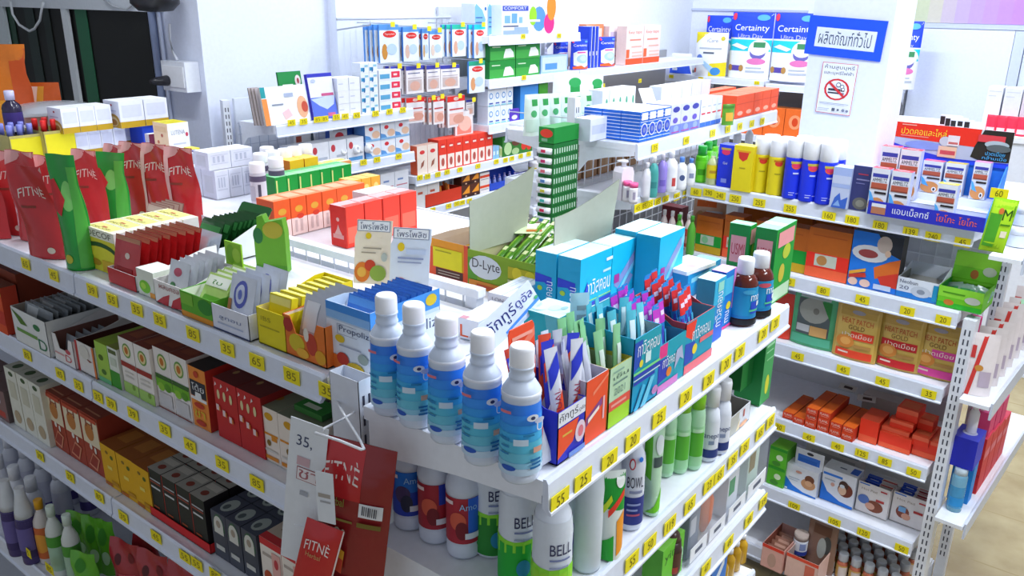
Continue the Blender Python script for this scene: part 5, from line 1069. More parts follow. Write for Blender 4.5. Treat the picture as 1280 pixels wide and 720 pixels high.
for (Pq, wq, top, lab, n) in ((P, w, '#c03cc0', 'magenta', 15), (P2, w2, '#dc3030', 'red', 15)):
    first = None
    for k in range(n):
        if first is None:
            o = first = sachet_mesh(.021, .128, .006, '#2f8ad8:f', [('r', top, .04, .70, .96, .97), ('r', '#e6d4ee', .2, .8, .8, .86), ('r', '#4a4fc0', .1, .06, .4, .66), ('r', '#48b4e0', .5, .2, .9, .6)]).build('antacid_sachet')
        else: o = first.copy(); COL.objects.link(o)
        o.location = Pq+xd(0)*(wq*(.26+.24*(k % 3)))+yd(0)*(.012+.017*(k//3)+.0055*(k % 3))+Vector((0, 0, .006+.003*(k//3)))
        o.rotation_euler = (R(-8), R(random.uniform(-4, 4)), R(random.uniform(-5, 5)))
        tag(o, f'blue stick sachet with {lab} top, {ORD[k//3]} row from the front, {["left", "middle", "right"][k % 3]}', 'sachet', f'blue stick sachets with {lab} tops')
box('antacid_carton', 'slim upright blue carton with white lettering, seventh from the bottles', 'carton', Z, (887, 430), (899, 420), 352, 0, .035, ('#1f8fd4', '#bfe8f4', '#1a70c4', '#28a8d8'), [('F', [('r', '#34b4e0', 0, .6, 1, 1), ('r', '#1f5fd0', 0, 0, 1, .3), ('v', '#eef4fc', .25, .22, .8, .78, 'กาวิสคอน'), ('r', '#9adfd0', .3, .8, .8, .95)])])
box('antacid_carton', 'slim blue carton with pink edge and yellow dot beside the brown bottles', 'carton', Z, (901, 413), (913, 404), 341, 0, .03, ('#1f7fd8', '#d8a8d8', '#c86ac8', '#1a60c8'), [('F', [('r', '#d88ad8', .8, .3, 1, 1), ('e', '#f0d82a', .25, .32, .7, .46), ('v', '#eef4fc', .2, .1, .6, .3, 'mu'), ('r', '#f04a9a', 0, -.0, 1, .05), ('r', '#50c0e8', 0, .6, .7, .9)])])
bp = dict(prof=[(.95, 0), (1, .02), (1, .60), (.96, .66), (.8, .72), (.62, .76), (.5, .775)], capprof=[(.56, .765), (.60, .775), (.60, .97), (.54, 1)], lz=(.12, .60), seg=24)
for i, (px, py, yt) in enumerate(((925, 402, 322), (944, 392, 315))):
    P = at(px, py, Z)
    bottle_parts('mouth_rinse_bottle', P, R(-52), wpx(P, 17), top_h(P, yt), '#5a1f14:g', '#f0f4fc:s', '#1f9ad0', [('r', '#1f86c8', 0, .0, 1, .1), ('r', '#2a4fd0', .56, .16, .74, .55), ('t', '#eef4fc', .55, .58, .76, .76, 'max'), ('r', '#5fd09a', .54, .24, .76, .3), ('r', '#e8f2f8', .64, .4, .72, .55), ('r', '#1b1b22', 0, -.2, 1, -.02), ('e', '#e05a6a' if i else '#48b0dc', .45, .8, .6, .95)],
        lab=['brown bottle with white cap and blue label, nearer the rail', 'brown bottle with white cap and blue label, farther from the rail'][i], group='brown bottles with white caps', **bp)
gc = [('F', [('r', '#bfe0c0', .05, .02, .95, .2), ('e', '#c8b83a', .3, .25, .6, .5), ('e', '#b8c83a', .4, .55, .8, .75), ('r', '#e89aa0', .1, .75, .9, .95)]), ('L', [('r', '#e8a0a4', .12, .5, .85, .85), ('t', '#c23a4a', .18, .6, .8, .75, 'USMI'), ('e', '#d0c03a', .3, .15, .7, .4)]), ('T', [('r', '#8fdcb0', 0, 0, 1, 1), ('r', '#dff6e8', .35, 0, .55, 1)])]
GG = ('#149a34', '#8fdcb0', '#149a34', '#0f8a3a')
box('green_carton', 'tall green carton with pink label at the right end of the shelf', 'carton', Z, (961, 383), (984, 366), 288, 0, .045, GG, gc)
P = at(961, 383, Z)+Vector((-.004, .055, 0)); o = carton('green_carton', .032, .045, top_h(at(961, 383, Z), 288), GG, gc); put(o, P, 0, .032, .045); tag(o, 'tall green carton behind the one at the right end of the shelf', 'carton')
# flat white leaflet pack with pink dot
o = MB(); o.box(-.055, -.036, 0, .055, .036, .008, '#f4f6fc'); M = Matrix.Identity(4); o.print('T', .11, .072, .008, [('e', '#f0a8ac', .3, .12, .48, .4), ('r', '#d3d9e6', .1, .6, .9, .64), ('r', '#d3d9e6', .1, .75, .9, .79), ('r', '#d3d9e6', .1, .9, .7, .93)])
o = o.build('white_carton'); _q = at(858, 374, Z); o.location = _q+Vector((.055, .03, top_h(_q, 345)+.001)); o.rotation_euler = (0, 0, R(-8)); tag(o, 'flat white packet with pink dot lying behind the blue sachets', 'packet')
box('teal_carton', 'low teal carton holding up the flat white packet', 'carton', Z, (858, 374), (896, 350), 345, 0, .05, ('#1f9ad8', '#7fd4ee', '#1a80c8', '#1f90c8'), [('F', [('r', '#8ad8ee', .1, .6, .9, .8)])])
# second row: big teal cartons
big = lambda lab, a, z, pl, ph, dx, dy, h, it, th=0: None
def slab(name, label, X, Y, w, d, h, cols, prints, z=Z, group=None):
    o = carton(name, w, d, h, cols, prints); o.location = (X+w/2, Y+d/2, z); return tag(o, label, 'carton', group)
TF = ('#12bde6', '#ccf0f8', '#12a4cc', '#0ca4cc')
diag = [('p', '#7fd4f0', [(.0, .0), (.12, .0), (1, .8), (1, .95)]), ('p', '#8a9ad0', [(.08, .35), (.2, .28), (.9, .75), (.85, .88)]), ('r', '#b03a9a', .08, .38, .24, .52), ('p', '#8a9ad0', [(.2, .12), (.34, .05), (.7, .38), (.6, .45)]), ('r', '#7a3ab8', .2, .15, .34, .27)]
gav = [('p', '#12a0b0', [(.0, .0), (1, .0), (1, .28), (.0, .22)]), ('r', '#a8e86a', .3, .285, 1, .30), ('r', '#2a3fc0', .2, .20, 1, .26), ('r', '#f0f6ff', .1, .18, 1, .19), ('t', '#f2f7ff', .18, .38, .95, .62, 'กาวิสคอน'), ('p', '#2a3fd0', [(.1, .28), (.24, .3), (.22, .62), (.12, .45)]), ('r', '#e8f4fc', .8, .82, 1, .87), ('r', '#bfe6f4', .7, .66, .95, .70)]
lg = [('L', [('p', '#2a3fc8', [(.0, .95-.3), (.8, .62), (.8, .42), (.45, .52), (0, .5)]), ('v', '#e8f2fc', .50, .02, .85, .55, 'กาวิสคอน'), ('e', '#b8d83a', .12, .38, .36, .46), ('r', '#128fae', 0, 0, 1, .06)]), ('T', [('r', '#e9f6fc', .05, .1, .6, .9)])]
A = at(723, 405, Z); hA = top_h(A, 325)
q = ony(762, A.y, Z); wA = q.x-A.x; q2 = ony(800, A.y, Z)
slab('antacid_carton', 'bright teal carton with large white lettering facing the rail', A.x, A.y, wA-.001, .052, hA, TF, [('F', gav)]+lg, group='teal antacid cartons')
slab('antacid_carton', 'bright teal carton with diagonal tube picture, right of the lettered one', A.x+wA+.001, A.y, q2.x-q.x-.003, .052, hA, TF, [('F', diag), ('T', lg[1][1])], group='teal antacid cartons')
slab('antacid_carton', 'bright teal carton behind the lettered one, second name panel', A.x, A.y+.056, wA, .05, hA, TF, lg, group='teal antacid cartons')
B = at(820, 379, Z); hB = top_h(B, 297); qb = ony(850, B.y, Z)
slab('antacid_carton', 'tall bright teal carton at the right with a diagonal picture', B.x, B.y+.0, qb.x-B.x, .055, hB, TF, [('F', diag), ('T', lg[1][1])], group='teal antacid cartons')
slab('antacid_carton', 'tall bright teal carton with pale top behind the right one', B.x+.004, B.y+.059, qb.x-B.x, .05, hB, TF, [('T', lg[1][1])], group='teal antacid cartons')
# green teal carton, white long cartons, header card
A = at(697, 452, Z); hA2 = top_h(A, 398)
slab('mint_carton', 'teal and green carton with pale printed top behind the orange header', A.x, A.y, .075, .075, hA2, ('#10a0b0', '#c4eef4', '#1490a8', '#0f9fa4'), [('L', [('p', '#17a04a', [(.5, 0), (1, 0), (1, .55), (.8, .35)]), ('p', '#5fb0b4', [(.7, .5), (1, .6), (1, 1), (.6, 1)])]), ('T', [('e', '#b8d4d8', .3, .3, .7, .6), ('e', '#8ab4bc', .5, .2, .75, .35), ('e', '#d8f6fa', .1, .6, .4, .9)])])
pouch_at(722, 445, 366, 24, Z, R(-40), 'clear_sachet', 'pale clear sachet pack with grey print in front of the teal cartons', 'sachet', '#b8e4ea:f', '#9fd4de:f', [('r', '#8aa4a8', .3, .75, .8, .82), ('r', '#8aa4a8', .3, .6, .8, .68), ('e', '#a8845a', .25, .35, .45, .5), ('r', '#e6f6fa', .45, .2, .8, .5)], d=.03)
o = carton('long_white_carton', .16, .05, .052, ('#dfe8fa', '#eef3fd', '#dfe6f6', '#dcd8e0'), [('L', [('t', '#8a8490', .2, .7, .95, .85, 'LONG'), ('t', '#c88a90', .4, .42, .8, .6, 'DAY'), ('r', '#4a5a84', .1, .28, .95, .36)]), ('T', [('r', '#b8ccf0', 0, .3, 1, .36), ('r', '#c8d8f4', .05, .6, .95, .64), ('r', '#cfdcf4', .05, .75, .9, .79)]), ('F', [('r', '#2a62e0', .2, .05, 1, .3), ('r', '#a8c4f0', .1, .5, .9, .56)])])
put(o, at(640, 402, Z)+Vector((-.01, 0, 0)), R(4), .16, .05); o.location.z += .002; tag(o, 'long white carton with blue stripe and small grey lettering', 'carton')
o = carton('white_carton', .12, .045, .04, ('#eef0f8', '#f6f7fc', '#e4e6f0', '#eee6e6'), [('L', [('t', '#f05a2a', .1, .1, .9, .7, 'L..')]), ('T', [('r', '#c88a9a', .0, .6, .12, .95)])]); put(o, at(598, 428, Z), R(6), .12, .045); tag(o, 'low white carton with orange letters behind the mouthwash bottles', 'carton')
panel('header_card', 'white header card with bold navy lettering slanting up behind the bottles', 'card', ((597, 408), (660, 350), (612, 442)), ((1.15, .80, 1.46), (-.25, -1, .3)), '#e3e9f8', [('p', '#4f92ee', [(.3, .08), (1, .20), (1, .32), (.3, .16)]), ('t', '#262b78', .06, .28, .60, .84, 'กักทูร์'), ('t', '#3a3f9a', .63, .40, .95, .80, 'ดูอัล'), ('r', '#c9d8f4', .3, 0, 1, .08), ('e', '#4fae7a', .93, .3, 1, .42)])
# black tray edge behind
slab('black_tray', 'dark low tray edge behind the long white carton', at(664, 372, Z).x, at(664, 372, Z).y, .06, .03, .02, ('#2a2c30', '#3a4046', '#2a2c30', '#2a2c30'), [])
# ================================================================ end gondola, lower shelves
Z = 1.163
spray = [(.97, 0), (1, .02), (1, .10), (.94, .11), (.94, .13), (1, .14), (1, .60), (1.03, .61), (1.03, .64), (.95, .70), (.62, .84), (.52, .90), (.50, .93)]
for i, (px, lab, c1, c2) in enumerate(((513, 'white necked bottle with blue label, nearest the hanging pouch', '#2a44b8', '#1f74d8'), (545, 'white necked bottle with red label, second from the hanging pouch', '#a82a3a', '#2a44b8'), (580, 'white necked bottle with red and blue label, third from the hanging pouch', '#b02c3c', '#2f6ad8'))):
    P = onx(px, .855, Z)
    bottle_parts('cleaner_bottle', P, R(-62), .0275, .19, '#d3daea:s', '#cfd6e2:s', c1, [('r', c2, .58 if i else .4, .55 if i != 2 else .1, .75, 1), ('e', '#d8604a' if i else '#4a3a68', .4, .3, .56, .7), ('e', '#7a1f2c' if i else '#2c2f4a', .46, .1, .58, .5), ('r', '#f0d8dc', .34, .86, .44, .94), ('r', '#dfe4f0', .55, .12, .7, .25)] + ([('t', '#9ac8f4', .5, .76, .66, .9, 'Amo')] if i != 1 else []),
        prof=spray, capprof=[(.36, .92), (.36, .98), (.3, 1)], lz=(.15, .58), lab=lab, group='white necked cleaner bottles', seg=26)
bel = [(.97, 0), (1, .02), (1, .45), (.96, .58), (1, .70), (.9, .82), (.62, .9), (.5, .93)]
bl = lambda c: [('r', c, 0, 0, 1, .46), ('p', '#8fe03a', [(.2, .3), (.5, .38), (.8, .34), (.8, .52), (.5, .50), (.2, .54)]), ('t', '#2a2f5a', .5, .66, .70, .78, 'BELL'), ('r', '#7a86b4', .5, .60, .68, .62), ('r', '#9aa4c8', .5, .52, .66, .54), ('e', '#2a8ab8', .52, .1, .64, .3)]
for i, (px, x, lab, c) in enumerate(((615, .885, 'white bottle with green foot, behind the red labelled bottles', '#2a8a34'), (646, .855, 'white bottle with bright green foot, beside the front corner', '#1fae3a'), (688, .835, 'white bottle with lime foot, right under the shelf corner', '#9ae03a'))):
    P = onx(px, x, Z); bottle_parts('bath_bottle', P, R(-62), .0285, .195, '#dbe2ee:s', '#d6dde8:s', '#d9e1ec', bl(c), prof=bel, capprof=[(.4, .92), (.4, .99), (.34, 1)], lz=(.03, .8), lab=lab, group='white and green bottles under the corner', seg=26)
P = ony(712, .62, Z)
bottle_parts('bath_bottle', P, R(-52), .034, .195, '#dbe2f2:s', '#d6dde8:s', '#d9e1f4', [('r', '#5a4fd0', 0, 0, 1, .28), ('r', '#b8b4ec', 0, .28, 1, .4), ('t', '#3a4070', .5, .68, .66, .78, 'CID'), ('r', '#8a94c0', .5, .8, .66, .82)], prof=bel, capprof=[(.4, .92), (.4, .99), (.34, 1)], lz=(.03, .8), lab='white bottle with violet foot behind the shelf corner', seg=26)
P = at(733, 706, Z)
bottle_parts('large_bottle', P, R(-52), .022, .20, '#cfd9e2:s', '#d5dce6:s', prof=bel, capprof=[(.4, .92), (.4, .99), (.34, 1)], lab='plain milky bottle between the violet one and the leaf pouch', seg=26)
pouch_at(760, 690, 588, 34, Z, R(-40), 'refill_pouch', 'green and white refill pouch with orange corner, red slash', 'pouch', '#e4ece6:f', '#d0dcd2:f', [('p', '#1f9a34', [(.05, .62), (.98, .55), (.98, .98), (.02, .98)]), ('p', '#f09a2a', [(.62, .05), (.98, .1), (.98, .55), (.62, .45)]), ('p', '#e8402e', [(.3, .50), (.95, .72), (.95, .80), (.3, .58)]), ('p', '#2fae3a', [(.0, .0), (.5, .0), (.5, .3), (.0, .2)]), ('e', '#f4f8f4', .6, .82, .95, .98), ('p', '#c8e02a', [(.15, .55), (.45, .7), (.4, .76), (.1, .62)])], d=.05)
bottles(1, 'floor_cleaner_bottle', 'white bottle with navy foot and bold lettering on the second shelf', None, Z, (787, 655), (787, 655), 545, 14.5, R(-52), '#dfe5f4:s', '#e8ecf6:s', '#dfe5f4:s', [('r', '#2c3a8c', 0, 0, 1, .42), ('t', '#2a2f4a', .40, .56, .64, .72, 'BOWL'), ('r', '#8a92b4', .44, .48, .62, .52), ('r', '#c05a7a', .42, .14, .6, .17), ('r', '#9aa8dc', .42, .3, .6, .33), ('r', '#9aa8dc', .42, .22, .56, .25), ('e', '#c83a4a', .42, .84, .5, 1), ('e', '#e8ecf6', .435, .86, .485, .98), ('e', '#2a7ae0', .54, .95, .6, 1.02)], prof=bel, capprof=[(.4, .92), (.4, .99), (.34, 1)], lz=(.07, .82))
pouch_at(812, 636, 530, 24, Z, R(-45), 'shampoo_pouch', 'lime and mint pouch right of the navy footed bottle', 'pouch', '#bfe6c4:f', '#8fce5a:f', [('p', '#58b82a', [(0, .45), (.3, .4), (.35, .98), (0, .98)]), ('p', '#72d02a', [(.1, .03), (.9, .05), (.95, .3), (.5, .12)]), ('r', '#4a5a5a', .4, .55, .9, .66), ('e', '#dfe8ea', .5, .68, .95, .9)], d=.05)
bottles(3, 'green_bottle', 'clear pale green bottle with lime cap, {o} from the left', 'pale green bottles', Z, (831, 592), (866, 583), 500, 10, R(-52), '#b4e4bc:s', '#8fdc2a:s', '#a4dca8', [('r', '#5cb83a', .35, .25, .65, .85), ('r', '#c9f0c8', .4, .86, .6, .95)], prof=[(.9, 0), (1, .03), (1, .72), (.9, .80), (.7, .83)], capprof=[(.85, .82), (.88, .98), (.8, 1)], lz=(.06, .6))
bottles(2, 'lotion_bottle', 'white bottle with navy foot and small script, {o} from the left', 'white bottles with navy foot', Z, (884, 572), (898, 563), 482, 11, R(-52), '#e4e9f4:s', '#f0f3fa:s', '#e4e9f4', [('r', '#2c3f84', 0, .04, 1, .26), ('t', '#4a5a84', .36, .52, .66, .66, 'anepo'), ('r', '#8a98b8', .45, .4, .55, .5)], prof=[(.95, 0), (1, .03), (1, .55), (.85, .68), (.4, .72), (.4, .74)], capprof=[(.75, .74), (.78, .96), (.7, 1)], lz=(.04, .56))
t, P, w, h = tray('mask_tray', 'open white box of folded white sachets on the second shelf', 'display tray', Z, (907, 551), (945, 527), 527, 0, .13, '#dfe2ea', inner='#9a968e', hb=.07, front_items=[('r', '#b8b8ae', 0, 0, .5, 1), ('p', '#e8d8b0', [(.4, 0), (.55, 0), (.55, .6)]), ('r', '#b8544a', .68, .5, .74, .9), ('e', '#f0b48a', .55, .0, .9, .25)])
for k in range(6):
    o = MB(); o.sheet(lambda a, b: ((a-.5)*.05, .012*b*b*b, b*.098), 4, 6, '#e4e7ee'); o.sheet(lambda a, b: ((.5-a)*.05, .012*b*b*b+.002, b*.098), 4, 6, '#cfd3dc'); o = o.build('folded_sachet')
    o.location = P+Vector((w*(.12+.15*k), .03+.01*k, .012)); o.rotation_euler = (0, 0, R(-55)); tag(o, f'white folded sachet with curled top, {ORD[k]} from the left in the white box', 'sachet', 'white folded sachets')
box('aloe_carton', 'tall green carton with yellow leaf at the right end of the second shelf', 'carton', Z, (949, 508), (961, 497), 425, 0, .06, ('#3fa058', '#2f8a3a', '#2f9a48', '#14803a'), [('F', [('e', '#d8d83a', .35, .12, .75, .42), ('r', '#9ad8a8', .1, .86, .9, .9), ('r', '#9ad8a8', .1, .78, .8, .8), ('r', '#8fcf9a', .2, .66, .9, .68)])])
box('aloe_carton', 'dark green carton behind the tall green one', 'carton', Z+.05, (925, 490), (947, 478), 433, 0, .05, ('#1c7a34', '#1f7a3a', '#1a6a30', '#17702f'), [('F', [('r', '#14602a', .5, 0, 1, .8)])])
slab('carton', 'plain carton under the dark green one', at(925, 515, Z).x, at(925, 515, Z).y+.05, .09, .06, .048, ('#c9b8a8', '#d2c4b4', '#c0b0a0', '#c0b0a0'), [])
# third shelf: clear cases
Z = .955
def case(px0, py0, px1, py1, yt, label, inner, d=.06):
    P, w, h = fit(Z, (px0, py0), (px1, py1), yt, 0)
    t = thing('clear_case', label, 'case', P+Vector((w/2, d/2, 0)), 0, 'clear plastic cases on the third shelf')
    m = MB(); c = '#e6ecf6:c'
    pts = [(-w/2, 0), (w/2, 0), (w/2, h*.75), (w/2-w*.2, h), (-w/2+w*.2, h), (-w/2, h*.75)]
    m.prism(pts, -d/2, d/2, c); m.build('case_shell', t)
    m = MB(); m.box(-w/2+.002, -d/2-.0016, h*.04, w/2-.002, -d/2-.0006, h*.26, '#eef1f8'); m.box(-w*.2, -d/2-.0022, h*.12, w*.2, -d/2-.0017, h*.18, '#5a6278'); m.build('paper_strip', t)
    inner(t, w, d, h); return t
def in_round(c1, c2):
    def f(t, w, d, h):
        MB().lathe([(w*.1, 0), (w*.3, h*.2), (w*.32, h*.5), (w*.12, h*.74)], c1, 16, Matrix.Translation((0, 0, h*.02))).build('soap', t).scale = (1, .6, 1)
    return f
def in_box(c1, c2):
    def f(t, w, d, h):
        m = MB(); m.box(-w*.3, -d*.3, h*.01, w*.3, d*.3, h*.68, c1); m.box(-w*.22, -d*.302, h*.34, w*.1, -d*.3, h*.6, c2); m.build('inner_pack', t)
    return f
FITY = EY+.008
case(860, 682, 882, 657, 628, 'clear case with a grey pack on the third shelf', in_box('#8a93a6', '#c9cedc'))
case(884, 655, 905, 632, 606, 'clear case with a round orange pink pack on the third shelf', in_round('#e8845a', '#f4c0b0'))
case(908, 629, 930, 605, 580, 'clear case with white pack and green dot on the third shelf', in_box('#e4eaf2', '#1f9a5a'))
case(932, 603, 955, 578, 545, 'clear empty looking case at the right end of the third shelf', in_box('#c4d8cc', '#8a7a4a'))
FITY = None
bottles(1, 'brown_topped_bottle', 'dark brown oval topped pack on the third shelf', None, Z, (836, 718), (836, 718), 662, 13, R(-52), '#3f2a24:s', '#4a332c:s', '#58382e', [('r', '#b0403a', .3, .1, .6, .4)], prof=[(.8, 0), (1, .2), (1, .6), (.9, .8)], capprof=[(.9, .79), (.7, .93), (.3, 1)])
box('green_packet', 'bright green packet with dark script on the third shelf', 'packet', Z, (825, 742), (852, 713), 690, 0, .04, ('#6fcf3a', '#8fe05a', '#5ab83a', '#58b030'), [('F', [('t', '#2a6a2a', .1, .6, .6, .85, 'yin'), ('e', '#b8ecc8', .65, .2, .98, .7)])])
box('yellow_green_packet', 'pale yellow green packet with flower print on the third shelf', 'packet', Z, (846, 690), (862, 672), 640, 0, .03, ('#dfe6b0', '#e8ecc4', '#cfd8a0', '#cfd8a0'), [('F', [('e', '#e8d83a', .2, .4, .8, .85), ('e', '#9ab84a', .1, .1, .6, .4)])])
# fourth shelf
Z = .738
t = thing('vial_carton', 'white carton with round holes holding small yellow bottles', 'carton', at(925, 720, Z)+Vector((0, .07, 0)), R(0))
m = MB(); m.boxm(-.075, -.03, 0, .075, .03, .06, ('#e9ecf2', '#e4e8f0', '#dfe3ec', '#dfe3ec')); m.print('T', .15, .06, .06, [('e', '#7a7f78', .06+.24*k, .5, .24+.24*k, .95) for k in range(4)]); m.build('carton_body', t)
for k in range(4):
    q = at(925, 720, Z)+Vector((-.055+.036*k, .042, 0))
    bottle_parts('small_bottle', q+Vector((0, -.02, 0)), 0, .013, .075, '#c89a1c:g', '#eef0f6:s', lab=f'small yellow bottle with white cap, {ORD[k]} from the left beside the holed carton', group='small yellow bottles')
box('blue_packet', 'blue packet beside the holed carton on the fourth shelf', 'packet', Z, (885, 765), (906, 742), 695, 0, .03, ('#2a7ad8', '#58a8ec', '#1f60b8', '#1f60b8'), [('F', [('p', '#e8f0fa', [(.2, .3), (.8, .6), (.8, .75), (.2, .5)])])])
# ================================================================ far gondola on the right: top shelf
T = THF
Z = 1.402
can = dict(prof=[(.96, 0), (1, .015), (1, .68), (.96, .70)], capprof=[(.97, .695), (1, .70), (1, .97), (.95, 1)], lz=(.02, .68), seg=22)
def sprays(n, p0, p1, yt, r, body, lab, group, logo, deep=1):
    return bottles(n, 'spray_can', lab, group, Z, p0, p1, yt, r, R(-60), body, '#f3f5fb:s', body.split(':')[0]+':s', logo, deep=deep, dstep=.062, drn=yd(T), **can)
lgo = lambda c, d: [('e', '#f06a3a', .42, .74, .60, .93), ('e', '#e83a6a', .44, .77, .58, .90), ('r', '#c8b84a', .41, .88, .61, .94), ('r', d, .46, .62, .56, .66), ('r', d, .42, .08, .5, .10), ('r', d, .42, .14, .52, .155), ('r', d, .54, .12, .6, .135)]
sprays(3, (988, 247), (1029, 254), 173, 10.8, '#1f38e8:s', 'blue spray can with white cap, {o} from the left', 'blue spray cans with white caps', lgo(0, '#c9d2f8'), deep=2)
sprays(2, (948, 239), (967, 243), 171, 9.8, '#e8d51c:s', 'yellow spray can with white cap, {o} from the left', 'yellow spray cans with white caps', [('e', '#d83a2a', .43, .78, .59, .94), ('r', '#a89a1a', .44, .56, .56, .59), ('r', '#c87a1a', .41, .9, .61, .95)], deep=2)
box('spray_carton', 'yellow carton with red shield logo beside the yellow cans', 'carton', Z, (913, 237), (937, 241), 181, T, .05, ('#ecd81a', '#f0e04a', '#d9c41a', '#d9c41a'), [('F', [('p', '#d8342a', [(.3, .72), (.5, .66), (.7, .72), (.78, .86), (.22, .86)]), ('r', '#e8a01a', .15, .86, .85, .90), ('r', '#b8a41a', .35, .5, .65, .53)])])
box('spray_carton', 'slim blue carton with pink shield logo at the left of the yellow one', 'carton', Z, (895, 232), (912, 235), 180, T, .05, ('#1f38e4', '#3a50f0', '#1a30c8', '#1a2fc4'), [('F', [('e', '#e83a6a', .2, .76, .8, .9), ('r', '#c8a84a', .15, .88, .85, .93), ('t', '#dfe4fa', .35, .54, .65, .6, 'Gel'), ('r', '#8a9af0', .3, .1, .7, .2)])])
bottles(3, 'green_bottle', 'lime green bottle with dark green cap, {o} from the front', 'lime green bottles on the top shelf', Z, (875, 227), (888, 213), 182, 7.5, R(-60), '#58c41c:g', '#1fa83a:s', '#6ad02a', [('r', '#3f9a1a', .4, .3, .6, .6)], prof=[(.95, 0), (1, .02), (1, .68), (.9, .74)], capprof=[(.75, .74), (.75, .97), (.7, 1)], lz=(.05, .6))
bottles(1, 'herbal_bottle', 'small yellow labelled bottle beside the lime green bottles', None, Z, (889, 230), (889, 230), 190, 7, R(-60), '#c9d49a:g', '#e4e8ea:c', '#e4d21c:s', [('r', '#b8942a', .4, .4, .6, .6)], lz=(.2, .62))
ice = [('F', [('r', '#a8bcf0', 0, .5, 1, 1), ('r', '#c9d4f2', 0, .6, 1, .8), ('p', '#3f6ad0', [(.1, .0), (.9, .0), (.95, .3), (.6, .2), (.5, .38), (.25, .25)]), ('p', '#8ab4ee', [(.2, .05), (.6, .05), (.45, .2)])])]
box('pale_blue_carton', 'pale blue carton with ice crystal picture right of the blue cans', 'carton', Z, (1036, 258), (1058, 262), 208, T, .05, ('#c4d0f0', '#b9c8ee', '#a9b8e0', '#a9b8e0'), ice)
box('navy_carton', 'dark navy carton with grey rock picture', 'carton', Z, (1060, 261), (1086, 266), 206, T, .05, ('#3a3f78', '#a8acd0', '#4a508a', '#32376a'), [('F', [('e', '#6a6a68', .15, .02, .85, .3), ('e', '#8f8f86', .3, .08, .7, .24), ('r', '#a83a5a', .25, .8, .7, .83), ('r', '#8a8cc0', .2, .68, .8, .71), ('r', '#7a7cb4', .2, .6, .6, .62)])])
# counter display of small balm cartons
P, w, h = fit(Z, (1084, 267), (1221, 297), 250, T)
t = thing('counter_display', 'blue counter display with a red header card and lettered navy front', 'display', P+xd(T)*(w/2)+yd(T)*.075, T)
m = MB(); d_ = .15
m.boxm(-w/2, -d_/2, 0, w/2, -d_/2+.002, h*1.0, ('#2f38c4',)*4)
m.box(-w/2, -d_/2, 0, w/2, d_/2, .002, '#dfe6f6')
m.print('F', w, d_, h, [('r', '#2b31be', 0, 0, 1, 1), ('t', '#e8ecfa', .22, .30, .54, .84, 'แอมเม็ลทซ์'), ('t', '#f2693a', .60, .28, .76, .80, 'โยโกะ'), ('t', '#f2693a', .79, .28, .94, .80, 'โยโกะ'), ('r', '#b8785a', .03, .1, .16, .6), ('r', '#e4e6f0', .03, .6, .16, .85)])
for s_ in (-1, 1):
    x = s_*w/2
    M = Matrix(((0, 1, 0, x-.001), (1, 0, 0, 0), (0, 0, 1, 0), (0, 0, 0, 1))); m.prism([(-d_/2, 0), (d_/2, 0), (d_/2, .165), (d_/2-.02, .165), (-d_/2, h)], 0, .002, '#2f86ee', M)
m.box(-w/2, d_/2-.002, 0, w/2, d_/2, .168, '#2f80ea')
# stepped white inner risers
m.box(-w/2+.004, -d_/2+.045, .002, w/2-.004, -d_/2+.05, .045, '#dde3f0'); m.box(-w/2+.004, -d_/2+.045, .043, w/2-.004, -d_/2+.095, .046, '#d3dbec'); m.box(-w/2+.004, -d_/2+.095, .002, w/2-.004, -d_/2+.1, .066, '#dde3f0'); m.box(-w/2+.004, -d_/2+.098, .064, w/2-.004, d_/2-.002, .067, '#d3dbec')
m.build('display_tray', t)
m = MB(); hw, hh = w*1.0, .10; M = Matrix.Translation((0, d_/2-.001, .160))
m.box(-hw/2, -.001, 0, hw/2, .001, hh, '#d8dcea', M)
m.print('F', hw, .002, hh, [('r', '#b4bcdc', 0, 0, 1, .55), ('p', '#2f3fd0', [(0, 0), (1, 0), (1, .12), (.5, .08), (.2, .22), (0, .36)]), ('p', '#e8301f', [(0, .55), (.72, .48), (.74, 1), (0, 1)]), ('p', '#2a2622', [(.7, .5), (.68, .2), (.76, .12), (1, .14), (1, 1), (.76, 1)]), ('t', '#f6d23a', .05, .66, .45, .88, 'ปวดคอและไหล่'), ('r', '#f0a89a', .05, .92, .18, .95), ('r', '#f08a7a', .05, .60, .3, .63), ('e', '#8a9ae0', .1, .25, .45, .5), ('r', '#e8c0a8', .40, .1, .56, .42), ('r', '#c8505a', .42, .18, .55, .3), ('e', '#c4c8d8', .40, .42, .5, .7), ('r', '#e4dce4', .47, .45, .57, .75), ('r', '#c86a6a', .48, .5, .56, .56), ('r', '#d8404a', .72, .66, .94, .86), ('e', '#a8b8c4', .78, .5, .98, .72), ('e', '#5a6468', .8, .4, 1.0, .62), ('t', '#4ab4f0', .80, .30, .96, .42, 'ปวดเมื่อย'), ('t', '#4ab4f0', .78, .18, .98, .28, 'กล้ามเนื้อ'), ('p', '#2a4ff0', [(0, -.02), (1, -.02), (1, .08), (.4, .03)])], M); m.build('header_card', t)
am = lambda top: [('F', [('r', '#3f44a8', .08, .80, .92, .88), ('t', '#3a3a44', .1, .70, .9, .78, 'AMMELTZ'), ('r', '#b85a44', .06, .54, .94, .68), ('r', '#8f4434', .06, .54, .94, .57), ('r', '#2a2226', .3, .44, .95, .49), ('e', '#d8935a', .02, .0, .98, .36), ('p', '#58aef0', [(.0, .5), (.14, .45), (.45, .2), (.1, .25)]), ('e', '#f4f4f8', .62, .05, .86, .2), ('e', '#2f3348', .68, .08, .8, .17)]), ('T', [('r', top, .0, .0, 1, 1), ('r', '#f0c8cc', .2, .4, .8, .6)])]
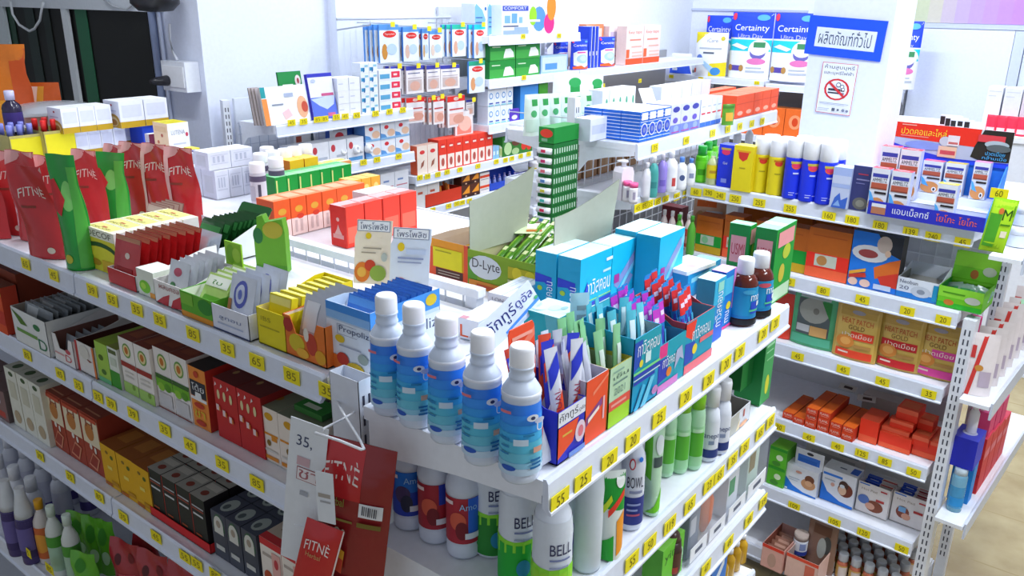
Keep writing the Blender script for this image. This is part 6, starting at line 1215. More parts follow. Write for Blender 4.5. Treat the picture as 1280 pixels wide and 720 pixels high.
def balm(p0, wd, dep, zb, top, lab, pic=None):
    pl = P+yd(T)*dep; A = atplane(p0[0], p0[1], pl, -yd(T)); bw = wpx(A, wd); z0 = Z+zb; hb_ = A.z-z0
    o = carton('balm_carton', bw, .03, hb_, ('#e3e6f2', '#e8445a', '#b9c4e8', '#c8ccdc'), am(top)); put(o, Vector((A.x, A.y, z0)), T, bw, .03); tag(o, lab, 'carton', 'small balm cartons in the counter display')
balm((1091, 209), 22, .006, .003, '#e8445a', 'front left red topped balm carton in the counter display')
balm((1116, 213), 23, .006, .003, '#e8445a', 'second front red topped balm carton in the counter display')
balm((1103, 182), 22, .055, .048, '#e8445a', 'left red topped balm carton in the middle step')
balm((1127, 186), 24, .055, .048, '#e8445a', 'second red topped balm carton in the middle step')
balm((1155, 200), 23, .104, .0685, '#e0508a', 'pink topped balm carton standing alone in the middle')
balm((1183, 203), 23, .104, .0685, '#c8b83a', 'gold topped balm carton behind the front gold one')
balm((1173, 229), 23, .006, .003, '#c8b83a', 'gold topped balm carton in front at right')
balm((1219, 202), 18, .104, .0685, '#d884c0', 'balm carton with hand picture at the right end')
# ---------------------------------------------------------------- second shelf
Z = 1.154
orow = [('F', [('r', '#e8301f', .0, .22, 1, .58), ('r', '#f05a34', 0, 0, 1, .22), ('r', '#c9b0a0', .15, .26, .8, .56), ('e', '#d8c4b4', .2, .3, .5, .54), ('e', '#b06a4a', .3, .32, .45, .5), ('r', '#c9c9c4', .5, .3, .75, .5)])]
for k, (p0, p1, c, lab) in enumerate((((868, 313), (900, 320), 'g', 'orange hanging carton with green window at the left'), ((902, 320), (925, 325), 'r', 'orange hanging carton with red edge behind the green cartons'), ((940, 328), (1004, 343), 'g', 'orange carton with green window right of the tall green cartons'), ((1005, 343), (1058, 354), 'r', 'orange carton with red window and hand picture'))):
    pr = [('F', [('r', '#c8681c', 0, .45, 1, 1), ('r', '#149a34' if c == 'g' else '#e8301f', .0, .2, 1, .5), ('r', '#c8a01c' if c == 'g' else '#f0623a', 0, 0, 1, .2), ('r', '#c4cabc', .2, .24, .72, .48), ('e', '#b8844a' if c == 'r' else '#8ac89a', .25, .26, .5, .46), ('r', '#b4541a', .1, .85, .9, .87)])]
    box('patch_carton', lab, 'carton', Z, p0, p1, 268 if k < 2 else (275 if k == 2 else 283), T, .06, ('#c8681c', '#b45a20', '#a8501c', '#9c4a1c'), pr, group='orange hanging cartons on the second shelf')
rowbox('patch_carton', 'orange brown carton at the back of the second shelf, {o} from the left', 'carton', 'orange brown cartons at the back', 3, Z, (925, 300), (1062, 328), 245, T, .05, ('#c46a1e', '#b05a1c', '#a04c1a', '#a04c1a'), [('F', [('r', '#a8501a', .94, 0, 1, 1), ('r', '#d07a2a', .1, .3, .5, .5)])])
pouch_at(884, 300, 247, 40, Z+.01, R(-75), 'clear_pouch', 'clear crinkled pouch with orange print at the left of the second shelf', 'pouch', '#e0b89c:f', '#d8c0b0:f', [('r', '#f0702a', .1, .78, .7, .98), ('r', '#d8dcec', .4, .2, .9, .7), ('e', '#2f9a44', .5, .05, .98, .35), ('e', '#c8986a', .05, .1, .4, .7), ('r', '#5a64a8', .55, .55, .85, .62)], d=.04, wav=.008)
bottles(4, 'balm_tube', 'small pink and white tube at the far left of the second shelf, {o}', 'small tubes at the left of the second shelf', Z, (828, 306), (858, 312), 262, 4.5, R(-60), '#ead9d6:s', '#e8e2e4:s', '#d8504a', [('r', '#e8a09a', .3, .2, .7, .6)])
bottles(2, 'green_tube', 'small green tube beside the pink tubes, {o}', 'small green tubes', Z, (846, 316), (862, 318), 268, 5, R(-60), '#5aae3a:s', '#3f9a2f:s')
box('red_box', 'dark red box behind the small tubes', 'carton', Z+.03, (826, 285), (850, 290), 256, T, .05, ('#7a2a34', '#8a3a40', '#6a2430', '#6a2430'))
slab('carton', 'grey carton under the dark red box', at(826, 297, Z).x+.02, at(826, 297, Z).y-.02, .07, .06, .028, ('#8a8488', '#9a9498', '#807a80', '#807a80'), [], z=Z)
box('plaster_carton', 'blue carton with a baby picture and an orange band', 'carton', Z, (1058, 355), (1118, 369), 287, T, .05, ('#1f7ae4', '#2a3a5a', '#3a3430', '#1a60c0'), [('F', [('p', '#2a2f3a', [(.5, 1), (1, 1), (1, .62), (.72, .7)]), ('p', '#e0702a', [(.55, .2), (1, .38), (1, .62), (.8, .55), (.5, .4)]), ('p', '#d83a2a', [(.7, .1), (1, .1), (1, .38), (.6, .25)]), ('e', '#e4e6ec', .02, .48, .75, .78), ('e', '#a84a4a', .15, .55, .55, .7), ('e', '#c9b8b0', .5, .68, .8, .98), ('e', '#e8c8b0', .68, .62, .8, .74), ('p', '#e8a83a', [(.02, .2), (.35, .3), (.35, .36), (.02, .26)]), ('p', '#c83a2a', [(.02, .14), (.38, .2), (.35, .28), (.02, .2)]), ('e', '#e8c4b0', .02, .02, .22, .16), ('e', '#e8c4b4', .26, .02, .48, .16), ('r', '#c4d4ec', .55, .03, .9, .12)])])
t, P, w, h = tray('bandage_tray', 'open white tray with grey contents and printed name, beside the baby carton', 'display tray', Z, (1119, 369), (1170, 380), 345, T, .12, '#dfe6f2', inner='#9a9a98', hb=.085, hf=None, front_items=[('r', '#1f78c8', 0, 0, 1, .28), ('t', '#4a5470', .06, .72, .5, .9, 'Neobun'), ('e', '#c4ccd8', .35, .15, .85, .7), ('e', '#8a94a4', .5, .3, .7, .55), ('t', '#5a6480', .06, .42, .3, .6, '20'), ('r', '#1f90c0', .88, .1, 1, .9)])
for k in range(5):
    o = carton('bandage_packet', w*.8, .006, .045, ('#b4b4b2', '#a4a4a2', '#a4a4a2', '#a4a4a2')); o.location = P+xd(T)*(w/2)+yd(T)*(.02+.018*k)+Vector((0, 0, .004)); o.rotation_euler = (R(-18), 0, T); tag(o, f'grey packet standing in the white tray beside the baby carton, {ORD[k]} from the front', 'packet', 'grey packets in the white tray')
t, P, w, h = tray('green_tub', 'bright green open box with a raised lid, at the right shelf end', 'display box', Z, (1170, 381), (1226, 393), 356, T, .13, '#6ec820', inner='#149a34', hb=.06, front_items=[('r', '#8fdc3a', 0, .5, 1, 1), ('r', '#2fb02a', 0, 0, 1, .25), ('e', '#c8742a', .15, .12, .38, .4), ('e', '#c4cac0', .6, .35, .95, .7), ('r', '#4a9a1a', .1, .7, .6, .76)], header=(.095, '#72c82a', [('r', '#8fd83a', 0, .5, 1, .98), ('e', '#a8642a', .4, .15, .58, .45), ('e', '#c0ccb8', .65, .3, .95, .6)], R(12), .002))
for k in range(4):
    o = sachet_mesh(.05, .05, .012, '#7a9a8a:f', [('r', '#2f8a4a', .2, .2, .8, .6)]).build('clear_packet'); o.location = P+xd(T)*(w*(.2+.2*k))+yd(T)*.06+Vector((0, 0, .02)); o.rotation_euler = (R(-50), R(10*k-15), T); tag(o, f'small grey green packet inside the green box, {ORD[k]} from the left', 'packet', 'packets in the green box')
# ---------------------------------------------------------------- third shelf: patches
Z = .91
pouch_at(976, 421, 366, 26, Z, T, 'red_pack', 'red and clear pack at the left end of the third shelf', 'pack', '#e0381f:f', '#c83a2a:f', [('e', '#d8c0b0', .25, .25, .75, .7)], d=.03)
pouch_at(1013, 432, 367, 54, Z, T, 'green_patch_pouch', 'mint green pouch with grey oval picture window', 'pouch', '#4fb07a:f', '#3a9a64:f', [('r', '#5a6468', .12, .22, .88, .88), ('e', '#a4a6a0', .15, .45, .85, .92), ('e', '#7a7a74', .48, .62, .62, .74), ('p', '#2f8a3f', [(.65, .88), (.88, .88), (.88, .55)]), ('r', '#c8ccd0', .14, .27, .45, .4), ('r', '#d8a86a', .46, .22, .85, .4), ('r', '#b9c4c8', .15, .9, .85, .96), ('r', '#58b490', .05, .05, .95, .2)], d=.03)
gold_ = lambda c1, c2: [('r', '#d8b45a:f', .06, .06, .94, .97), ('r', '#c8a044:f', .1, .8, .9, .94), ('e', '#a8a0a8', .35, .84, .65, .92), ('t', '#c8502a', .15, .66, .85, .76, 'HEAT PATCH'), ('t', '#7a5a2a', .32, .56, .68, .64, 'GOLD'), ('r', c1, .12 if c2 else .4, .38, .9, .53), ('t', '#f6e8d8', .2, .42, .86, .51, 'ปวดเมื่อย'), ('e', '#d8883a', .08, .2, .5, .44), ('e', '#e8a85a', .18, .26, .42, .4), ('r', c1, .1, .04, .92, .18), ('r', '#f0d8c8', .16, .11, .4, .14), ('r', '#b88a4a', .5, .24, .88, .3)]
for (px, py, yt, wd, c1, full, lab) in ((1066, 448, 383, 54, '#e8482a', 0, 'gold heat patch pouch with orange lower panel, leftmost'), (1119, 460, 394, 54, '#c8262a', 1, 'gold heat patch pouch with deep red label, middle'), (1166, 471, 405, 54, '#e0489a', 0, 'gold heat patch pouch with pink lower panel, rightmost')):
    pouch_at(px, py, yt, wd, Z, T, 'heat_patch_pouch', lab, 'pouch', '#c9a24a:f', '#b08a3a:f', gold_(c1, full), group='gold heat patch pouches', d=.03)
for k, (px, py, yt, wd, lab) in enumerate(((1085, 440, 382, 54, 'second gold heat patch pouch behind the leftmost'), (1138, 452, 392, 54, 'second gold heat patch pouch behind the middle one'))):
    P = at(px-6, py-8, Z); m = pouch_mesh(wpx(P, wd), .092, .025, '#b08e44:f', '#a8843a:f', gold_('#a83a2a', 1)); o = m.build('heat_patch_pouch'); o.location = P+yd(T)*.03; o.rotation_euler = (0, 0, T); tag(o, lab, 'pouch', 'gold heat patch pouches')
box('pink_carton', 'hot pink carton standing by the slotted post on the third shelf', 'carton', Z+.05, (1206, 432), (1218, 435), 396, T, .03, ('#f0308a', '#f0509a', '#d8287a', '#d8287a'))
slab('carton', 'low carton under the hot pink one', at(1206, 470, Z).x-.0, at(1206, 470, Z).y-.05, .05, .07, .047, ('#b0a4a0', '#b8aca8', '#a89c98', '#a89c98'), [], z=Z)
rowbox('dark_red_carton', 'dark red carton at the back of the third shelf, {o} from the left', 'carton', 'dark red cartons at the back of the third shelf', 3, Z, (1112, 426), (1208, 444), 398, T, .05, ('#a8262c', '#8a2a2a', '#8a2024', '#8a2024'), [('F', [('r', '#c84a4a', .1, .4, .9, .6)])])
# ---------------------------------------------------------------- fourth shelf: red cartons
Z = .638
fln = [('F', [('t', '#f2d8cc', .12, .48, .88, .82, 'FLANIL'), ('r', '#f0b09c', .2, .28, .8, .33), ('r', '#c83a1c', 0, 0, 1, .1)]), ('T', [('r', '#d8621c', 0, 0, 1, 1), ('r', '#b04a1a', 0, .0, .06, 1), ('r', '#c8501a', .1, .5, .9, .9)])]
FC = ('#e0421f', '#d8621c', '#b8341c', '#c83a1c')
P, w, h = fit(Z, (976, 523), (1072, 548), 510, T)
sp = w/6
ns = [1, 1, 3, 3, 2, 2]
tot = 0
base_o = None
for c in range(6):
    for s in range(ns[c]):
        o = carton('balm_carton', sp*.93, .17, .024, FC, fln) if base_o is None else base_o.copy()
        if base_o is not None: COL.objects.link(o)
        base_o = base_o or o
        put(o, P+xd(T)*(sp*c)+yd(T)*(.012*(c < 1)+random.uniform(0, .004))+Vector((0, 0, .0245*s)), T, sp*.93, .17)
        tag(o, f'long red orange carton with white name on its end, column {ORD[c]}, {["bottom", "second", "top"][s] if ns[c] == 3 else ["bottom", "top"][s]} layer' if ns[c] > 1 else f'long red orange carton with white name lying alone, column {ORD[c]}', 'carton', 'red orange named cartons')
rc = ('#ee3a1f', '#e85a3a', '#d8301a', '#e0341c')
for k, (p0, p1, yt, dep, dz, lab) in enumerate((((1072, 549), (1096, 555), 522, .10, 0, 'plain red orange carton at the left of the red heap'), ((1097, 556), (1138, 567), 538, .12, 0, 'wide plain red orange carton in front of the heap'), ((1139, 567), (1170, 576), 545, .12, 0, 'plain red orange carton at the front right of the heap'))):
    box('red_carton', lab, 'carton', Z, p0, p1, yt, T, dep, rc, [('F', [('r', '#f2603a', 0, .0, 1, .3)])], group='plain red orange cartons')
P = at(1097, 556, Z)
for k, (u, v, z, w_, d_, h_, lab) in enumerate(((.0, .01, .034, .085, .1, .034, 'plain red orange carton in the middle of the heap'), (.02, .02, .069, .07, .09, .026, 'plain red orange carton on the upper step of the heap'), (.03, .035, .096, .065, .08, .040, 'topmost red orange carton of the heap'), (.095, .01, .036, .05, .1, .034, 'plain red orange carton right of the heap, second layer'), (.15, .012, .036, .038, .09, .028, 'small red orange carton at the right edge of the heap'), (.092, .06, .071, .045, .06, .036, 'red orange carton leaning behind the right of the heap'))):
    o = carton('red_carton', w_, d_, h_, rc, [('F', [('r', '#f26a4a', .0, .6, 1, 1)]), ('T', [('r', '#e0704a', .1, .2, .9, .8)])]); put(o, P+xd(T)*u+yd(T)*v+Vector((0, 0, z)), T, w_, d_); tag(o, lab, 'carton', 'plain red orange cartons')
for k, (px, py) in enumerate(((1047, 497), (1072, 512))):
    o = sachet_mesh(.06, .03, .006, '#c4c0bc:f', [('r', '#4a3a38', .3, .2, .8, .6)]).build('grey_packet'); o.location = at(px, py, Z+.06)+yd(T)*.08; o.rotation_euler = (R(-70), 0, T+.3*k); tag(o, ['grey packet with dark patch behind the red named cartons, left', 'grey packet with dark patch behind the red named cartons, right'][k], 'packet')
slab_ = carton('grey_carton', .16, .06, .058, ('#b4aca6', '#c0b8b2', '#a8a09a', '#a8a09a')); put(slab_, at(1055, 530, Z)+yd(T)*.16, T, .16, .06); tag(slab_, 'grey carton lying behind the red named cartons', 'carton')
# ---------------------------------------------------------------- fifth shelf: gel packs
Z = .362
rowbox('green_carton', 'bright green carton with white flower, {o} layer', 'carton', 'bright green cartons on the fifth shelf', 1, Z, (957, 603), (980, 610), 556, T, .08, ('#58b82a', '#7acc3a', '#4aa024', '#3f9a24'), [('F', [('e', '#d8ecc8', .4, .35, .8, .65), ('r', '#2f9a2a', 0, .85, 1, 1), ('e', '#3f8a2a', .2, .05, .7, .3)])], stack=2)
gp = [('F', [('p', '#1f78d8', [(0, 0), (1, 0), (1, .06), (.6, .08), (.25, .22), (0, .5)]), ('e', '#c8946a', .5, .25, .95, .65), ('e', '#7a4a34', .6, .5, .9, .8), ('e', '#d8a884', .62, .38, .85, .6), ('r', '#a8b4c8', .1, .5, .45, .53), ('r', '#a8b4c8', .1, .42, .4, .44), ('e', '#d8a090', .3, .75, .5, .85), ('r', '#e8ecf4', .02, .02, .1, .08)])]
t = thing('gel_pack_carton', 'white and blue gel pack carton with a raised blue hanging tab', 'carton', (0, 0, 0), T)
P, w, h = fit(Z, (980, 609), (1022, 621), 578, T)
t.location = P+xd(T)*w/2+yd(T)*.025
m = MB(); m.boxm(-w/2, -.025, 0, w/2, .025, h, ('#e4e8f2', '#eceff6', '#c9d0e0', '#c9d0e0')); m.print('F', w, .05, h, gp[0][1]); m.build('carton_body', t)
m = MB(); M = Matrix.Translation((.01, -.005, h)); m.prism([(-w*.42, 0), (w*.45, 0), (w*.45, h*.62), (-w*.42, h*.62)], -.001, .001, '#e6eaf4', M); m.print('F', w*.86, .002, h*.62, [('r', '#3a7ae0', .1, .2, .9, .65), ('e', '#3a3a44', .4, .72, .65, .9), ('r', '#2a6ad0', .15, .2, .8, .45)], M); m.build('hanging_tab', t)
box('gel_pack_carton', 'white and blue gel pack carton with a picture of a child in bed', 'carton', Z, (1024, 622), (1067, 635), 583, T, .07, ('#e6e9f3', '#e9edf6', '#d0d6e4', '#d0d6e4'), [('F', [('p', '#2478dc', [(0, 0), (1, 0), (1, .08), (.6, .12), (.2, .3), (0, .6)]), ('r', '#3a80e0', .02, .8, .6, .87), ('e', '#7a3a2a', .5, .3, .95, .72), ('e', '#4a3028', .52, .5, .8, .78), ('e', '#e8c0a4', .52, .34, .76, .62), ('e', '#dce4ec', .55, .55, .7, .66), ('e', '#d8a898', .28, .5, .4, .62), ('r', '#b0bacb', .08, .66, .4, .7)]), ('T', [('r', '#3a6ad0', .75, .2, .98, .8), ('r', '#4a5a7a', .4, .4, .6, .5)])])
hp = lambda pic: [('F', [('r', '#3f78d0', .04, .93, .35, .97), ('r', '#c8404a', .7, .85, .9, .9), ('t', '#a8988a', .12, .76, .6, .83, 'Hot Pad'), ('r', '#b83a3a', .6, .5, .85, .58)]+pic)]
t1, P, w, h = tray('hot_pad_tray', 'white tray with a picture of hands, blue topped packs stepping up behind', 'display tray', Z, (1068, 636), (1110, 648), 600, T, .10, '#ece6e6', hb=.085, inner='#c8b8b4', front_items=hp([('e', '#8a4a34', .3, .12, .85, .5), ('e', '#5a7ac0', .05, .3, .4, .6), ('e', '#e0a890', .3, .18, .6, .4)])[0][1])
for k in range(4):
    o = MB(); o.boxm(-w*.45, -.008, 0, w*.45, .008, .072+.008*k, ('#dfd8da', '#e4dcdc', '#c8bcbc', '#c8bcbc')); o.print('F', w*.9, .016, .072+.008*k, [('r', '#2f50c0', .0, .6, .5, 1), ('r', '#dfe4f0', .1, .85, .4, .92), ('r', '#a84444', .55, .78, 1, .9)]); o.print('T', w*.9, .016, .072+.008*k, [('r', '#3058c8', 0, 0, .5, 1), ('r', '#b04a48', .52, .0, 1, .6)]); o = o.build('hot_pad_pack')
    put(o, P+xd(T)*(w*.05)+yd(T)*(.012+.021*k)+Vector((0, 0, .003)), T, w*.9, .016); tag(o, f'blue and red topped pack in the hands picture tray, {ORD[k]} from the front', 'pack', 'packs in the hands picture tray')
t1, P, w, h = tray('hot_pad_tray', 'white tray with a hand holding a blue pad, by the slotted post', 'display tray', Z, (1111, 649), (1159, 663), 613, T, .10, '#ece6e6', hb=.085, inner='#c8b8b4', front_items=hp([('e', '#8a4434', .14, .2, .5, .6), ('r', '#7ab0e0', .2, .4, .4, .58), ('e', '#e0a48a', .3, .18, .55, .4)])[0][1])
for k in range(5):
    o = MB(); hk_ = .070+.007*k; o.boxm(-w*.45, -.006, 0, w*.45, .006, hk_, ('#dfd8da', '#e4dcdc', '#c8bcbc', '#c8bcbc')); o.print('F', w*.9, .012, hk_, [('r', '#2f50c0', .0, .6, .42, 1), ('r', '#dfe4f0', .1, .88, .34, .94), ('r', '#a02a3a', .5, .9, 1, .96)]); o.print('T', w*.9, .012, hk_, [('r', '#3058c8', 0, 0, .42, 1), ('r', '#a82f3c', .5, .2, 1, .6)]); o = o.build('hot_pad_pack')
    put(o, P+xd(T)*(w*.05)+yd(T)*(.010+.018*k)+Vector((0, 0, .003)), T, w*.9, .012); tag(o, f'blue topped striped pack in the tray by the slotted post, {ORD[k]} from the front', 'pack', 'packs in the tray by the post')
c = carton('grey_carton', .2, .06, .13, ('#d8d2d0', '#c8c2c0', '#c0b8b8', '#c0b8b8'), [('F', [('r', '#b4b0b0', .1, .4, .9, .6), ('r', '#8a9aa8', .6, .7, .95, .9)])]); put(c, at(985, 600, Z)+yd(T)*.14, T, .2, .06); tag(c, 'pale grey carton at the back of the fifth shelf', 'carton')
# ---------------------------------------------------------------- bottom deck
Z = .102
t1, P, w, h = tray('pink_tray', 'pale pink tray with red edge holding clear packs, at the left of the bottom deck', 'display tray', Z, (950, 706), (978, 716), 678, T, .16, '#e4b0a4', inner='#8a4a3a', front_items=[('r', '#e0402e', 0, .86, 1, 1), ('e', '#c8a090', .3, .1, .7, .7)])
for k in range(4):
    o = sachet_mesh(w*.85, .075, .012, '#a0705e:f', [('r', '#c89a88', .2, .5, .8, .9)]).build('brown_packet'); o.location = P+xd(T)*w/2+yd(T)*(.02+.03*k)+Vector((0, 0, .004)); o.rotation_euler = (R(-14), 0, T); tag(o, f'brown clear packet in the left pink tray, {ORD[k]} from the front', 'packet', 'brown clear packets')
t1, P, w, h = tray('pink_tray', 'pale pink tray with red edge holding a white jar, right of the other pink tray', 'display tray', Z, (980, 718), (1020, 735), 690, T, .14, '#e8c0b4', inner='#b4a09a', front_items=[('r', '#e8523a', 0, .86, 1, 1), ('r', '#d8705a', .6, .1, .9, .8)])
bottles(1, 'cream_jar', 'white jar with navy base standing in the right pink tray', None, Z+.05, (999, 690), (999, 690), 666, 8.5, R(-60), '#e6e9f2:s', '#b8a8a0:s', '#e8ecf4', [('r', '#2a3f9a', 0, 0, 1, .3), ('r', '#8a9ac8', .45, .4, .6, .9)], prof=[(1, 0), (1, .7)], capprof=[(1, .7), (1, 1)], lz=(.02, .68))
pouch_at(1022, 712, 652, 36, Z, T, 'clear_pouch', 'brown clear pouch with a round dark mark behind the white jar', 'pouch', '#8a6a5c:f', '#7a5a4c:f', [('e', '#4a4a48', .55, .4, .85, .75), ('e', '#a8aaa4', .4, .3, .7, .7), ('r', '#6a4634', .2, .75, .8, .95)], d=.04)
base_b = None
k = 0
for r_ in range(7):
    for c_ in range(11):
        q = fg(FS0+.035+.044*c_+.02*(r_ % 2), Z)+yd(T)*(.03+.045*r_)
        u = proj(q+Vector((0, 0, .10)))
        if u[1] > 726 or u[0] < 1012 or (r_ > 2 and u[0] < 1030): continue
        if base_b is None:
            base_b = o = bottle_parts('small_bottle', q, R(-60), .0185, .10, '#b4644a:g', '#b8bcc4:s', '#cfa85a', [('r', '#d8ccc8', .35, .1, .65, .9)], lab='', prof=[(.95, 0), (1, .05), (1, .62), (.7, .7)], capprof=[(.86, .70), (.9, .74), (.9, .95), (.8, 1)], seg=12, lz=(.08, .56))
        else: o = copy_tree(base_b); o.location = q
        tag(o, f'small silver capped bottle on the bottom deck, {ORD[c_]} from the slotted post, {ORD[r_]} row inward', 'bottle', 'small silver capped bottles'); k += 1
for i, (px, py) in enumerate(((1072, 690), (1102, 698), (1058, 684))):
    q = at(px, py+44, Z)+yd(T)*.20
    bottle_parts('brown_jar', q, 0, .018, .125, '#6a4438:g', '#7a6058:s', lab=['brown jar behind the silver capped bottles, middle', 'brown jar behind the silver capped bottles, right', 'brown jar behind the silver capped bottles, left'][i], group='brown jars')
# ---------------------------------------------------------------- narrow shelves on the gondola's right end
TS = R(-3.598)
def sd(i, e, z): return FD*i+(-FE)*e+Vector((0, 0, z))
side = []
for z, L, lab in ((1.345, .80, 'top narrow side shelf behind the lime pouch'), (.905, .95, 'middle narrow side shelf with striped packs'), (.50, .95, 'low narrow side shelf with blue bottles')):
    s_ = thing('side_shelf', lab, 'shelf', sd(2.535, .383, z), TS, 'narrow shelves on the right gondola end')
    m = MB(); m.box(0, .002, -.012, L, .083, 0, '#e9edf6:s'); m.build('shelf_board', s_)
    m = MB(); m.box(0, -.006, -.04, L, 0, .012, '#ccd4e6:s'); m.build('price_rail', s_)
m = MB()
bl_ = lambda P, r, h, body, cap, lab, lc=None, li=(), **kw: bottle_parts('bottle', P, R(-60), r, h, body, cap, lc, li, lab=lab, **kw)
Z = .50
bl_(sd(2.62, .435, Z), .022, .15, '#8fc8e0:t', '#c9dcea:s', 'clear blue bottle at the front of the low side shelf', '#4aa8dc:t', [('r', '#2a90d0', .3, .1, .7, .5)], prof=[(.95, 0), (1, .02), (1, .8), (.8, .86)], capprof=[(.85, .85), (.85, 1)])
c = carton('blue_carton', .05, .06, .135, ('#1f90e0', '#3aa4ec', '#1a80cc', '#1f88d8')); c.location = sd(2.70, .44, Z); c.rotation_euler.z = TS; tag(c, 'sky blue carton behind the clear blue bottle', 'carton')
c = carton('blue_carton', .10, .07, .10, ('#2a35d0', '#4a54e0', '#242cb4', '#2830c4'), [('T', [('e', '#c8ccec', .3, .2, .7, .8)])]); c.location = sd(2.66, .44, Z+.152); c.rotation_euler.z = TS; tag(c, 'royal blue carton resting on the clear bottle and sky blue carton', 'carton')
bl_(sd(2.665, .44, Z+.253), .015, .11, '#e8e6ec:s', '#eceaf0:s', 'white spray bottle standing on the royal blue carton', prof=[(.95, 0), (1, .02), (1, .6), (.7, .68), (.5, .72)], capprof=[(.6, .72), (.6, .86), (.4, .98), (.3, 1)])
for k in range(4):
    c = carton('red_carton', .085, .07, .20-.012*k, ('#dc2f34', '#e8506a', '#c42a30', '#d02c30'), [('L', [('r', '#e8a0a8', .2, .6, .8, .7), ('r', '#b8242a', .0, .3, 1, .35)]), ('F', [('r', '#e87a88', .1, .6, .9, .75)])]); c.location = sd(2.80+.09*k, .44, Z); c.rotation_euler.z = TS; tag(c, f'tall red carton on the low side shelf, {ORD[k]} from the front', 'carton', 'tall red cartons on the side shelf')
for k in range(3):
    c = carton('pink_carton', .075, .06, .08, ('#e83a7a', '#f060a0', '#d83070', '#e04a80'), [('T', [('r', '#f4b0c8', .1, .4, .9, .6)])]); c.location = sd(2.81+.09*k, .44, Z+.2-.012*k+.002); c.rotation_euler.z = TS; tag(c, f'hot pink carton on top of the red ones, {ORD[k]} from the front', 'carton', 'hot pink cartons')
Z = .905
for k in range(7):
    m = pouch_mesh(.075, .19-.008*(k % 3), .03, '#e6dcdc:f', '#dcd2d2:f', [('p', '#d03a34', [(.1, 0), (.25, 0), (.6, .98), (.45, .98)]), ('e', '#c88a3a', .3, .4, .6, .5), ('r', '#b8a8b8', .5, .15, .9, .4), ('r', '#c83a3a', .0, .6, .25, .8)]); o = m.build('striped_pack'); o.location = sd(2.60+.095*k, .44, Z); o.rotation_euler = (R(-4), 0, R(-78)); tag(o, f'white pack with red stripes on the middle side shelf, {ORD[k]} from the front', 'pack', 'red striped white packs')
o = sachet_mesh(.06, .09, .01, '#b8ecc4:f').build('mint_packet'); o.location = sd(3.02, .40, Z+.10); o.rotation_euler = (R(-20), 0, R(-70)); tag(o, 'pale mint packet leaning out over the side shelf rail', 'packet')
Z = 1.347
panel('hanging_pouch', 'lime green hanging pouch with dark lettering at the right photo edge', 'pouch', ((1243, 246), (1275, 251), (1236, 314)), (sd(2.44, .40, 1.4), (-.94, -.33, 0)), '#9ad81c:f', [('r', '#b4e82a', .05, .02, .95, .97), ('r', '#4fa82a', .05, .1, .48, .72), ('t', '#2a5a1a', .5, .62, .85, .82, 'M'), ('e', '#e07a3a', .3, .72, .5, .84), ('r', '#f0e8d0', .6, .3, .85, .42), ('r', '#4a8a1a', .5, .52, .9, .55), ('r', '#5a9a24', .88, .7, .93, .9)], t=.02, bulge=True, back='#8ac81a:f')
tags([(1249, 242, '60')], sd(2.45, .395, 1.4), THF, 'the side shelf above the lime pouch')
for k, (i, e, z, lab) in enumerate(((2.70, .43, Z, 'front'), (2.70, .43, Z+.062, 'front upper'), (2.79, .43, Z, 'second'), (2.79, .43, Z+.062, 'second upper'))):
    bottle_parts('cream_jar', sd(i, e, z), R(-60), .034, .06, '#e6ebf4:s', '#f4f6fb:s', '#dfe6f2', [('r', '#3a78c8', .55, .2, .7, .9)], lab=f'white cream jar with a blue mark on the side shelf, {lab}', group='white cream jars', prof=[(1, 0), (1, .6)], capprof=[(1.04, .58), (1.04, 1)], lz=(.02, .56))
for k, (i, e) in enumerate(((2.90, .43), (2.99, .43))):
    bottle_parts('blue_jar', sd(i, e, Z), 0, .034, .09, '#3a6ae0:s', '#4aa0e8:s', lab=f'blue jar with pale lid behind the cream jars, {ORD[k]}', group='blue jars', prof=[(1, 0), (1, .6)], capprof=[(1.04, .58), (1.04, 1)])
# ---------------------------------------------------------------- behind the far gondola, right of the pillar
shelf(R(180)+THF, FD*(FP+.80)-FE*(.515)+Vector((0, 0, 1.40)), .40, .36, 'shelf on the far side of the right gondola with pink packs')
q = lambda i, e, z=1.402: FD*i-FE*e+Vector((0, 0, z))
for k, (i, e, h_) in enumerate(((3.03, .865, .19), (3.10, .855, .20), (3.17, .845, .19), (3.24, .86, .18))):
    m = pouch_mesh(.09, h_, .05, '#f03f86:f', '#e83078:f', [('r', '#f8b0cc', .1, .1, .5, .3), ('r', '#f6c0d8', .5, .6, .9, .75), ('e', '#d8206a', .3, .35, .7, .55)], wav=.006); o = m.build('pink_pack'); o.location = q(i, e); o.rotation_euler = (0, 0, THF); tag(o, f'pink pack behind the red header card, {ORD[k]} from the front', 'pack', 'pink packs behind the header card')
for k in range(3):
    o = carton('patterned_card', .07, .004, .235, ('#e9ecf4', '#dfe3ee', '#dfe3ee', '#dfe3ee'), [('F', [('r', '#2a2622', .0+.3*j, .86+.05*(j % 2), .22+.3*j, .98) for j in range(3)]+[('r', '#e8e02a', .1, .3, .7, .7)])]); o.location = q(3.12+.05*k, .725+.03*k, 1.402); o.rotation_euler = (R(6), 0, THF); tag(o, f'white card with black blocks and yellow patch behind the display, {ORD[k]}', 'card', 'black blocked cards')
